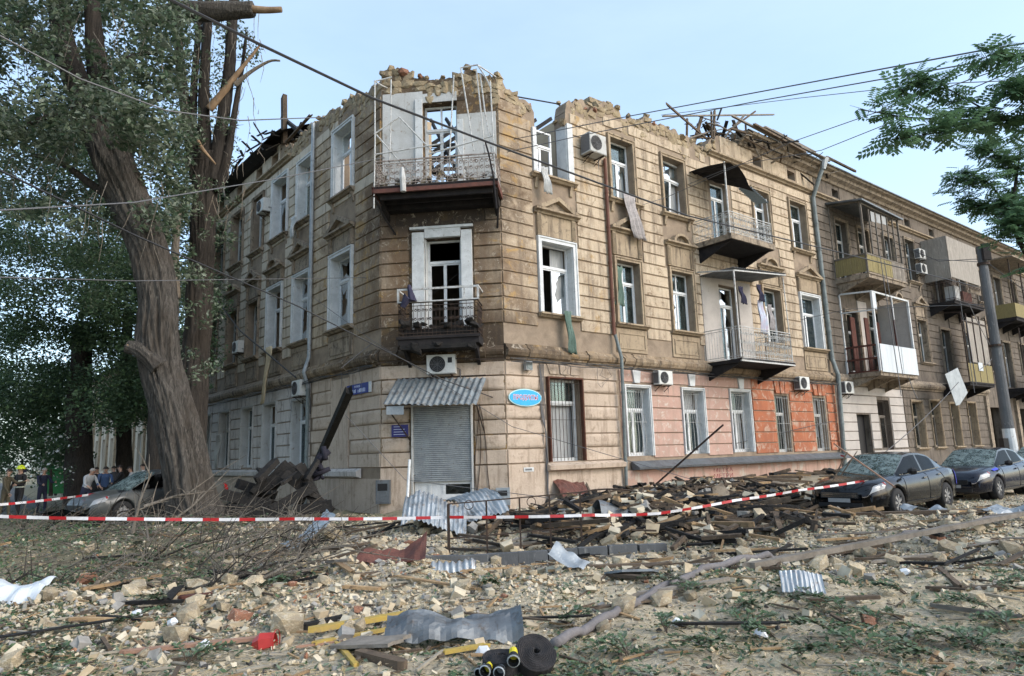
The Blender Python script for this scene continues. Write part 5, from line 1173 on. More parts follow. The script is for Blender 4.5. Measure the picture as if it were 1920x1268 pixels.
def axis(lo, a, b, hi, st):
    core = np.arange(a, b, st); l = a - np.geomspace(st * 2, a - lo, 22)[::-1]; r = b + np.geomspace(st * 2, hi - b, 22); return np.concatenate([l, core, r])
gx, gy = axis(-900, -15, 19, 900, .1), axis(-300, 2, 25, 1500, .1)
GX, GY = np.meshgrid(gx, gy); GZ = ground_h(GX, GY)
nx_, ny_ = len(gx), len(gy); ii = np.arange(nx_ * ny_).reshape(ny_, nx_)
gf = np.stack([ii[:-1, :-1], ii[:-1, 1:], ii[1:, 1:], ii[1:, :-1]], -1).reshape(-1, 4)
# dusty soil, straw and green litter
m, t, B, N, L = new_mat('dusty littered soil'); v = coords(N, L, 'world')
c = mixc(N, L, ramp(N, L, noise_n(N, L, v, .45, 8, .65, .6), .38, .6), (.56, .475, .335), (.37, .325, .25))
c = mixc(N, L, ramp(N, L, noise_n(N, L, v, 1.4, 9, .7, 1), .52, .62), c, (.66, .56, .37))
c = mixc(N, L, ramp(N, L, noise_n(N, L, v, .8, 9, .72, 1.5), .56, .68), c, (.18, .19, .13))
f1 = noise_n(N, L, v, 14, 9, .8, 1.0)
c = mixc(N, L, ramp(N, L, f1, .56, .6), c, (.62, .56, .43)); c = mixc(N, L, ramp(N, L, noise_n(N, L, v, 22, 8, .8, .5), .57, .61), c, (.085, .075, .055))
L.new(c, B.inputs['Base Color']); B.inputs['Roughness'].default_value = .95; B.inputs['Specular IOR Level'].default_value = .15
b = N.new('ShaderNodeBump'); b.inputs['Strength'].default_value = .9; b.inputs['Distance'].default_value = .04; L.new(f1, b.inputs['Height']); L.new(b.outputs[0], B.inputs['Normal'])
MT['soil'] = m
# soot and ash trodden into the soil along the foot of the wall
sp_ = N.new('ShaderNodeSeparateXYZ'); L.new(v, sp_.inputs[0])
dd = math_n(N, L, 'SUBTRACT', math_n(N, L, 'MULTIPLY', math_n(N, L, 'ADD', sp_.outputs[0], .26), .6162), math_n(N, L, 'MULTIPLY', math_n(N, L, 'SUBTRACT', sp_.outputs[1], 21.55), .7876))
kl = ramp(N, L, math_n(N, L, 'ADD', math_n(N, L, 'MULTIPLY', sp_.outputs[0], -.12), math_n(N, L, 'SUBTRACT', math_n(N, L, 'MULTIPLY', noise_n(N, L, v, .9, 8, .7), 1.3), .62)), .25, .6)
c = mixc(N, L, math_n(N, L, 'MULTIPLY', kl, .8), c, (.115, .11, .07))
k1 = ramp(N, L, math_n(N, L, 'ADD', math_n(N, L, 'MULTIPLY', dd, -.13), math_n(N, L, 'ADD', math_n(N, L, 'MULTIPLY', noise_n(N, L, v, .6, 7, .7), 1.2), .42)), .18, .5)
k2 = math_n(N, L, 'MULTIPLY', k1, ramp(N, L, sp_.outputs[0], .0, .02)); ky = ramp(N, L, math_n(N, L, 'MULTIPLY', sp_.outputs[1], .05), .52, .62)
c = mixc(N, L, math_n(N, L, 'MULTIPLY', math_n(N, L, 'MULTIPLY', k2, ky), .6), c, (.09, .075, .06)); L.new(c, B.inputs['Base Color'])
g = bpy.data.objects.new('ground', npmesh('ground', np.stack([GX.ravel(), GY.ravel(), GZ.ravel()], 1), gf, MT['soil'], True)); put(g); g['kind'] = 'structure'
# asphalt of the side street on the left and under the cars
MT['asphalt'] = pmat('grey asphalt', (.10, .10, .098), (.075, .074, .072), 1.2, (.35, .65), (.16, .15, .13), 5, (.56, .66), bump=.4, bscale=60)
def sheet_on_ground(name, quad, z, mat, n=16):
    vs = []; a, b, c_, d = [Vector(q) for q in quad]
    for i in range(n + 1):
        for j in range(n + 1):
            u, w_ = i / n, j / n; p = a * (1 - u) * (1 - w_) + b * u * (1 - w_) + c_ * u * w_ + d * (1 - u) * w_
            vs.append((p.x, p.y, gh(p.x, p.y) * 1.0 + z))
    m = n + 1; mb = MB(); mb.add(vs, [(i * m + j, (i + 1) * m + j, (i + 1) * m + j + 1, i * m + j + 1) for i in range(n) for j in range(n)])
    o = mb.build(name, MT[mat], smooth=True); o['kind'] = 'structure'; return o
sheet_on_ground('side_street', [(-17, 26, 0), (-26, 26.5, 0), (-90, 92, 0), (-70, 96, 0)], .012, 'asphalt')
rw = [FR @ Vector(p) for p in ((16, -7.4, 0), (16, -16, 0), (120, -16, 0), (120, -7.4, 0))]
sheet_on_ground('road', rw, .03, 'asphalt', 30)

# ------------------------------------------------------------------ loose rubble: uncountable chips, splinters and leaves
def rock_tpl(seed):
    r = np.random.default_rng(seed); v = np.array([(x, y, z) for x in (-.5, .5) for y in (-.5, .5) for z in (-.5, .5)], float)
    v *= r.uniform(.55, 1, (8, 3)); v[:, 2] *= .7
    f = np.array([(0, 1, 3, 2), (4, 6, 7, 5), (0, 4, 5, 1), (2, 3, 7, 6), (0, 2, 6, 4), (1, 5, 7, 3)]); return v, f
def sample(n, wfun, x0=-12, x1=16, y0=3.6, y1=22):
    """points with density ~ wfun; nearer ground gets more, as it shows more"""
    X, Y = [], []
    while len(X) < n:
        k = n * 3; y = y0 * (y1 / y0) ** NR.random(k); x = NR.uniform(-1, 1, k) * (y * .82 + .6); ok = (x > x0) & (x < x1) & (NR.random(k) < wfun(x, y))
        s, d = sd(x, y); a, b = x - PL.x, y - PL.y; dl = -(a * .7612 + b * .6485); ok &= ~((d < .35) & (dl < .35)); X.extend(x[ok]); Y.extend(y[ok])
    return np.array(X[:n]), np.array(Y[:n])
def band(y, a, b, c_, d): return sm(a, b, y) * (1 - sm(c_, d, y))
def w_rub(x, y):
    s, d = sd(x, y); core = band(y, 6.2, 9.5, 17, 22) * sm(-9, -4, x - (y - 10) * .1); pile = sm(10, 8, d) if False else (1 - sm(7.5, 11, d)) * sm(-4, 0, s)
    lawn = sm(-1.5, 1.5, x) * (1 - sm(7.5, 11, y)); return np.clip((.07 + .75 * core + .5 * pile * sm(9, 12, y)) * (.35 + 1.1 * vnoise(x, y, .7)) * (1 - .85 * lawn), 0, 1)
def scatter_obj(name, tpls, n, wf, smin, smax, mats, tilt=.6, flat=(1, 1, 1), kind_p=1.8, lift=.3, zoff=0, **kw):
    X, Y = sample(n, wf, **kw); Vs, Fs, mi, off = [], [], [], 0
    for k, (tv, tf) in enumerate(tpls):
        idx = np.arange(k, n, len(tpls)); m = len(idx); sz = smin + (smax - smin) * NR.random(m) ** kind_p
        R = rotmats(NR, m, tilt) * (sz[:, None, None]); R = R * np.array(flat)[None, None, :] * NR.uniform(.7, 1.3, (m, 1, 3))
        Tt = np.stack([X[idx], Y[idx], ground_h(X[idx], Y[idx]) + sz * lift * flat[2] + zoff], 1)
        V, Fc = scatter(tv, tf, R, Tt); Vs.append(V); Fs.append(Fc + off); off += len(V)
        mi.append(np.repeat(NR.choice(len(mats), m, p=kw_p[name] if name in kw_p else None), len(tf)))
    o = bpy.data.objects.new(name, npmesh(name, np.concatenate(Vs), np.concatenate(Fs), [MT[q] for q in mats], False, np.concatenate(mi))); put(o); o['kind'] = 'stuff'; return o
kw_p = {'rubble_chips': [.36, .32, .20, .02, .10], 'wood_splinters': [.4, .3, .3], 'leaf_litter': [.4, .4, .2], 'straw_litter': [.5, .3, .2]}
MT['chip_pale'] = pmat('pale limestone chips', (.60, .53, .40), (.50, .435, .32), 9, bump=0); MT['chip_tan'] = pmat('tan stone chips', (.50, .41, .28), (.42, .34, .23), 9, bump=0)
MT['chip_grey'] = pmat('grey mortar chips', (.34, .32, .29), (.22, .21, .19), 9, bump=0); MT['chip_red'] = pmat('brick chips', (.30, .14, .08), (.36, .2, .12), 9, bump=0); MT['chip_dark'] = pmat('sooty chips', (.06, .055, .05), (.10, .09, .08), 9, bump=0)
MT['straw'] = pmat('pale splinters', (.56, .45, .27), (.44, .34, .19), 9, bump=0); MT['straw2'] = pmat('grey straw', (.36, .32, .25), (.26, .23, .18), 9, bump=0)
MT['leaf_a'] = pmat('fallen green leaves', (.045, .085, .035), (.075, .12, .055), 30, bump=0, rough=.7); MT['leaf_b'] = pmat('pale leaf undersides', (.15, .19, .13), (.11, .14, .09), 30, bump=0, rough=.7); MT['leaf_c'] = pmat('dry leaves', (.20, .16, .08), (.26, .22, .12), 30, bump=0, rough=.8)
TPL = [rock_tpl(i) for i in range(5)]
scatter_obj('rubble_chips', TPL, 90000, w_rub, .008, .065, ['chip_pale', 'chip_tan', 'chip_grey', 'chip_red', 'chip_dark'], 1.5, (1, .85, .8), 2.6)
stick = (np.array([(x, y, z) for x in (-.5, .5) for y in (-.04, .04) for z in (-.025, .025)], float), TPL[0][1])
scatter_obj('wood_splinters', [stick], 6500, lambda x, y: w_rub(x, y) * .8 + .12, .06, .4, ['wood', 'old_wood', 'straw2'], .25, (1, 1, 1), 2.2, .08)
scatter_obj('straw_litter', [(stick[0] * np.array([1, .5, .4]), stick[1])], 42000, lambda x, y: .35 + .5 * vnoise(x, y, 1.1), .03, .14, ['straw', 'straw2', 'chip_pale'], .4, (1, 1, 1), 1.5, .1, y1=13)
leaf = (np.array([(-.5, 0, 0), (0, -.2, .06), (.5, 0, 0), (0, .2, .06)], float), np.array([(0, 1, 2, 3)]))
def w_leaf(x, y):
    lft = sm(-3.0, -5.5, x) if False else (1 - sm(-6, -2.0, x)); p = sm(.5, .68, vnoise(x + 40, y, .9)) + .6 * sm(.55, .7, vnoise(x, y + 30, 2.2))
    return np.clip(.08 + .75 * p * (1 - .6 * band(y, 9, 11, 18, 24)) * sm(-2, 1.5, x) + lft * (.25 + .8 * vnoise(x, y, 1.2)), 0, 1)
scatter_obj('leaf_litter', [leaf], 60000, w_leaf, .03, .1, ['leaf_a', 'leaf_b', 'leaf_c'], .9, (1, 1, 1), 1.3, .25)

def w_heap(x, y):
    s, d = sd(x, y); return np.clip(sm(.3, 1.2, d) * (1 - sm(5.5, 9, d)) * sm(-.5, 2, s) * (1 - .8 * sm(7, 14, s)) * (1 - sm(16, 20, s)) * (.4 + vnoise(x, y, 1.1)) + 1.2 * np.exp(-(((x - 2.6) / 2.4) ** 2 + ((y - 15.2) / 1.7) ** 2)), 0, 1)
kw_p['charred_fragments'] = [.35, .3, .35]; kw_p['charred_splinters'] = [.4, .4, .2]; kw_p['rubble_chunks'] = [.42, .36, .22]
scatter_obj('rubble_chunks', TPL, 2400, lambda x, y: w_rub(x, y) * sm(.35, .62, vnoise(x + 13, y, .55)),   .045, .17, ['chip_pale', 'chip_tan', 'chip_grey'], 1.3, (1, .85, .75), 2.4)
scatter_obj('charred_fragments', TPL, 3800, w_heap, .05, .28, ['char', 'old_wood', 'chip_tan'], 1.4, (1, .6, .35), 2.0)
scatter_obj('charred_splinters', [stick], 2600, w_heap, .2, .8, ['char', 'old_wood', 'wood'], .5, (1, 1.6, 1.6), 1.5, .1, zoff=.06)
kw_p['pale_blocks'] = [.5, .35, .15]
scatter_obj('pale_blocks', TPL, 700, lambda x, y: w_heap(x, y) * sm(.3, .6, vnoise(x, y, .9)), .08, .34, ['chip_pale', 'chip_tan', 'chip_grey'], 1.3, (1, .85, .75), 1.8, .35, .08)
# green sprigs lying about (fallen leafy twigs)
def sprig(c, L, seed, n=46):
    r = random.Random(seed); mb = MB(); a0 = r.uniform(0, 6.28)
    for b_ in range(5):
        a = a0 + r.uniform(-1.3, 1.3); pts = [Vector((math.cos(a) * L * t / 4 + r.uniform(-.02, .02), math.sin(a) * L * t / 4 + r.uniform(-.02, .02), .03 + .09 * math.sin(t / 4 * 2.4) + r.uniform(0, .03))) for t in range(5)]
        mb.tube(pts, [.006, .005, .004, .003, .002], 3, 2)
        for k in range(n):
            t = r.uniform(.15, 1) * 3.99; i = int(t); p = pts[i].lerp(pts[i + 1], t - i); aa = a + r.choice((-1, 1)) * r.uniform(.5, 1.3); l = r.uniform(.035, .075)
            d = Vector((math.cos(aa), math.sin(aa), r.uniform(-.2, .6))).normalized(); s_ = d.cross(Vector((0, 0, 1))).normalized() * l * .24
            mb.add([p, p + d * l * .5 + s_, p + d * l, p + d * l * .5 - s_], [(0, 1, 2, 3)], r.choice((0, 0, 1)))
    o = mb.build('leafy_twig', [MT['leaf_a'], MT['leaf_b'], MT['old_wood']], None, T(*c)); return o
tw = [(1050, 1165), (1290, 1130), (1380, 1150), (1250, 1195), (1400, 1180), (1320, 1225), (1500, 1235), (1580, 1150), (1640, 1165), (1700, 1120), (1790, 1195), (1850, 1150), (1760, 1235), (1890, 1180), (1830, 1215), (1480, 1140), (1180, 1240), (940, 1120), (1620, 1235), (1250, 1110), (480, 1130), (350, 1250), (230, 1180), (1860, 1120), (1560, 1190), (1450, 1205), (90, 1240), (300, 1140), (420, 1010), (150, 1010), (60, 1045), (250, 1060)]
for k, (a, b) in enumerate(tw):
    tag(sprig(gp(a, b), rnd.uniform(.22, .42), k), 'torn green leafy twig lying on the dusty ground', 'twig', 'torn leafy twigs on the ground')

# ------------------------------------------------------------------ stones one can point to
big = [(620, 1030, .55, 'orange tan'), (710, 1052, .42, 'pale'), (650, 1045, .3, 0), (1345, 1022, .34, 'white'), (1650, 1003, .3, 0), (1300, 1045, .3, 0), (1165, 1072, .36, 'pale yellow'), (560, 1085, .4, 0), (430, 1070, .4, 0), (365, 1145, .3, 0), (540, 1100, .3, 0),
       (1130, 1180, .2, 0), (1240, 1140, .34, 0), (1295, 1130, .22, 0), (1630, 1045, .3, 0), (1680, 1060, .26, 0), (1760, 1055, .34, 0), (1835, 1130, .24, 0), (1745, 1100, .16, 0), (1690, 1092, .16, 0), (655, 1190, .22, 0), (600, 1175, .22, 0), (1900, 1050, .4, 0),
       (20, 1252, .3, 0), (540, 1185, .42, 'old mortar'), (1560, 1000, .3, 0), (1500, 1010, .3, 0), (1460, 980, .3, 0), (1370, 995, .34, 0), (790, 1020, .26, 0), (840, 1130, .22, 0), (1000, 1100, .2, 0), (900, 1100, .22, 0), (1480, 1120, .14, 0), (1420, 1190, .1, 0), (380, 1220, .1, 0), (1210, 1095, .2, 0)]
lab = {'orange tan': 'large orange tan stone block beside the curled metal sheet', 'pale': 'pale square stone block in front of the corrugated sheets', 'white': 'whitish stone block beside the upright brown tile', 'pale yellow': 'pale yellow stone left of the fallen slate', 'old mortar': 'grey lump of old masonry beside the yellow planks'}
for k, (a, b, s, l) in enumerate(big):
    p = gp(a, b); o = bpy.data.objects.new('stone_block', STONES[k % 10]); put(o, None, T(p.x, p.y, p.z + s * .22) @ rot3() @ Matrix.Diagonal((s, s * .85, s * .75, 1)))
    tag(o, lab.get(l, 'large pale limestone block lying among the debris'), 'stone', None if l in lab else 'larger limestone blocks in the debris')
X, Y = sample(262, lambda x, y: w_rub(x, y), y0=6.5, y1=18)
for k in range(262):
    s = .09 + .3 * rnd.random() ** 1.6; r_ = rnd.random(); me = rnd.choice(STONES) if r_ < .93 else rnd.choice(BRICKS)
    o = bpy.data.objects.new('rubble_stone' if r_ < .93 else 'broken_brick', me)
    put(o, None, T(X[k], Y[k], gh(X[k], Y[k]) + s * .2) @ rot3() @ Matrix.Diagonal((s, s * .85, s * .7, 1)))
    tag(o, 'small limestone lump in the scattered rubble' if r_ < .93 else 'broken red brick lump in the scattered rubble', 'stone' if r_ < .93 else 'brick', 'small limestone lumps in the rubble' if r_ < .93 else 'broken brick lumps in the rubble')

# ------------------------------------------------------------------ planks, beams, sheets
def gplank(a, b, w_, h_, mat, label=None, group=None, za=.04, zb=.04, name='broken_plank', cat='plank'):
    A, B_ = gp(*a), gp(*b); A.z += za; B_.z += zb; o = plank_obj(name, mat, A, B_, w_, h_); return tag(o, label, cat, group)
MT['yellow_wood'] = pmat('yellow painted wood', (.44, .31, .07), (.36, .26, .09), 6, (.35, .65), (.30, .22, .12), 12, (.58, .66), bump=.1)
MT['pink_wood'] = pmat('pinkish painted wood', (.38, .22, .15), (.28, .17, .12), 6, bump=.2)
gplank((570, 1207), (790, 1158), .09, .05, 'yellow_wood', 'long yellow painted plank, upper of the pair beside the grey sheet', za=.12, zb=.1); gplank((580, 1218), (740, 1178), .06, .03, 'yellow_wood', 'shorter yellow painted plank, lower of the pair')
gplank((630, 1216), (672, 1266), .045, .03, 'yellow_wood', 'yellow painted strip pointing at the camera'); gplank((826, 1241), (918, 1224), .06, .03, 'yellow_wood', 'short yellow painted strip left of the hose roll')
gplank((545, 1222), (880, 1176), .035, .02, 'pink_wood', 'thin pink painted strip under the yellow planks'); gplank((222, 1232), (500, 1206), .08, .03, 'pink_wood', 'long pinkish board left of the red bucket'); gplank((330, 1136), (520, 1118), .12, .04, 'red_brown', 'red brown board lying left of centre')
gplank((388, 1084), (552, 1112), .09, .07, 'char', 'charred beam pointing right on the left side', za=.12, name='charred_beam', cat='beam'); gplank((668, 1240), (762, 1262), .1, .07, 'old_wood', 'dark board end at the bottom edge'); gplank((640, 1222), (760, 1236), .34, .03, 'grey_wood', 'wide grey weathered board under the bent sheet', za=.05, zb=.12)
gplank((560, 1184), (650, 1160), .1, .08, 'char', 'short charred beam stub by the masonry lump', name='charred_beam', cat='beam')
gplank((1555, 985), (1842, 985), .2, .12, 'old_wood', 'thick dark roof beam lying in front of the first car', za=.08, zb=.1, name='roof_beam', cat='beam'); gplank((1180, 1003), (1570, 988), .08, .06, 'old_wood', 'long thin dark timber in front of the car nose', name='roof_beam', cat='beam', za=.1)
gplank((1395, 1100), (1930, 1000), .11, .07, 'grey_wood', 'very long grey timber slanting to the right edge', name='roof_beam', cat='beam', za=.05, zb=.15); gplank((1500, 1055), (1925, 985), .16, .1, 'old_wood', 'second long dark timber slanting to the right edge', name='roof_beam', cat='beam', za=.1, zb=.12)
gplank((1762, 1086), (1805, 1120), .06, .05, 'old_wood', 'short dark stick on the green patch', za=.06); gplank((1370, 1096), (1470, 1096), .05, .03, 'old_wood', 'short dark lath beside the long hose'); gplank((1680, 1197), (1725, 1204), .04, .02, 'old_wood', 'tiny dark lath at the lower right')
gplank((380, 1030), (405, 990), .05, .05, 'wood', 'fresh split stick standing over the branches', za=.05, zb=.35); gplank((320, 1012), (420, 1030), .08, .06, 'wood', 'barkless pale branch in the branch heap', za=.25, zb=.15)
o = plank_obj('leaning_pole', 'iron', gp(1196, 940) + Vector((0, 0, .0)), px(1358, 795, 22.0), .05, .05); tag(o, 'long thin rusty bar leaning up across the pink wall', 'bar')
X, Y = sample(150, lambda x, y: w_rub(x, y) * .8 + .1, y0=7, y1=17)
for k in range(150):
    a = NR.normal(0, .5); Ln = rnd.uniform(.4, 1.5); p = Vector((X[k], Y[k], 0)); q = p + Vector((math.cos(a) * Ln, math.sin(a) * Ln, 0)); p.z = gh(p.x, p.y) + .05; q.z = gh(q.x, q.y) + rnd.uniform(.02, .16)
    s, d = sd(q.x, q.y)
    if d < .3: continue
    mt = rnd.choice(('wood', 'old_wood', 'old_wood', 'grey_wood', 'char')); tag(plank_obj('broken_plank', mt, p, q, rnd.uniform(.03, .12), rnd.uniform(.015, .04)), 'broken wooden lath lying in the rubble field', 'plank', 'broken laths in the rubble field')
# dark timber heap before the beige and pink wall
for k in range(120):
    s = .5 + 16 * rnd.random() ** 1.6; d = rnd.uniform(1.2, 4.4) if rnd.random() < .5 else rnd.uniform(4.4, 8); p = FR @ Vector((s, -d, 0))
    a = rnd.gauss(.1, .95); Ln = rnd.uniform(.5, 2.1); q = p + Vector((math.cos(a) * Ln, math.sin(a) * Ln, 0)); 
    if sd(q.x, q.y)[1] < .35: continue
    base = .03 + .10 * rnd.random() * math.exp(-((d - 2.6) / 1.8) ** 2); p.z = gh(p.x, p.y) + base; q.z = gh(q.x, q.y) + base + rnd.uniform(-.05, .18)
    tag(plank_obj('charred_beam', rnd.choice(('char', 'old_wood', 'old_wood', 'wood')), p, q, rnd.uniform(.05, .17), rnd.uniform(.03, .12)), 'charred roof timber in the dark heap under the wall', 'beam', 'charred timbers heaped under the wall')
for k in range(46):
    p = Vector((rnd.gauss(2.6, 1.7), rnd.gauss(15.0, 1.0), 0)); a = rnd.uniform(-.9, .9); Ln = rnd.uniform(.5, 1.9); q = p + Vector((math.cos(a) * Ln, math.sin(a) * Ln, 0)); p.z = gh(p.x, p.y) + rnd.uniform(.02, .2); q.z = gh(q.x, q.y) + rnd.uniform(.05, .45)
    if sd(q.x, q.y)[1] > .5: tag(plank_obj('charred_beam', rnd.choice(('char', 'char', 'old_wood', 'wood')), p, q, rnd.uniform(.05, .2), rnd.uniform(.03, .12)), 'x', 'beam', 'charred timbers heaped under the wall')
for a, b, w_ in (((1060, 1000), (1260, 975), .2), ((1130, 1030), (1300, 990), .16), ((1240, 1000), (1345, 960), .14), ((860, 1018), (1040, 1005), .14), ((1085, 985), (1180, 1010), .16)):
    gplank(a, b, w_, .1, 'char', 'thick charred beam lying behind the bent fence', 'thick charred beams behind the fence', .15, .2, 'charred_beam', 'beam')
# burnt beams propped against the left wing
bb = [((430, 945), (560, 880), 17.5), ((470, 960), (555, 865), 17.8), ((560, 870), (600, 955), 17.8), ((440, 905), (520, 930), 18), ((500, 962), (600, 905), 17.2), ((530, 885), (625, 962), 17.6), ((410, 925), (520, 950), 17.4), ((480, 930), (540, 868), 18.2), ((545, 960), (628, 945), 17), ((420, 955), (560, 966), 17)]
for k in range(16):
    a_ = (rnd.uniform(425, 600), rnd.uniform(895, 962)); b_ = (a_[0] + rnd.uniform(-70, 70), a_[1] + rnd.uniform(-45, 25)); tag(plank_obj('charred_beam', 'char', px(*a_, 17 + rnd.random()), px(b_[0], min(b_[1], 965), 17.2 + rnd.random()), rnd.uniform(.08, .2), rnd.uniform(.06, .16)), 'x', 'beam', 'charred beams stacked beside the poplar')
for k, (a, b, Yd) in enumerate(bb):
    tag(plank_obj('charred_beam', 'char', px(*a, Yd), px(*b, Yd + .3), .26, .24), 'thick charred beam in the stack beside the poplar trunk', 'beam', 'charred beams stacked beside the poplar')
tag(plank_obj('charred_beam', 'char', gp(556, 958), px(657, 727, 18.6), .2, .2), 'long charred beam propped diagonally against the left wing', 'beam')
MT['cl_dark'] = plain('sooty cloth', (.014, .013, .022), .9)
sg = MB()
for k in range(9): sg.tube([px(608 + rnd.uniform(-14, 14), 838 + k * 7 + rnd.uniform(-5, 5), 18.1), px(600 + rnd.uniform(-16, 14), 862 + k * 5, 18.0)], [rnd.uniform(.03, .1), rnd.uniform(.02, .09)], 6)
tag(sg.build('burnt_garment', MT['cl_dark'], smooth=True), 'dark burnt garment hanging on the diagonal beam', 'garment')

def _bx(*a): pass
def sheet_obj(label, c, L_, W_, rot, mat, bend=None, tear=.04, seed=0, tilt=(0, 0), wave=.09, amp=.018, z=.08, name='corrugated_sheet'):
    p = gp(*c); o = corrugated(L_, W_, wave, amp, 12, bend, tear, seed, .11 * min(1, L_)).build(name, MT[mat], None, T(p.x, p.y, p.z + z) @ Matrix.Rotation(rot, 4, 'Z') @ Matrix.Rotation(tilt[0], 4, 'X') @ Matrix.Rotation(tilt[1], 4, 'Y') @ T(-L_ / 2, -W_ / 2, 0)); return tag(o, label, 'metal sheet')
MT['zinc_bright'] = pmat('bright galvanised sheet', (.44, .47, .49), (.30, .325, .34), 3, (.35, .65), (.22, .17, .13), 7, (.56, .68), rough=.45, metal=.5, bump=.1)
sheet_obj('big crumpled corrugated sheet arched behind the left fence post', (815, 1020), 1.25, 1.5, .1, 'zinc_bright', lambda u, v: .36 * math.sin(v * 2.9) + .12 * math.sin(u * 5), .1, 1, (.1, .1), z=.14)
sheet_obj('second corrugated sheet bulging behind the fence', (893, 1010), .9, 1.3, .5, 'zinc_bright', lambda u, v: .3 * math.sin(v * 2.8) + .1 * u, .08, 2, (.12, -.1), z=.16)
sheet_obj('small corrugated sheet right of the arched pair', (935, 1003), .7, .6, -.5, 'zinc', lambda u, v: .1 * math.sin(u * 3), .05, 3, (.5, .5), z=.1)
sheet_obj('curled narrow corrugated strip standing up beside the orange stone', (575, 1040), .9, .35, .8, 'zinc_bright', lambda u, v: .55 * u * u, .04, 4, (.3, -.1), z=.1)
sheet_obj('small corrugated scrap lying in the centre', (852, 1090), .62, .4, .05, 'zinc_bright', lambda u, v: .08 * math.sin(v * 4), .05, 5, (.3, -.05))
sheet_obj('bent grey metal scrap right of centre', (1068, 1093), .5, .35, -.4, 'zinc', lambda u, v: .15 * (1 - u) ** 2, .05, 6, (.2, .2), .2, .008)
sheet_obj('corrugated scrap standing on edge at the right', (1508, 1126), .46, .26, -.25, 'zinc_bright', lambda u, v: .03 * math.sin(u * 4), .03, 7, (.9, .12), .05, .008, z=.14)
sheet_obj('long bent grey roofing sheet in the foreground', (852, 1208), 1.25, .42, .1, 'zinc_dark', lambda u, v: .07 * math.sin(v * 5) + .04 * math.sin(u * 7), .05, 8, (.5, -.02), .3, .01, z=.16)
sheet_obj('white wavy sheet at the left edge', (5, 1142), .9, .75, .2, 'white_sheet', lambda u, v: .12 * math.sin(v * 3) + .03 * math.sin(u * 9), .05, 9, (.25, .1), .2, .012, z=.1)
sheet_obj('rust red roofing sheet lying left of centre', (735, 1082), 1.0, .5, .06, 'rust_red', lambda u, v: .2 * max(0, u - .7) * v * 4 + .03 * math.sin(u * 8), .08, 10, (.2, 0), .5, .01)
sheet_obj('dull metal sheet lying at the far right in front of the second car', (1885, 978), 1.5, 1.0, .3, 'zinc', lambda u, v: .12 * math.sin(u * 7 + v * 3) + .1 * math.sin(v * 6), .1, 11, (.12, 0), .6, .02)
sheet_obj('grey metal panel lying behind the first car', (1735, 975), .9, .4, .1, 'zinc', lambda u, v: .05 * math.sin(u * 7), .1, 12, (.1, 0), .6, .01, z=.15)
sheet_obj('rusty brown roofing panel leaning on the beige wall', (1078, 950), 1.3, .9, .5, 'rust_red', lambda u, v: .04 * math.sin(u * 5), .05, 13, (.75, .05), .5, .01, z=.5)
sheet_obj('dark curled tin beside the upright tile', (1150, 1012), .7, .5, .3, 'zinc_dark', lambda u, v: .2 * math.sin(v * 3), .05, 14, (.1, .2), .4, .01, z=.1)
tag(MB().plate([(0, 0), (.32, .02), (.34, .4), (.2, .62), (-.02, .5)], -.02, .02).build('roof_tile', MT['trim_dark'], None, T(*(gp(1345, 990))) @ Matrix.Rotation(-.2, 4, 'X')), 'brown broken tile standing upright in the rubble', 'tile')
tag(MB().plate([(-.3, 0), (.1, -.05), (.4, .03), (.3, .2), (-.1, .22)], 0, .03).build('slate', MT['zinc_dark'], None, T(*(gp(1178, 1098) + Vector((0, 0, .06)))) @ Matrix.Rotation(1.3, 4, 'X')), 'dark slate under the pale yellow stone', 'slate')
# kerb stones
for k in range(9):
    p = gp(775 + k * 56, 1066 - k * 3.6); tag(MB().box(-.24, .24, -.07, .07, -.1, .13).build('kerb_stone', MT['concrete'], None, T(p.x, p.y, .03 + rnd.uniform(-.02, .02)) @ Matrix.Rotation(.13 + rnd.uniform(-.05, .05), 4, 'Z')), 'grey concrete kerb stone in the row in front of the fence', 'kerb stone', 'kerb stones in front of the fence')
# red bucket, plastic bottle scraps
rb = empty('crushed_bucket', gp(500, 1212) - Vector((0, 0, .05)), 'crushed red plastic bucket beside the masonry lump', 'bucket'); GBk = WM[rb.name]
MT['red_plastic'] = plain('red plastic', (.40, .03, .025), .5)
MB().tube([(-.12, 0, .07), (-.05, 0, .08), (.08, .01, .1)], [.05, .1, .08], 7, caps=False).tube([(-.12, 0, .07), (-.125, 0, .07)], .05, 7).build('body', MT['red_plastic'], rb, GBk); MB().tube([(.08, .01, .1), (.09, .01, .1)], .104, 12, caps=False).build('rim', MT['red_plastic'], rb, GBk)
MT['litter_white'] = plain('white litter', (.7, .72, .74), .5)
for k, (a, b) in enumerate(((325, 1172), (380, 1220), (255, 1164), (1425, 1190), (1700, 1092), (1105, 1045), (960, 1093), (1270, 1170), (905, 1235), (30, 1100))):
    mb = MB(); mb.tube([(-.06, 0, 0), (-.02, .01, .02), (.03, 0, .02), (.07, -.01, 0)], [.012, .045, .05, .015], 6); tag(mb.build('litter_scrap', MT['litter_white'], None, T(*(gp(a, b) + Vector((0, 0, .03)))) @ rot3()), 'white scrap of plastic lying on the ground', 'scrap', 'white plastic scraps on the ground')

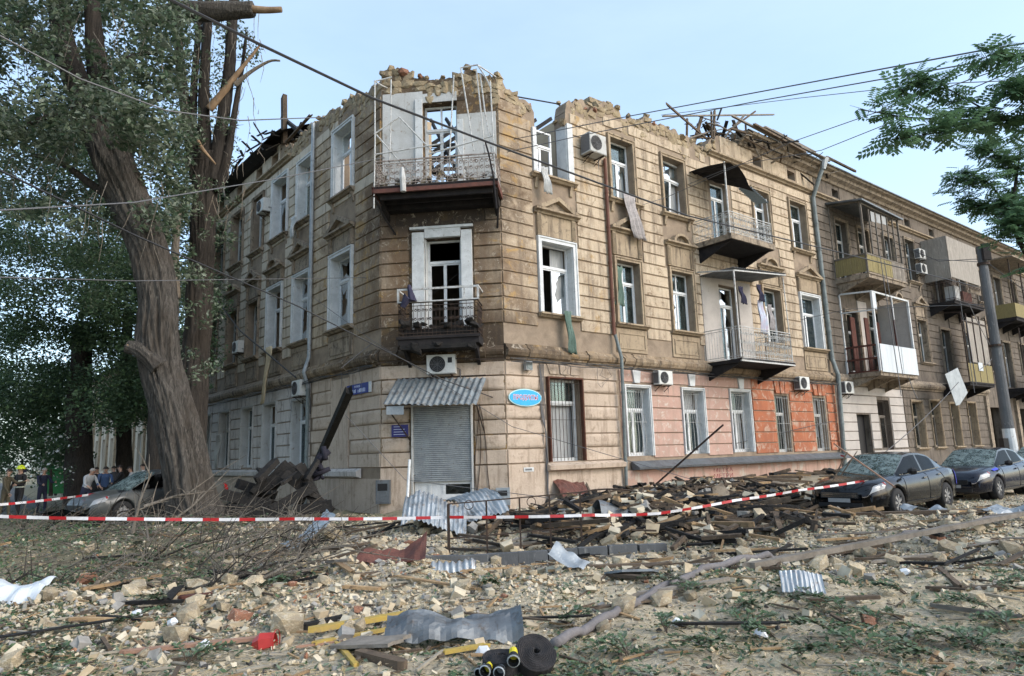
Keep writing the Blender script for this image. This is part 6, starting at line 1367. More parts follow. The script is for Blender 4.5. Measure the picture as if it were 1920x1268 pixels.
# ------------------------------------------------------------------ bent low fence, white pipe
fn = empty('low_iron_fence', gp(842, 1050), 'bent low wrought iron fence in front of the shop corner', 'fence'); GFn = WM[fn.name]; A0 = gp(842, 1052); B0 = gp(1092, 1036); C0 = gp(1200, 1025)
up = Vector((0, 0, 1)); W4 = Matrix.Identity(4)
for k, t_ in enumerate((0, .28, .53, .76, 1.0)):
    a = A0.lerp(B0, t_); MB().bar(a - up * .05, a + up * (.86 + .02 * k), .045 if k in (0,) else .03).build('post', MT['iron'], fn)
MB().bar(A0 + up * .86, B0 + up * .95, .035, .02).build('rail', MT['iron'], fn); MB().bar(A0 + up * .3, B0 + up * .36, .03, .02).build('rail', MT['iron'], fn); MB().tube(sag(B0 + up * .95, C0 + up * .8, -.05, 6), .015, 5).build('rail', MT['iron'], fn)
for t_ in (.15, .62): c_ = A0.lerp(B0, t_) + up * .83; MB().tube([c_ + Vector((.075 * math.cos(k * PI / 8), .012 * math.cos(k * PI / 8), .075 * math.sin(k * PI / 8))) for k in range(17)], .008, 4).build('ring', MT['iron'], fn)
tag(MB().tube([gp(761, 992), px(768, 862, 17.6)], .035, 8).build('white_pipe', MT['white']), 'thin white pipe leaning beside the roller shutter', 'pipe')
for k, (a, b) in enumerate((((1110, 930), (1098, 905)), ((1150, 940), (1140, 918)), ((1210, 925), (1400, 905)))):
    tag(plank_obj('stick', 'old_wood', px(*a, 17.5 + k), px(*b, 17.8 + k), .05, .04), 'dark stick poking out of the timber heap', 'stick', 'dark sticks poking out of the timber heap')

# ------------------------------------------------------------------ fire hose
MT['hose'] = pmat('grey canvas fire hose', (.20, .185, .185), (.14, .13, .13), 5, stretch=(1, 1, 1), bump=.3, bscale=60, rough=.85)
MT['hose_black'] = pmat('dark rolled hose', (.022, .022, .024), (.035, .032, .033), 8, bump=.4, bscale=80)
hp = [(1040, 1222, .06), (1090, 1190, .06), (1160, 1152, .05), (1205, 1140, .06), (1245, 1118, .05), (1320, 1100, .05), (1390, 1082, .05), (1450, 1058, .08), (1540, 1043, .1), (1620, 1030, .12), (1700, 1022, .12), (1820, 1008, .14), (1940, 986, .14)]
pts = [gp(a, b) + Vector((0, 0, z)) for a, b, z in hp]; P2 = []
for i in range(len(pts) - 1):
    p0, p1, p2, p3 = pts[max(i - 1, 0)], pts[i], pts[i + 1], pts[min(i + 2, len(pts) - 1)]
    for k in range(8):
        t_ = k / 8; q = .5 * ((2 * p1) + (p2 - p0) * t_ + (2 * p0 - 5 * p1 + 4 * p2 - p3) * t_ * t_ + (3 * p1 - p0 - 3 * p2 + p3) * t_ ** 3); q.z = .5 * gh(q.x, q.y) + .5 * gh(p1.x, p1.y) + .06; P2.append(q)
tag(MB().tube(P2, [.045 + .003 * math.sin(k * .7) for k in range(len(P2))], 12).build('fire_hose', MT['hose'], smooth=True), 'long grey fire hose lying across the debris to the right', 'fire hose')
def hose_roll(label, p, R_, turns, wd, rot, group=None):
    root = empty('hose_roll', None, label, 'fire hose', M=p @ rot); G = WM[root.name]; n = turns * 20; vs = []; th = .011
    for i in range(n + 1):
        a = 2 * PI * i / 20; r = .025 + (R_ - .025) * i / n; wob = .006 * math.sin(i * .9); 
        for q, z in ((r - th, -wd / 2 + wob), (r - th, wd / 2 + wob), (r, wd / 2 + .006 + wob), (r + th * .75, wd / 2 + wob), (r + th * .75, -wd / 2 + wob)): vs.append((q * math.cos(a), q * math.sin(a), z + .018 * (1 - i / n)))
    mb = MB(); mb.add(vs, [(5 * i + j, 5 * i + 5 + j, 5 * i + 5 + (j + 1) % 5, 5 * i + (j + 1) % 5) for i in range(n) for j in range(5)] + [(0, 1, 2, 3, 4), (5 * n + 4, 5 * n + 3, 5 * n + 2, 5 * n + 1, 5 * n)]); mb.build('rolled_hose', MT['hose_black'], root, G); return root, G
def coupling(root, G, p, d, ring='yellow_paint', r=.04):
    p, d = Vector(p), Vector(d).normalized(); MB().tube([p, p + d * .05, p + d * .05, p + d * .085], [r * .8, r * .8, r * 1.15, r * 1.15], 14, caps=False).build('coupling', MT['black'], root, G)
    MB().tube([p - d * .08, p - d * .0], [r * .72, r * .78], 12).build('coupling_collar', MT[ring], root, G); MB().tube([p + d * .085, p + d * .089], [r * 1.17, r * .95], 14, caps=False).build('rim', MT['zinc'], root, G)
pc = gp(1003, 1258)
h1, H1 = hose_roll('dark rolled fire hose with yellow couplings at the bottom edge', T(pc.x, pc.y, .115), .165, 9, .1, Matrix.Rotation(.35, 4, 'Z') @ Matrix.Rotation(.75, 4, 'X'))
pd_ = gp(945, 1262)
h2, H2 = hose_roll('second rolled fire hose lying flat, left of the larger roll', T(pd_.x - .02, pd_.y + .03, .07), .15, 8, .1, Matrix.Rotation(.12, 4, 'X'))
for q, d, m_ in (((-.1, -.16, .03), (-.25, -1, .1), 'yellow_paint'),): coupling(h2, H2, q, d, m_)
coupling(h2, H2, (-.13, -.1, -.0), (-.5, -1, -.1), 'zinc'); coupling(h2, H2, (.0, -.17, .02), (-.15, -1, .1), 'zinc'); coupling(h2, H2, (.1, -.12, .1), (0, -1, -.1), 'yellow_paint', .045)
MB().tube([(-.06, -.2, .0), (.02, -.26, -.09)], .022, 8).build('strap', MT['yellow_paint'], h1, H1)

# ------------------------------------------------------------------ barrier tape
MT['tape_red'] = plain('red tape', (.42, .02, .025), .4); MT['tape_white'] = plain('white tape', (.68, .68, .70), .4)
def tape(pts, w_, period, label, seed=0, tw_=.25):
    pts = [Vector(p) for p in pts]; fine = []
    for a, b in zip(pts, pts[1:]):
        n = max(2, int((b - a).length / .06))
        for k in range(n): fine.append(a.lerp(b, k / n) - Vector((0, 0, .012 * 4 * (k / n) * (1 - k / n))))
    fine.append(pts[-1]); vs = []; fs = []; mi = []; s = 0; mb = MB()
    for i, p in enumerate(fine):
        d = (fine[min(i + 1, len(fine) - 1)] - fine[max(i - 1, 0)]).normalized(); a = tw_ * math.sin(i * .11 + seed) + tw_ * .5 * math.sin(i * .37); side = d.cross(Vector((0, 0, 1))).normalized(); u = Vector((0, 0, 1)) * math.cos(a) + side * math.sin(a)
        vs += [p - u * w_ / 2, p + u * w_ / 2]
        if i: s += (p - fine[i - 1]).length; fs.append((2 * i - 2, 2 * i, 2 * i + 1, 2 * i - 1)); mi.append(0 if (s % period) < period * .45 else 1)
    mb.v = [tuple(v) for v in vs]; mb.f = fs; mb.m = mi; return tag(mb.build('barrier_tape', [MT['tape_red'], MT['tape_white']]), label, 'barrier tape')
tape([px(-60, 966, 10.6), px(230, 973, 11), px(560, 973, 11.6), px(842, 970, 11.88), px(1110, 966, 12.2), px(1235, 963, 12.8), px(1380, 938, 14), px(1500, 919, 15.2), px(1612, 903, 16.3)], .05, .56, 'red and white barrier tape stretched across the whole scene', 0, .2)
tape([px(1612, 903, 16.3), px(1700, 893, 17.4), px(1650, 868, 19.5), px(1570, 853, 21)], .045, .5, 'red and white tape end running over the first car bonnet', 2, .5)
tape([px(-20, 948, 17), px(120, 934, 19), px(238, 917, 21.5)], .06, .5, 'thin barrier tape in the background behind the firefighter', 3, .3)
# ------------------------------------------------------------------ trees
def bark_mat(name, a, b, s=1.0):
    m, t, B, N, L = new_mat(name); v = coords(N, L, 'world', (13 * s, 13 * s, 2.0 * s)); n = noise_n(N, L, v, 1.3, 10, .74, 1.1)
    c = mixc(N, L, ramp(N, L, n, .4, .62), a, b); v2 = coords(N, L, 'world'); c = mixc(N, L, ramp(N, L, noise_n(N, L, v2, 1.1, 6), .5, .72), c, (a[0] * 1.7, a[1] * 1.55, a[2] * 1.4))
    L.new(c, B.inputs['Base Color']); B.inputs['Roughness'].default_value = .95; B.inputs['Specular IOR Level'].default_value = .15
    bp = N.new('ShaderNodeBump'); bp.inputs['Strength'].default_value = 1; bp.inputs['Distance'].default_value = .1; L.new(n, bp.inputs['Height']); L.new(bp.outputs[0], B.inputs['Normal']); return m
MT['bark'] = bark_mat('furrowed poplar bark', (.045, .041, .037), (.145, .13, .112)); MT['bark_dark'] = bark_mat('dark bark', (.03, .027, .024), (.07, .06, .052)); MT['bark_grey'] = bark_mat('pale grey bark', (.16, .14, .115), (.27, .24, .20))
MT['peeled'] = pmat('split peeled wood', (.30, .205, .125), (.19, .125, .075), 5, stretch=(1, 1, .4), bump=.3, bscale=20)
def leafmat(name, a, b, tr=.25):
    m, t, B, N, L = new_mat(name); v = coords(N, L, 'world'); c = mixc(N, L, ramp(N, L, noise_n(N, L, v, 1.2, 5, .6), .35, .65), a, b)
    L.new(c, B.inputs['Base Color']); B.inputs['Roughness'].default_value = .6; B.inputs['Specular IOR Level'].default_value = .25
    td = N.new('ShaderNodeBsdfTranslucent'); L.new(c, td.inputs[0]); mx = N.new('ShaderNodeMixShader'); mx.inputs[0].default_value = tr
    L.new(B.outputs[0], mx.inputs[1]); L.new(td.outputs[0], mx.inputs[2]); L.new(mx.outputs[0], N['Material Output'].inputs['Surface']); return m
MT['lf1'] = leafmat('poplar leaf', (.095, .13, .075), (.14, .17, .115)); MT['lf2'] = leafmat('poplar leaf pale underside', (.22, .25, .20), (.17, .20, .15)); MT['lf3'] = leafmat('dark leaf', (.055, .095, .055), (.08, .125, .07)); MT['lf4'] = leafmat('mid green leaf', (.065, .12, .055), (.085, .14, .06)); MT['lf5'] = leafmat('ash leaf', (.085, .165, .085), (.12, .21, .11), .45)
MT['flower'] = plain('white blossom', (.75, .75, .72), .7)
def trunk(name, pts, rad, mat, parent, seg=40, amp=.045, rings=None, freq=9):
    """limb with bark ridges modelled into it"""
    pts = [Vector(p) for p in pts]; L_ = [0]
    for a, b in zip(pts, pts[1:]): L_.append(L_[-1] + (b - a).length)
    n = rings or max(4, int(L_[-1] / .09)); P_, R_ = [], []
    for k in range(n + 1):
        s = L_[-1] * k / n; i = max(0, min(len(pts) - 2, next((j for j in range(len(L_) - 1) if L_[j + 1] >= s), len(pts) - 2))); t_ = (s - L_[i]) / max(1e-6, L_[i + 1] - L_[i])
        p0, p1, p2, p3 = pts[max(i - 1, 0)], pts[i], pts[i + 1], pts[min(i + 2, len(pts) - 1)]
        P_.append(.5 * ((2 * p1) + (p2 - p0) * t_ + (2 * p0 - 5 * p1 + 4 * p2 - p3) * t_ * t_ + (3 * p1 - p0 - 3 * p2 + p3) * t_ ** 3)); R_.append(rad[i] + (rad[i + 1] - rad[i]) * t_)
    vs = []; u = (P_[1] - P_[0]).orthogonal().normalized()
    for k, p in enumerate(P_):
        d = (P_[min(k + 1, n)] - P_[max(k - 1, 0)]).normalized(); u = (u - d * u.dot(d)).normalized(); w_ = d.cross(u)
        for j in range(seg):
            a = 2 * PI * j / seg; s = L_[-1] * k / n; c_, s_ = math.cos(a), math.sin(a)
            q = 1 - abs(noise.noise((c_ * freq * .36, s_ * freq * .36, s * .75))) * 2.2; q2 = noise.noise((c_ * 1.2, s_ * 1.2, s * .8 + 7))
            r = R_[k] * (1 + .10 * q2) + amp * (q - .5); vs.append(p + (u * c_ + w_ * s_) * max(r, .004))
    fs = [(k * seg + j, k * seg + (j + 1) % seg, (k + 1) * seg + (j + 1) % seg, (k + 1) * seg + j) for k in range(n) for j in range(seg)] + [tuple(range(seg))[::-1], tuple(n * seg + j for j in range(seg))]
    mb = MB(); mb.add(vs, fs); return mb.build(name, MT[mat], parent, None, smooth=True)
def crown(name, parent, clusters, leaf_s, mats, n_per, seed=0, tplv=None, wide=.55, probs=None, droop=.5):
    """leaves filling ellipsoidal clumps; clusters = [(centre, (rx, ry, rz))]"""
    r = np.random.default_rng(seed); tv = np.array([(-.5, 0, 0), (0, -wide / 2, .08), (.5, 0, -.05), (0, wide / 2, .08)]) if tplv is None else tplv; T_, = [],
    for c, rr in clusters:
        m = max(6, int(n_per * (rr[0] * rr[1] * rr[2]) ** (2 / 3))); d = r.normal(size=(m, 3)); d /= np.linalg.norm(d, axis=1)[:, None]; d *= (r.random(m) ** .45)[:, None]
        T_.append(np.array(c)[None] + d * np.array(rr)[None])
    T_ = np.concatenate(T_); m = len(T_); R = rotmats(r, m, 1.4) * (leaf_s * r.uniform(.6, 1.25, m))[:, None, None]
    V, Fc = scatter(tv, np.array([(0, 1, 2, 3)]), R, T_); o = bpy.data.objects.new(name, npmesh(name, V, Fc, [MT[q] for q in mats], False, r.choice(len(mats), m, p=probs))); return put(o, parent)
def clumps(r, n, xr, yr, Yr, sz, holes=(), flat=.75):
    out = []
    while len(out) < n:
        a, b, Yd = r.uniform(*xr), r.uniform(*yr), r.uniform(*Yr)
        if any((a - hx) ** 2 / hr ** 2 + (b - hy) ** 2 / hs ** 2 < 1 for hx, hy, hr, hs in holes): continue
        s = r.uniform(*sz); out.append((tuple(px(a, b, Yd)), (s, s, s * flat)))
    return out
def wpx(L_, Y): return [px(a, b, Y) for a, b in L_]
K17 = 17 / 1290
rt = random.Random(5)
holes = [(22, 110, 42, 50), (60, 165, 28, 38), (110, 250, 16, 22), (470, 190, 34, 200), (530, 200, 60, 260), (232, 70, 10, 16), (60, 210, 20, 14), (420, 140, 14, 90)]
# leaning poplar
t1 = empty('leaning_poplar', px(352, 985, 17), 'huge leaning poplar with deeply furrowed bark left of the house', 'tree')
trunk('trunk', wpx([(378, 1000), (362, 950), (345, 860), (322, 760), (305, 700), (296, 640), (296, 560), (283, 480), (252, 400), (210, 300), (178, 225)], 17), [w_ * K17 / 2 for w_ in (112, 86, 76, 72, 70, 72, 64, 66, 72, 70, 64)], 'bark', t1, 110, .085, 230, 16)
trunk('limb', wpx([(190, 250), (150, 170), (122, 90), (108, 10), (98, -80)], 17), [.42, .34, .28, .22, .16], 'bark_dark', t1, 32, .03)
trunk('limb', wpx([(195, 260), (188, 180), (178, 90), (172, 0), (165, -80)], 17.3), [.4, .3, .24, .18, .13], 'bark_dark', t1, 32, .03)
trunk('broken_limb', wpx([(300, 690), (268, 660), (240, 650)], 16.6), [.2, .18, .15], 'bark', t1, 40, .06, 30, 14); MB().tube([px(243, 652, 16.55), px(236, 650, 16.5)], [.12, .07], 12).build('torn_wood', MT['peeled'], t1)
for L_, r0 in (([(230, 385), (170, 345), (120, 310), (60, 290)], .12), ([(180, 240), (120, 215), (60, 230), (10, 260)], .09), ([(245, 215), (290, 190), (320, 170)], .07), ([(130, 110), (60, 60), (10, 30)], .1), ([(185, 150), (240, 110), (300, 95)], .09), ([(240, 210), (265, 195), (310, 180)], .06)):
    trunk('limb', wpx(L_, 16.8), [r0 * (1 - .2 * k) for k in range(len(L_))], 'bark_dark', t1, 10, .01)
C1 = clumps(rt, 125, (-40, 340), (-70, 260), (14.6, 19.5), (.35, .85), holes) + clumps(rt, 46, (110, 350), (200, 430), (15.5, 19.5), (.3, .7), holes) + clumps(rt, 16, (-30, 160), (240, 420), (15, 19), (.3, .7), holes) + clumps(rt, 9, (200, 360), (400, 520), (18, 19.5), (.25, .5), holes)
crown('crown', t1, C1, .16, ['lf1', 'lf2', 'lf3'], 620, 1, probs=[.5, .25, .25])
tw = MB()
for k in range(90):
    a, b = rt.uniform(0, 330), rt.uniform(0, 430); q = px(a, b, rt.uniform(15.2, 18)); d = Vector((rt.uniform(-.5, .5), rt.uniform(-.3, .3), -rt.uniform(.5, 1.5))); tw.tube([q, q + d * .5 + Vector((rt.uniform(-.1, .1), 0, 0)), q + d], [.012, .008, .004], 3)
tw.build('twigs', MT['bark_grey'], t1)['kind'] = 'stuff'
# many-stemmed poplar behind it
t2 = empty('split_poplar', px(345, 965, 20.5), 'split many-stemmed poplar behind the leaning trunk with torn tops', 'tree')
K = 20.5 / 1290
trunk('trunk', wpx([(340, 985), (350, 880), (362, 740), (372, 600), (380, 450), (384, 350), (388, 290)], 20.5), [w_ * K / 2 for w_ in (72, 58, 50, 46, 44, 46, 52)], 'bark_dark', t2, 70, .06, 150, 15)
for L_, rr in (([(372, 340), (352, 230), (338, 120), (330, 0), (322, -60)], (34, 26, 20, 18, 14)), ([(388, 330), (382, 220), (385, 110), (392, 0), (395, -60)], (34, 26, 22, 20, 14)), ([(400, 340), (415, 240), (430, 130), (436, 20), (440, -40)], (34, 28, 26, 22, 14)), ([(408, 360), (425, 300), (440, 210), (455, 120), (462, 60)], (20, 18, 12, 8, 4)), ([(365, 330), (362, 200), (372, 60), (376, -30)], (22, 16, 14, 10))):
    trunk('stem', wpx(L_, 20.4), [w_ * K / 2 * .85 for w_ in rr], 'bark_dark', t2, 28, .03, None, 13)
trunk('torn_stem', wpx([(392, 205), (425, 165), (455, 125), (490, 82)], 20.2), [.13, .1, .07, .02], 'peeled', t2, 14, .02); trunk('limb', wpx([(440, 160), (470, 135), (505, 115), (525, 114)], 20.2), [.09, .06, .04, .03], 'bark_grey', t2, 8, .01)
trunk('limb', wpx([(330, 560), (328, 480), (334, 385)], 19.8), [.12, .12, .1], 'bark_grey', t2, 12, .012); trunk('torn_stem', wpx([(404, 308), (380, 280), (370, 262)], 19.9), [.02, .06, .05], 'peeled', t2, 10, .01)
C2 = clumps(rt, 26, (325, 420), (330, 720), (18.6, 19.6), (.2, .42), []) + clumps(rt, 52, (300, 475), (-40, 260), (19.3, 22), (.2, .5), []) + clumps(rt, 36, (320, 440), (200, 560), (19.4, 22.5), (.2, .45), []) + clumps(rt, 14, (300, 400), (420, 640), (21, 23), (.3, .6), [])
crown('crown', t2, C2, .13, ['lf1', 'lf2', 'lf3'], 480, 2, probs=[.45, .3, .25])
tw = MB()
for k in range(130):
    a, b = rt.uniform(330, 490), rt.uniform(0, 420); q = px(a, b, rt.uniform(19.5, 21)); d = Vector((rt.uniform(-.3, .4), 0, rt.uniform(-1.3, .8))); tw.tube([q, q + d * .5 + Vector((rt.uniform(-.12, .12), 0, 0)), q + d], [.014, .01, .004], 3)
tw.build('twigs', MT['bark_grey'], t2)['kind'] = 'stuff'
# snapped trunk wedged across the tree tops
lg = empty('snapped_log', px(290, 22, 18.4), 'thick snapped log wedged high across the poplar tops', 'log'); trunk('log', wpx([(262, 40), (330, 22), (400, 22), (475, 17)], 18.4), [.2, .27, .28, .22], 'bark', lg, 32, .03); trunk('torn_wood', wpx([(468, 17), (500, 19), (528, 18)], 18.4), [.12, .1, .085], 'peeled', lg, 12, .01)
# dark trees further down the street
def far_tree(label, base, Y, w_, C, seed, mats=('lf3', 'lf4'), probs=(.7, .3), n_per=420, ls=.17, top=None, name='street_tree'):
    t = empty(name, px(base[0], base[1], Y), label, 'tree'); k = Y / 1290
    trunk('trunk', wpx([base, (base[0] - 3, base[1] - 90), (base[0], base[1] - 200)] + (top or [(base[0] + 5, base[1] - 340)]), Y), [w_ * k / 2 * q for q in (1.15, 1, .9, .55, .4, .3)[:3 + len(top or [1])]], 'bark_dark', t, 24, .03)
    crown('crown', t, C, ls, list(mats), n_per, seed, probs=list(probs)); return t
far_tree('dark broad tree with a thick straight trunk beside the green bin', (150, 945), 30, 46, clumps(rt, 110, (-60, 310), (400, 775), (26.5, 33), (.7, 1.5), [(162, 535, 8, 12), (130, 570, 5, 6)]), 3, n_per=420)
far_tree('dark tree trunk between the leaning poplar and the crushed car', (301, 950), 25, 44, clumps(rt, 54, (160, 390), (500, 790), (25.5, 30), (.6, 1.2)), 4, n_per=420)
far_tree('tall green tree filling the left edge', (-60, 930), 24, 40, clumps(rt, 90, (-90, 200), (240, 570), (22, 27), (.5, 1.2), [(165, 430, 16, 60)]), 5, mats=('lf3', 'lf1', 'lf4'), probs=(.45, .25, .3), n_per=420, ls=.14)
far_tree('tree crown seen between the poplar trunks', (235, 920), 34, 26, clumps(rt, 60, (180, 400), (240, 620), (30, 35), (.8, 1.5), [(250, 360, 10, 16)]), 6, mats=('lf1', 'lf3'), probs=(.5, .5), n_per=240, ls=.18)
sb = empty('green_bush', px(40, 915, 33), 'rounded yellowish green bush behind the firefighters', 'bush'); MB().tube(wpx([(40, 925), (42, 860)], 33), [.1, .05], 6).build('stem', MT['bark_dark'], sb); crown('leaves', sb, clumps(rt, 60, (-60, 125), (700, 880), (31, 37), (.7, 1.3)), .17, ['lf4', 'lf3'], 480, 7, probs=[.75, .25])
sb = empty('flowering_bush', px(95, 925, 28.5), 'bush with white blossoms beside the green bin', 'bush'); MB().tube(wpx([(95, 930), (96, 880)], 28.5), [.08, .04], 6).build('stem', MT['bark_dark'], sb)
Cb = clumps(rt, 24, (58, 128), (800, 915), (28, 30), (.3, .6)); crown('leaves', sb, Cb, .11, ['lf3', 'lf4'], 420, 8, probs=[.6, .4]); crown('blossoms', sb, Cb, .13, ['flower'], 34, 9, wide=.9)
# ash branches reaching in from the right
def ash_leaf(s=1.0):
    V, Fc = [], []; L_ = .26 * s
    def lf(p, d, l, w_):
        w_ *= 1.4
        p, d = Vector(p), Vector(d).normalized(); sdv = d.cross(Vector((0, 0, 1))).normalized() * w_; o = len(V); V.extend([tuple(p), tuple(p + d * l * .5 + sdv + Vector((0, 0, .004))), tuple(p + d * l), tuple(p + d * l * .5 - sdv + Vector((0, 0, .004)))]); Fc.append((o, o + 1, o + 2, o + 3))
    for k in range(6):
        x = .04 * s + L_ * k / 6
        for sg_ in (-1, 1): lf((x, 0, -.02 * (k / 6) ** 2), (.55, sg_, -.35), .085 * s, .016 * s)
    lf((L_, 0, -.03), (1, 0, -.3), .08 * s, .015 * s)
    V += [(0, -.002, 0), (L_, -.001, -.02), (L_, .001, -.02), (0, .002, 0)]; o = len(V) - 4; Fc.append((o, o + 1, o + 2, o + 3)); return np.array(V), np.array(Fc)
def ash(label, trunk_pts, limbs, Y, nleaf, seed, sc=1.0):
    t = empty('ash_tree', trunk_pts[0], label, 'tree'); trunk('trunk', trunk_pts, [.2, .17, .14, .1], 'bark_dark', t, 16, .01); r = random.Random(seed); pts_ = []; tw = MB()
    for L_, r0, spread in limbs:
        P_ = [px(a, b, Y + dy) for a, b, dy in L_]; trunk('branch', P_, [r0 * (1 - .85 * k / (len(P_) - 1)) for k in range(len(P_))], 'bark_dark', t, 8, .002, rings=16)
        for k in range(int(nleaf * spread)):
            i = r.random() * (len(P_) - 1) * .999; a = P_[int(i)].lerp(P_[int(i) + 1], i - int(i)); d = Vector((r.uniform(-1, .6), r.uniform(-.8, .8), r.uniform(-.7, .8))).normalized(); l = r.uniform(.05, .5 * spread) * sc
            e = a + d * l; tw.tube([a, e], [.005, .002], 3, caps=False)
            for q in range(r.randint(1, 3)): pts_.append((a.lerp(e, r.uniform(.5, 1)), d))
    tw.build('twigs', MT['bark_dark'], t)['kind'] = 'stuff'; tv, tf = ash_leaf(sc); rg = np.random.default_rng(seed); Tm = np.array([tuple(p) for p, d in pts_]); V, Fc = scatter(tv, tf, rotmats(rg, len(pts_), .7) * rg.uniform(.7, 1.15, len(pts_))[:, None, None], Tm)
    o = bpy.data.objects.new('crown', npmesh('crown', V, Fc, MT['lf5'])); put(o, t); return t
ash('ash tree whose leafy branch reaches in over the cables at the top right', [Vector((9.6, 9.3, 0)), Vector((9.5, 9.3, 3)), Vector((9.2, 9.3, 6)), Vector((8.4, 9.2, 8))],
    [([(2060, 330, .3), (1960, 240, .2), (1880, 225, .1), (1790, 225, 0), (1700, 220, -.1), (1610, 205, -.2)], .03, .62), ([(1880, 225, .1), (1800, 180, .1), (1740, 150, .1), (1690, 170, .2)], .015, .42), ([(1850, 225, 0), (1780, 245, -.2), (1700, 258, -.2), (1665, 262, -.2)], .012, .36), ([(1990, 140, 0), (1930, 110, 0), (1880, 100, 0), (1840, 110, 0)], .02, .38), ([(1990, 200, -.2), (1930, 170, -.2), (1890, 160, -.2)], .02, .6)], 9.0, 112, 21, 1.12)
ash('finer leaved tree rising behind the utility pole at the right edge', [Vector((16.4, 14.9, 0)), Vector((16.2, 15, 3)), Vector((15.2, 15, 6)), Vector((13.8, 15, 7))],
    [([(1990, 560, 0), (1915, 460, 0), (1900, 390, 0), (1908, 320, 0), (1915, 270, 0)], .07, .9), ([(1905, 420, 0), (1860, 350, 0), (1820, 330, 0), (1780, 340, .3)], .03, .7), ([(1908, 380, .2), (1850, 390, .3), (1800, 375, .4)], .02, .6), ([(1905, 320, 0), (1870, 290, 0), (1840, 270, 0)], .02, .6), ([(1990, 440, -.4), (1920, 420, -.4), (1885, 435, -.4)], .04, .9), ([(1990, 390, -.2), (1930, 395, -.4), (1900, 410, -.4)], .04, .9)], 15.0, 120, 22, 1.15)
# fallen branches round the poplar foot
fb = random.Random(31)
def fallen(label, pts, r0, mat='bark_grey', group=None):
    root = empty('fallen_branch', pts[0], label, 'branch', group); mb = MB(); mb.tube(pts, [r0 * (1 - .8 * k / (len(pts) - 1)) for k in range(len(pts))], 7)
    for k in range(7):
        i = fb.random() * (len(pts) - 1.01); a = Vector(pts[int(i)]).lerp(Vector(pts[int(i) + 1]), i - int(i)); d = (Vector(pts[-1]) - Vector(pts[0])).normalized() * fb.uniform(.1, .8) + Vector((fb.uniform(-.6, .6), fb.uniform(-.5, .5), fb.uniform(-.1, .8))); l = fb.uniform(.3, 1.0)
        mb.tube([a, a + d * l * .5 + Vector((0, 0, .04)), a + d * l], [r0 * .4, r0 * .25, .003], 5)
    mb.build('branch_wood', MT[mat], root); return root
fallen('pale forked branch standing up in front of the crushed car', [px(248, 1000, 13), px(262, 940, 13), px(285, 885, 13.1)], .035); fallen('pale curved branch arching to the foot of the leaning trunk', [px(270, 950, 14.5), px(330, 930, 14.8), px(400, 920, 15)], .035)
fallen('pale branch rising over the leaning trunk base', [px(290, 1000, 13.5), px(360, 950, 14), px(430, 880, 14.5)], .03); fallen('long thin branch lying towards the orange stone', [px(400, 1045, 11), px(460, 1020, 12), px(540, 975, 13)], .03)
for k in range(75):
    a, b = fb.uniform(-20, 560), fb.uniform(955, 1090 if k % 3 else 1130); p = gp(a, b); ang = fb.gauss(.25, .8); l = fb.uniform(.6, 2.4); q = p + Vector((math.cos(ang) * l, math.sin(ang) * l * .6, 0)); m_ = p.lerp(q, .5); p.z += .05; q.z = gh(q.x, q.y) + fb.uniform(.05, .5) * (1 if a < 480 else .3); m_.z = gh(m_.x, m_.y) + fb.uniform(.1, .45)
    fallen('thin broken branch in the heap in front of the leaning poplar', [p, m_, q], fb.uniform(.012, .03), fb.choice(('bark_grey', 'bark', 'bark_grey', 'bark_dark')), 'broken branches heaped in front of the poplar')
Cf = []
for k in range(130):
    p = gp(fb.uniform(-60, 600 if k % 2 else 420), fb.uniform(956, 1110)); Cf.append((tuple(p + Vector((0, 0, .12))), (fb.uniform(.3, .8), fb.uniform(.25, .5), .16)))
o = crown('fallen_foliage', None, Cf, .075, ['leaf_a', 'leaf_b', 'lf3', 'leaf_c'], 420, 12, probs=[.34, .26, .28, .12]); o['kind'] = 'stuff'
tw = MB()
for k in range(1000):
    p = gp(fb.uniform(-40, 600), fb.uniform(955, 1110)) + Vector((0, 0, fb.uniform(.02, .22))); a = fb.uniform(0, 6.28); l = fb.uniform(.15, .7); d = Vector((math.cos(a), math.sin(a), fb.uniform(-.2, .5))) * l; tw.tube([p, p + d * .5 + Vector((0, 0, .03)), p + d], [.008, .006, .003], 3)
tw.build('brushwood', MT['bark_grey'])['kind'] = 'stuff'

# ------------------------------------------------------------------ buildings down the side street
fh = empty('side_street_house', FL @ Vector((-40, 4, 0)), 'pale grey house far down the side street behind the trees', 'house')
ops = [(x, x + 1.3, zz, zz + 2.5) for x in np.arange(-66, -23, 3.0) for zz in (1.4, 5.6)]
_b = bld; bld = fh
wall_mesh('wall', FL, -68, -20.5, ops, flat(9.2), MT['plaster_left']); MB().box(-68, -20.5, 4, 4.3, 0, 9).build('inner_wall', MT['room'], fh, FL)
MB().add([(-68.2, -.6, 9.15), (-20.2, -.6, 9.15), (-20.2, 4.5, 11.5), (-68.2, 4.5, 11.5)], [(0, 1, 2, 3)]) 
rf = MB(); rf.prism([(-.6, 9.1), (4.5, 11.4), (4.5, 11.5), (-.6, 9.25)], -68.2, -20.2); rf.build('roof', MT['zinc_dark'], fh, FL)
for a, b, c_, d in ops:
    win_ = MB().box(a, a + .1, .2, .28, c_, d).box(b - .1, b, .2, .28, c_, d).box(a, b, .2, .28, c_, c_ + .1).box(a, b, .2, .28, d - .1, d).box((a + b) / 2 - .05, (a + b) / 2 + .05, .2, .28, c_, d).build('window', MT['white_dirty'], fh, FL); MB().box(a + .1, b - .1, .24, .245, c_ + .1, d - .1).build('pane', MT['glass'], win_, FL)
for x in np.arange(-67.2, -22, 3.0): MB().box(x, x + .5, -.15, .0, 0, 9.1).build('pilaster', MT['trim'], fh, FL)
bld = _b
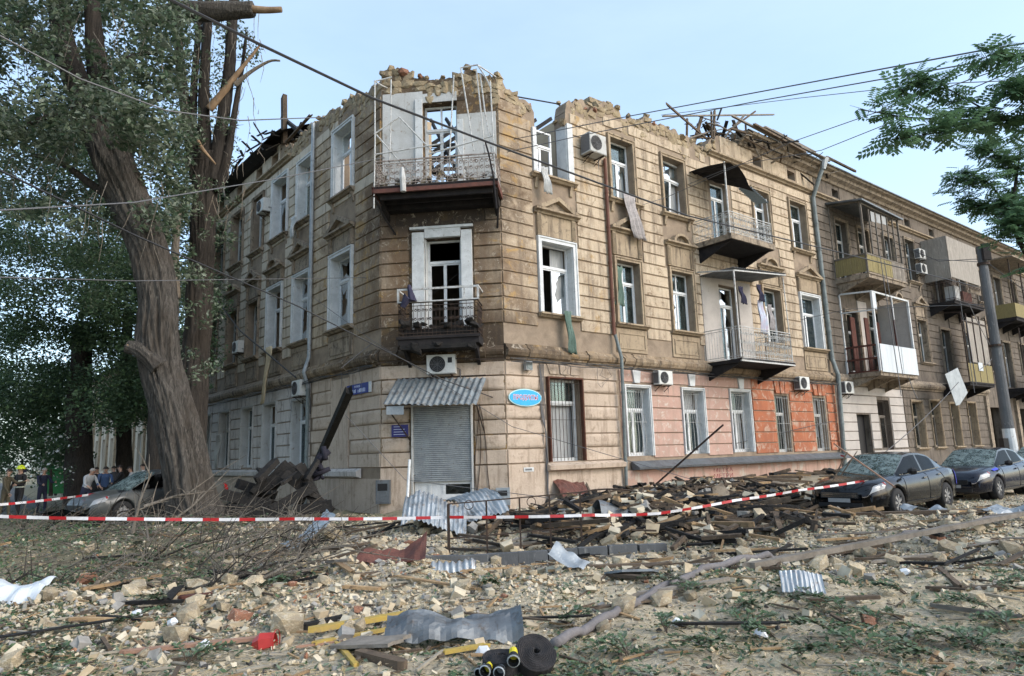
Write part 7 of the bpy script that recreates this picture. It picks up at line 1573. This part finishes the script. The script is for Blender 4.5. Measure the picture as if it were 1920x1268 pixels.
# ------------------------------------------------------------------ cars
def paint(name, c, rough=.3):
    m, t, B, N, L = new_mat(name); v = coords(N, L, 'world'); d = ramp(N, L, noise_n(N, L, v, 7, 8, .7), .45, .75)
    L.new(mixc(N, L, math_n(N, L, 'MULTIPLY', d, .1), c, (.06, .056, .05)), B.inputs['Base Color']); L.new(math_n(N, L, 'ADD', math_n(N, L, 'MULTIPLY', d, .25), rough * .35), B.inputs['Roughness'])
    B.inputs['Coat Weight'].default_value = .3; B.inputs['Coat Roughness'].default_value = .15; B.inputs['Specular IOR Level'].default_value = .3; return m
MT['paint_black'] = paint('black car paint', (.004, .004, .005), .4); MT['paint_navy'] = paint('dark navy car paint', (.005, .006, .014), .4); MT['paint_grey'] = paint('dusty grey car paint', (.07, .074, .072), 1)
MT['tyre'] = plain('tyre rubber', (.02, .02, .021), .85); MT['rim'] = plain('alloy rim', (.42, .42, .43), .35, .7); MT['cabin'] = plain('dark car interior', (.02, .02, .022), .8)
MT['seat'] = pmat('beige car seat', (.36, .31, .23), (.28, .24, .18), 6); MT['car_glass'] = glass_mat('tinted car glass', (.06, .065, .07), .0, .01, .3)
m, t, B, N, L = new_mat('crazed windscreen'); v = coords(N, L, 'world'); vo = N.new('ShaderNodeTexVoronoi'); vo.feature = 'DISTANCE_TO_EDGE'; vo.inputs['Scale'].default_value = 16; L.new(v, vo.inputs['Vector'])
cr = ramp(N, L, vo.outputs[0], .0, .12, (1, 1, 1, 1), (0, 0, 0, 1)); n1 = ramp(N, L, noise_n(N, L, v, 5, 7, .75, .6), .35, .62); f = math_n(N, L, 'MAXIMUM', math_n(N, L, 'MULTIPLY', cr, .8), math_n(N, L, 'MULTIPLY', n1, .6))
L.new(mixc(N, L, n1, (.12, .18, .17), (.32, .40, .38)), B.inputs['Base Color']); B.inputs['Roughness'].default_value = .35
tr = N.new('ShaderNodeBsdfTransparent'); tr.inputs[0].default_value = (.45, .52, .5, 1); mx = N.new('ShaderNodeMixShader'); L.new(f, mx.inputs[0]); L.new(tr.outputs[0], mx.inputs[1]); L.new(B.outputs[0], mx.inputs[2]); L.new(mx.outputs[0], N['Material Output'].inputs['Surface'])
MT['crazed'] = m
m, t, B, N, L = new_mat('headlight lens'); B.inputs['Base Color'].default_value = (.30, .31, .32, 1); B.inputs['Roughness'].default_value = .25; B.inputs['Metallic'].default_value = .2; MT['lens'] = m
MT['tail'] = plain('red tail lamp', (.25, .01, .01), .2); MT['chrome'] = plain('chrome', (.6, .6, .6), .15, 1.0); MT['plate_grey'] = plain('blurred grey number plate', (.30, .30, .30), .5); MT['blue_tape'] = plain('blue film scrap', (.02, .03, .5), .4)
def interp(P, x):
    if x <= P[0][0]: return P[0][1]
    for (a, b), (c, d) in zip(P, P[1:]):
        if x <= c: return b + (d - b) * (x - a) / (c - a)
    return P[-1][1]
CW = [(-2.40, .60), (-2.34, .74), (-2.15, .835), (-1.7, .89), (-.8, .91), (.6, .91), (1.4, .90), (1.9, .865), (2.18, .78), (2.33, .66), (2.42, .50)]
CB = [(-2.40, .42), (-2.3, .28), (-2.0, .2), (1.9, .2), (2.2, .2), (2.42, .26)]
CT = [(-2.40, .90), (-2.3, 1.0), (-2.0, 1.055), (-1.7, 1.06), (-1.0, 1.02), (0, .965), (.9, .94), (1.15, .945), (1.6, .90), (2.0, .84), (2.25, .78), (2.42, .66)]
WX, WR, ZC = (1.42, -1.37), .385, .33
def section(x):
    W_, zb, zt = interp(CW, x), interp(CB, x), interp(CT, x); P_ = [[0, zb], [.72 * W_, zb], [.965 * W_, zb + .07], [W_, zb + .30], [W_ * .995, zt - .24], [W_ * .955, zt - .09], [W_ * .83, zt - .012], [W_ * .45, zt + .02], [0, zt + .03]]
    for wx in WX:
        dx = abs(x - wx)
        if dx < WR:
            za = ZC + math.sqrt(WR * WR - dx * dx); P_[1][1] = max(P_[1][1], za); P_[2][1] = max(P_[2][1], za); P_[3][1] = max(P_[3][1], za + .02); P_[4][1] = max(P_[4][1], za + .05)
    return P_
def surf(x, t, off=0):
    P_ = section(x); i = min(int(t), 7); f_ = t - i; a, b = P_[i], P_[i + 1]; y, z = a[0] + (b[0] - a[0]) * f_, a[1] + (b[1] - a[1]) * f_; ny, nz = b[1] - a[1], -(b[0] - a[0]); l = math.hypot(ny, nz) or 1
    return (x, y + ny / l * off, z + nz / l * off)
def patch(name, mat, parent, G, x0, x1, t0, t1, side, off=.012, n=6, shear=0):
    vs = []
    for i in range(n + 1):
        for j in range(n + 1):
            u, v_ = i / n, j / n; x = x0 + (x1 - x0) * u + shear * v_; p = surf(min(2.41, max(-2.39, x)), t0 + (t1 - t0) * v_, off); vs.append((p[0], p[1] * side, p[2]))
    mb = MB(); mb.add(vs, [((n + 1) * i + j, (n + 1) * (i + 1) + j, (n + 1) * (i + 1) + j + 1, (n + 1) * i + j + 1) for i in range(n) for j in range(n)]); return mb.build(name, MT[mat], parent, G, smooth=True)
def sedan(label, M, pm, wind='crazed', seats='seat', crush=False, shards=False, sx=(1, 1, 1)):
    root = empty('parked_car', None, label, 'car', M=M); G = M @ Matrix.Diagonal((*sx, 1))
    xs = sorted(set([round(-2.40 + .1 * i, 3) for i in range(49)] + [2.42, 2.36, 2.28, -2.36] + [round(wx + WR * math.cos(PI * k / 14), 4) for wx in WX for k in range(15)])); vs = []; n = 9
    for x in xs:
        P_ = section(x)
        for s in (1, -1):
            for y, z in P_:
                if crush: z -= .28 * max(0, noise.noise((x * 1.5, y * 1.5 * s, 3))) * (z > .5)
                vs.append((x, y * s, z))
    fs = []
    for i in range(len(xs) - 1):
        for s in (0, 1):
            for j in range(n - 1):
                a = i * 2 * n + s * n + j; b = a + 2 * n; fs.append((a, b, b + 1, a + 1) if s else (a, a + 1, b + 1, b))
    for i in (0, len(xs) - 1): fs.append(tuple(i * 2 * n + j for j in range(n)) + tuple(i * 2 * n + n + j for j in range(n - 2, 0, -1)))
    mb = MB(); mb.add(vs, fs); body = mb.build('body', MT[pm], root, G, smooth=True)
    # cabin
    CZ = [(-1.95, 1.06), (-1.55, 1.2), (-1.05, 1.40), (-.6, 1.465), (-.1, 1.475), (.3, 1.43), (.7, 1.22), (1.2, .95)]; CY = [(-1.95, .62), (-1.5, .62), (-1.0, .59), (-.3, .60), (.3, .60), (.7, .66), (1.2, .72)]
    def cab(x):
        zt, yt = interp(CZ, x), interp(CY, x); zb = interp(CT, x) - .02; yb = interp(CW, x) * .84; zb = min(zb, zt - .005); q = lambda f_: (yb + (yt - yb) * f_, zb + (zt - .035 - zb) * f_)
        return [q(0), q(.06), q(.9), q(1.0), (yt * .72, zt - .004), (0, zt + .012)]
    cx = sorted(set([round(-1.95 + .105 * i, 3) for i in range(31)] + [1.2, .95, .3, -.36, -.28, -1.1, -1.2]))
    shell, gl = MB(), {}
    for a, b in zip(cx, cx[1:]):
        m_ = (a + b) / 2; A, B_ = cab(a), cab(b)
        for j in range(5):
            for s in (1, -1):
                q = [(a, A[j][0] * s, A[j][1]), (b, B_[j][0] * s, B_[j][1]), (b, B_[j + 1][0] * s, B_[j + 1][1]), (a, A[j + 1][0] * s, A[j + 1][1])]; q = q if s < 0 else q[::-1]
                k = None
                if j == 1 and -1.2 < m_ < 1.05 and not (-.36 < m_ < -.28): k = ('side_window', s, m_ > -.3)
                if j in (3, 4) and m_ > .3: k = ('windscreen', 0, 0)
                if j in (3, 4) and m_ < -1.1: k = ('rear_window', 0, 0)
                if k: gl.setdefault(k, MB()).add(q, [(0, 1, 2, 3)])
                else: shell.add(q, [(0, 1, 2, 3)])
    shell.build('roof', MT[pm], root, G, smooth=True)
    for k, mb in gl.items(): mb.build(k[0], MT[wind if k[0] == 'windscreen' else 'car_glass'], root, G, smooth=True)
    ins = MB(); ins.box(-1.7, 1.3, -.7, .7, .35, .5); ins.box(1.0, 1.25, -.72, .72, .5, .93); ins.build('dashboard', MT['cabin'], root, G)
    for y in (-.36, .36): MB().box(-.25, .3, y - .25, y + .25, .5, .72).box(-.42, -.25, y - .25, y + .25, .5, 1.12).box(-.42, -.3, y - .12, y + .12, 1.12, 1.3).build('front_seat', MT[seats], root, G)
    MB().box(-1.3, -.8, -.62, .62, .5, .72).box(-1.5, -1.3, -.62, .62, .5, 1.1).build('rear_seat', MT[seats], root, G)
    for s in (1, -1):
        for wx in WX:
            wl = empty_child('wheel', root, G @ T(wx, s * .79, ZC)); Gw = WM[wl.name]; tv_ = []; nn = 28
            for k in range(nn):
                a = 2 * PI * k / nn; 
                for r_, y_ in ((.2, -.1), (.30, -.105), (.325, -.08), (.33, 0), (.325, .08), (.30, .105), (.2, .1)): tv_.append((r_ * math.cos(a), y_, r_ * math.sin(a)))
            mb = MB(); mb.add(tv_, [(7 * k + j, 7 * ((k + 1) % nn) + j, 7 * ((k + 1) % nn) + j + 1, 7 * k + j + 1) for k in range(nn) for j in range(6)]); mb.build('tyre', MT['tyre'], wl, Gw, smooth=True)
            rm = MB(); rm.tube([(0, s * .04, 0), (0, s * .10, 0)], [.05, .045], 12)
            for k in range(7):
                a = 2 * PI * k / 7
                for da in (-.13, .13): rm.bar((.04 * math.cos(a), s * .085, .04 * math.sin(a)), (.215 * math.cos(a + da), s * .075, .215 * math.sin(a + da)), .022, .03)
            rm.tube([(0, s * .05, 0), (0, s * .098, 0)], .222, 24, caps=False).tube([(0, s * .0, 0), (0, s * .03, 0)], .2, 20); rm.build('rim', MT['rim'], wl, Gw)
            MB().tube([(wx, s * .45, ZC), (wx, s * .66, ZC)], .37, 20).build('wheel_arch', MT['black'], root, G)
        patch('headlight', 'lens', root, G, 1.96, 2.34, 4.45, 5.35, s, .014, shear=-.14); patch('tail_lamp', 'tail', root, G, -2.38, -2.12, 4.1, 5.5, s, .012)
        patch('indicator', 'yellow_paint' if False else 'tail', root, G, 1.88, 1.93, 4.9, 5.5, s, .015)
        sm_ = MB()
        for x, ta, tb in ((.98, 2.2, 5.5), (-.32, 2.2, 5.6), (-1.08, 3.4, 5.6)): sm_.tube([tuple(Vector(surf(x - .12 * (x < -1) * (5.6 - tt), tt, .003)) * 1) if s > 0 else (lambda q: (q[0], -q[1], q[2]))(surf(x - .12 * (x < -1) * (5.6 - tt), tt, .003)) for tt in np.linspace(ta, tb, 8)], .006, 4)
        sm_.tube([(x, s * surf(x, 2.25, .004)[1], surf(x, 2.25)[2]) for x in np.linspace(-.9, .95, 6)], .006, 4); sm_.build('door_seam', MT['black'], root, G)
        for x in (-.12, -.98): q = surf(x, 4.7, .02); MB().box(x - .09, x + .09, s * q[1] - .012, s * q[1] + .012, q[2] - .015, q[2] + .015).build('door_handle', MT['chrome'] if pm == 'paint_black' else MT[pm], root, G)
        mi = MB(); mi.tube([(.80, s * .92, 1.02), (.82, s * 1.03, 1.03), (.80, s * 1.10, 1.03)], [.06, .085, .055], 8).bar((.84, s * .80, .96), (.82, s * .95, 1.0), .03); mi.build('mirror', MT['black'], root, G)
        tr_ = MB(); tr_.tube([(x, s * (interp(CW, x) * .84 + .012), interp(CT, x) + .01) for x in np.linspace(-1.3, 1.0, 9)], .012, 4); tr_.build('window_trim', MT['chrome'], root, G)
    MB().plate([(0, 0), (0, 0)], 0, 0) if False else None
    MB().box(2.39, 2.45, -.44, .44, .47, .60).build('grille', MT['black'], root, G); gb = MB()
    for z in (.5, .535, .57): gb.box(2.45, 2.455, -.42, .42, z, z + .012)
    gb.build('grille_bar', MT['chrome'] if pm != 'paint_grey' else MT['black'], root, G)
    MB().box(2.36, 2.435, -.52, .52, .27, .36).build('lower_intake', MT['black'], root, G); MB().box(2.45, 2.46, -.26, .26, .375, .465).build('number_plate', MT['plate_grey'], root, G)
    MB().bar((1.16, -.5, .965), (1.02, .1, 1.04), .02).bar((1.16, .0, .965), (1.0, .55, 1.04), .02).build('wiper', MT['black'], root, G)
    return root, G
def empty_child(name, parent, M):
    o = bpy.data.objects.new(name, None); put(o, parent, M); return o
# heading: cars parked nose towards the camera along the right facade
hd = math.atan2(-.6162, -.7876)
def car_M(s, d, z=0): p = FR @ Vector((s, -d, 0)); return T(p.x, p.y, z) @ Matrix.Rotation(hd, 4, 'Z')
c1, Gc1 = sedan('black saloon car with crazed windscreen nearest the debris', car_M(5.5, 8.75, -.0), 'paint_black')
c2, Gc2 = sedan('dark navy saloon car parked behind the first one', car_M(11.7, 8.85, .0), 'paint_navy', seats='cabin')
c3, Gc3 = sedan('third dark car cut by the right edge of the picture', car_M(17.9, 8.9, .0), 'paint_navy', seats='cabin')
patch('blue_film', 'blue_tape', c1, Gc1, -2.3, -2.1, 3.2, 5.2, 1, .02); patch('blue_film', 'blue_tape', c2, Gc2, 1.25, 1.6, 5.0, 5.6, 1, .02)
p = px(285, 930, 21.5); c4, Gc4 = sedan('grey dented car with collapsed windscreen behind the leaning poplar', T(p.x, p.y, gh(p.x, p.y)) @ Matrix.Rotation(math.radians(238), 4, 'Z'), 'paint_grey', crush=True, sx=(.92, .95, 1.03))
# twigs and laths thrown over the first car
for k, (a, b, w_) in enumerate((((1560, 830, 16.9), (1680, 915, 16.0), .03), ((1590, 845, 16.6), (1560, 905, 16.4), .02), ((1545, 880, 16.3), (1640, 895, 16.2), .025), ((1490, 882, 16.6), (1600, 897, 16.6), .03), ((1608, 845, 16.8), (1575, 895, 16.6), .015))):
    tag(plank_obj('thrown_lath', 'old_wood' if k != 0 else 'pink_wood', px(*a), px(*b), w_ * 1.6, w_), 'splintered lath lying over the bonnet of the first car', 'lath', 'laths lying over the first car')
# green waste container
bn = empty('waste_container', px(112, 930, 31.5), 'green plastic waste container beside the dark tree', 'waste container', rz=-.05); Gb = WM[bn.name] @ Matrix.Diagonal((.86, .9, 1.0, 1))
MT['green_plastic'] = plain('green plastic', (.015, .17, .035), .5)
mb = MB(); pr = [(-.45, .12), (-.55, 1.15), (.55, 1.15), (.45, .12)]; mb.prism(pr, -.62, .62); mb.build('bin_body', MT['green_plastic'], bn, Gb)
MB().prism([(-.6, 1.15), (-.6, 1.22), (0, 1.34), (.6, 1.22), (.6, 1.15)], -.68, .68).build('lid', MT['green_plastic'], bn, Gb); MB().box(-.66, .66, -.62, -.5, .7, .78).build('rib', MT['green_plastic'], bn, Gb)
for k in range(3): MB().bar((-.5 + k * .12, -.56, .95), (-.42 + k * .12, -.53, .83), .02).build('stripe', MT['white'], bn, Gb)
for x in (-.5, .5):
    for y in (-.35, .35): MB().tube([(x, y - .03, .07), (x, y + .03, .07)], .07, 10).build('caster', MT['black'], bn, Gb)
# fallen window pane frame on the left
MB_ = MB(); a, b, c_, d = px(70, 965, 17), px(118, 955, 17.5), px(170, 966, 16.6), px(100, 975, 16)
MB_.add([a, d, c_, b], [(0, 1, 2, 3)]); o = tag(MB_.build('fallen_glass', MT['car_glass']), 'fallen sheet of glass lying flat behind the barrier tape', 'glass sheet'); s_ = o.modifiers.new('thick', 'SOLIDIFY'); s_.thickness = .01

# ------------------------------------------------------------------ people
def flat_col(name, c, r=.8): return plain(name, c, r)
MT['skin'] = plain('skin', (.42, .26, .19), .6)
CLO = {'navy': (.015, .018, .04), 'black': (.018, .018, .02), 'camo': (.10, .085, .055), 'white_shirt': (.55, .57, .6), 'light_grey': (.36, .38, .40), 'blue': (.05, .09, .19), 'trousers': (.025, .03, .06), 'dark_grey': (.05, .05, .055), 'boots': (.012, .012, .012)}
for k, c in CLO.items(): MT['cl_' + k] = plain('cloth ' + k, c, .85)
MT['reflect'] = plain('reflective strip', (.55, .57, .5), .4); MT['helmet_yellow'] = plain('yellow helmet', (.62, .72, .03), .35); MT['hair_dark'] = plain('dark hair', (.03, .022, .018), .8); MT['hair_grey'] = plain('grey hair', (.3, .28, .26), .8)
def person(label, pos, heading, h=1.78, lean=0, top='navy', legs='trousers', head='hair', arms=((.15, .25), (.15, .25)), stride=.1, look=0, skin_arms=False, hair='hair_dark', group=None, strips=False):
    """standing figure facing local +x; arms = (forward swing, elbow bend) left and right"""
    k = h / 1.78; M = T(*pos) @ Matrix.Rotation(heading, 4, 'Z') @ Matrix.Diagonal((k, k, k, 1)); root = empty('person', None, label, 'person', group, M=M); V = []; E_ = []; R_ = []; reg = []
    def add(p, r, par, rg):
        V.append(Vector(p)); R_.append(r); reg.append(rg)
        if par is not None: E_.append((par, len(V) - 1))
        return len(V) - 1
    cl, sl = math.cos(lean), math.sin(lean)
    def up_(p): x, y, z = p; z0 = .96; return (x * cl + (z - z0) * sl, y, z0 + (z - z0) * cl - x * sl)
    pel = add((0, 0, .96), (.15, .12), None, 'legs'); w1 = add(up_((.0, 0, 1.12)), (.145, .11), pel, 'top'); ch = add(up_((.0, 0, 1.34)), (.18, .125), w1, 'top'); nb = add(up_((0, 0, 1.46)), (.09, .08), ch, 'top')
    nk = add(up_((.015, 0, 1.53)), (.055, .055), nb, 'skin'); hd_ = up_((.03 + .05 * sl, 0, 1.64)); h1_ = add(hd_, (.078, .09), nk, 'skin'); add((hd_[0] + .02 * sl, 0, hd_[2] + .075), (.07, .085), h1_, 'skin')
    hands = []
    for s, (sw, el) in zip((1, -1), arms):
        sh = add(up_((0, s * .19, 1.43)), (.068, .068), nb, 'top'); base = Vector(V[sh]); e = base + Vector((math.sin(sw) * .29, s * .05, -math.cos(sw) * .29)); ei = add(e, (.048, .048), sh, 'top'); a2 = sw + el
        wv = e + Vector((math.sin(a2) * .25, -s * .02, -math.cos(a2) * .25)); wi = add(wv, (.032, .032), ei, 'skin' if skin_arms else 'top'); hv = wv + Vector((math.sin(a2) * .07, 0, -math.cos(a2) * .07)); add(hv, (.035, .022), wi, 'skin'); hands.append((hv, a2, s))
    for s in (1, -1):
        st = stride * s; hp = add((0, s * .095, .88), (.095, .09), pel, 'legs'); kn = add((st * .6 + .02, s * .105, .5), (.068, .065), hp, 'legs'); an = add((st, s * .11, .11), (.05, .048), kn, 'legs'); hl = add((st + .01, s * .11, .055), (.05, .045), an, 'boots'); add((st + .17, s * .125, .04), (.045, .035), hl, 'boots')
    me = bpy.data.meshes.new('body'); me.from_pydata(V, E_, []); ob = bpy.data.objects.new('body', me); COL.objects.link(ob); md = ob.modifiers.new('skin', 'SKIN'); md.use_smooth_shade = True
    for i, sv in enumerate(me.skin_vertices[0].data): sv.radius = R_[i]; sv.use_root = (i == 0)
    sb_ = ob.modifiers.new('sub', 'SUBSURF'); sb_.levels = 1; sb_.render_levels = 1
    dg = bpy.context.evaluated_depsgraph_get(); dg.update(); m2 = bpy.data.meshes.new_from_object(ob.evaluated_get(dg)); bpy.data.objects.remove(ob)
    names = {'top': 'cl_' + top, 'legs': 'cl_' + legs, 'skin': 'skin', 'boots': 'cl_boots'}; keys = list(names); m2.materials.clear()
    for q in keys: m2.materials.append(MT[names[q]])
    for f_ in m2.polygons:
        c_ = f_.center; best = min(range(len(V)), key=lambda i: (V[i] - c_).length - R_[i][0] * .6); f_.material_index = keys.index(reg[best]); f_.use_smooth = True
    o = bpy.data.objects.new('body', m2); put(o, root, M)
    for hv, a2, s in hands:
        mb = MB(); d = Vector((math.sin(a2), 0, -math.cos(a2))); sd_ = Vector((math.cos(a2), 0, math.sin(a2)))
        for q in range(4): b0 = hv + sd_ * (-.028 + .019 * q) + d * .02; l = (.065, .075, .07, .055)[q]; mb.tube([b0, b0 + d * l * .5, b0 + d * l * .85 + Vector((.015, -s * .01, 0))], [.009, .008, .006], 5)
        b0 = hv + sd_ * .03 - d * .01; mb.tube([b0, b0 + sd_ * .025 + d * .03, b0 + sd_ * .03 + d * .055], [.01, .009, .007], 5); mb.build('fingers', MT['skin'], root, M)
    hx, hz = hd_[0] + .01 * sl, hd_[2] + .05
    fc = MB(); fc.tube([(hx + .07, 0, hz - .01), (hx + .105, 0, hz - .035)], [.008, .015], 6); fc.build('nose', MT['skin'], root, M); ey = MB()
    for s in (-1, 1): ey.tube([(hx + .075, s * .032, hz), (hx + .088, s * .032, hz)], .009, 6)
    ey.build('eyes', MT['black'], root, M); MB().box(hx + .078, hx + .086, -.025, .025, hz - .068, hz - .06).build('mouth', MT['tail'], root, M)
    for s in (-1, 1): MB().tube([(hx, s * .086, hz - .03), (hx - .005, s * .096, hz), (hx, s * .088, hz + .02)], [.012, .018, .01], 6).build('ear', MT['skin'], root, M)
    def cap(r, z0, mat, nm, brim=0):
        vs = []; n = 16; m = 6
        for j in range(m + 1):
            th = PI / 2 * j / m
            for i in range(n): a = 2 * PI * i / n; vs.append((hx - .012 + r * 1.08 * math.cos(a) * math.cos(th), r * .95 * math.sin(a) * math.cos(th), hz + z0 + r * 1.02 * math.sin(th)))
        mb = MB(); mb.add(vs, [(n * j + i, n * j + (i + 1) % n, n * j + n + (i + 1) % n, n * j + n + i) for j in range(m) for i in range(n)])
        if brim: mb.tube([(hx - .012, 0, hz + z0 - .012), (hx - .012, 0, hz + z0 + .012)], [r * 1.28, r * 1.15], 18)
        mb.build(nm, MT[mat], root, M, smooth=True)
    if head == 'helmet': cap(.135, .0, 'helmet_yellow', 'helmet', 1); MB().tube([(hx - .13, 0, hz), (hx - .15, 0, hz - .13)], [.1, .08], 10).build('neck_guard', MT['cl_navy'], root, M)
    else: cap(.099, -.005, hair, 'hair')
    if strips:
        mb = MB()
        for z, r in ((1.06, .2), (1.27, .215)): mb.tube([(0, 0, z - .025), (0, 0, z + .025)], [r * .8, r * .8], 14, caps=False)
        mb.v = [(x * .8, y * 1.12, z) for x, y, z in mb.v]; mb.build('reflective_strip', MT['reflect'], root, M)
        MB().box(-.15, -.11, -.12, .12, 1.1, 1.42).build('back_plate', MT['reflect'], root, M)
    return root
def at_g(x, Y, y=950): p = px(x, y, Y); p.z = gh(p.x, p.y); return p
person('firefighter in a yellow helmet and dark suit with pale strips', at_g(34, 25.5), math.radians(-100), 1.84, 0, 'black', 'black', 'helmet', ((.3, 1.2), (.2, .4)), .12, strips=True)
person('man in mottled brown clothes at the left edge, arm raised to the firefighter', at_g(8, 25.0), math.radians(10), 1.76, .05, 'camo', 'camo', 'hair', ((.9, .9), (.2, .3)), .1)
person('slim man in dark navy uniform left of the green container', at_g(77, 27.5), math.radians(-30), 1.76, .04, 'navy', 'navy', 'hair', ((.6, 1.0), (.5, .9)), .06, hair='hair_grey')
person('man in a light grey shirt stooping beside the dark tree', at_g(158, 26.0), math.radians(-25), 1.78, .45, 'light_grey', 'trousers', 'hair', ((.4, .6), (.35, .8)), .16, skin_arms=True, hair='hair_grey')
person('person in a blue jacket leaning over behind the dented car', at_g(194, 26.5), math.radians(-60), 1.78, .3, 'blue', 'black', 'hair', ((.5, .9), (.5, .6)), .08)
person('person in dark clothes half hidden behind the dented car', at_g(226, 27.0), math.radians(200), 1.78, .1, 'black', 'black', 'hair', ((.4, .9), (.3, .5)), .05)
person('person in a white shirt seen over the roof of the dented car', at_g(268, 28.5), math.radians(180), 1.80, .1, 'white_shirt', 'dark_grey', 'hair', ((.4, .9), (.3, .5)), .05)
person('person in a dark jacket standing at the far side of the dented car', at_g(212, 29.5), math.radians(150), 1.76, .15, 'dark_grey', 'black', 'hair', ((.5, .9), (.3, .5)), .05)
person('person in a pale top bending at the roof of the dented car', at_g(250, 27.6), math.radians(200), 1.74, .25, 'light_grey', 'navy', 'hair', ((.6, .9), (.5, .5)), .05, skin_arms=True)
person('person in dark clothes close behind the man in the light grey shirt', at_g(178, 28.0), math.radians(-70), 1.75, .2, 'black', 'black', 'hair', ((.4, .9), (.5, .5)), .05)
# ------------------------------------------------------------------ labels that single each loose piece out by what it lies beside
LM = [('crushed red bucket', gp(500, 1215)), ('larger hose roll', gp(1003, 1258)), ('bent foreground roofing sheet', gp(852, 1208)), ('rust red roofing sheet', gp(735, 1082)), ('corrugated scrap in the centre', gp(852, 1090)),
      ('left fence post', gp(842, 1050)), ('right fence post', gp(1090, 1036)), ('orange tan stone block', gp(620, 1030)), ('upright brown tile', gp(1345, 990)), ('corrugated scrap on edge', gp(1508, 1126)), ('front wheel of the nearest car', gp(1690, 970)),
      ('foot of the leaning poplar', gp(352, 985)), ('white wavy sheet', gp(5, 1142)), ('pale yellow stone', gp(1165, 1072)), ('green patch at lower right', gp(1800, 1195)), ('bonnet of the second car', gp(1850, 950)), ('small scrap behind the hose', gp(1068, 1093)), ('long hose midway', gp(1390, 1082)), ('dark beam before the car', gp(1700, 985)), ('charred beam at left', gp(470, 1098)), ('curled metal strip', gp(575, 1040)), ('arched corrugated sheet', gp(815, 1015)), ('shop doorstep', FC @ Vector((2, -.4, 0))), ('base of the rusty drainpipe', FR @ Vector((5.1, -.4, 0))), ('orange plinth', FR @ Vector((16, -.5, 0)))]
ORD = ['nearest', 'second nearest', 'third nearest', 'fourth nearest', 'fifth nearest', 'sixth nearest', 'seventh nearest', 'eighth nearest', 'ninth nearest', 'tenth nearest', 'eleventh nearest', 'twelfth nearest', 'thirteenth nearest', 'fourteenth nearest', 'fifteenth nearest', 'sixteenth nearest', 'seventeenth nearest', 'eighteenth nearest', 'nineteenth nearest', 'twentieth nearest'] + ['twenty-%s nearest' % q for q in ('first', 'second', 'third', 'fourth', 'fifth', 'sixth', 'seventh', 'eighth', 'ninth')] + ['thirtieth nearest'] + ['thirty-%s nearest' % q for q in ('first', 'second', 'third', 'fourth', 'fifth', 'sixth', 'seventh', 'eighth', 'ninth')] + ['fortieth nearest'] + ['forty-%s nearest' % q for q in ('first', 'second', 'third', 'fourth', 'fifth')]
SHORT = {'small limestone lumps in the rubble': 'small limestone lump', 'larger limestone blocks in the debris': 'large pale limestone block', 'torn leafy twigs on the ground': 'torn green leafy twig', 'broken branches heaped in front of the poplar': 'thin broken branch', 'broken laths in the rubble field': 'lath', 'charred timbers heaped under the wall': 'timber',
         'thick charred beams behind the fence': 'thick charred beam', 'charred beams stacked beside the poplar': 'stacked charred beam', 'white plastic scraps on the ground': 'white plastic scrap', 'broken brick lumps in the rubble': 'broken red brick lump', 'dark sticks poking out of the timber heap': 'dark upright stick', 'laths lying over the first car': 'splintered lath on the bonnet'}
MATW = {'charred wood': 'charred', 'old dark roof timber': 'dark brown', 'grey weathered wood': 'grey', 'split pine wood': 'pale split'}
bag = {}
def _centre(o):
    m = WM[o.name]
    if o.type == 'MESH': v = o.data.vertices; return m @ ((v[0].co + v[len(v) - 1].co) * .5)
    return m.translation.copy()
for o in list(COL.objects):
    gname = o.get('group')
    if o.parent is None and gname in SHORT:
        d = SHORT[gname]
        if d in ('lath', 'timber'): d = MATW.get(o.data.materials[0].name, 'old') + ' ' + ('broken lath' if d == 'lath' else 'roof timber')
        p = _centre(o); name, q = min(LM, key=lambda t: (t[1] - p).length); dx, dy = p.x - q.x, p.y - q.y
        w_ = ('right of' if dx > 0 else 'left of') if abs(dx) > abs(dy) else ('behind' if dy > 0 else 'in front of')
        bag.setdefault((d, w_, name), []).append(((p - q).length, o.name, o))
for (d, w_, name), L_ in bag.items():
    for k, (_, _, o) in enumerate(sorted(L_, key=lambda t: t[:2])):
        o['label'] = f"{d}, {ORD[min(k, 44)]} {w_} the {name}" if len(L_) > 1 else f"{d} {w_} the {name}"
kn = ['first', 'second', 'third', 'fourth', 'fifth', 'sixth', 'seventh', 'eighth', 'ninth']
ks = sorted([o for o in COL.objects if o.name.startswith('kerb_stone')], key=lambda o: WM[o.name].translation.x)
for k, o in enumerate(ks): o['label'] = f'grey kerb stone in front of the fence, {kn[k]} from the left'
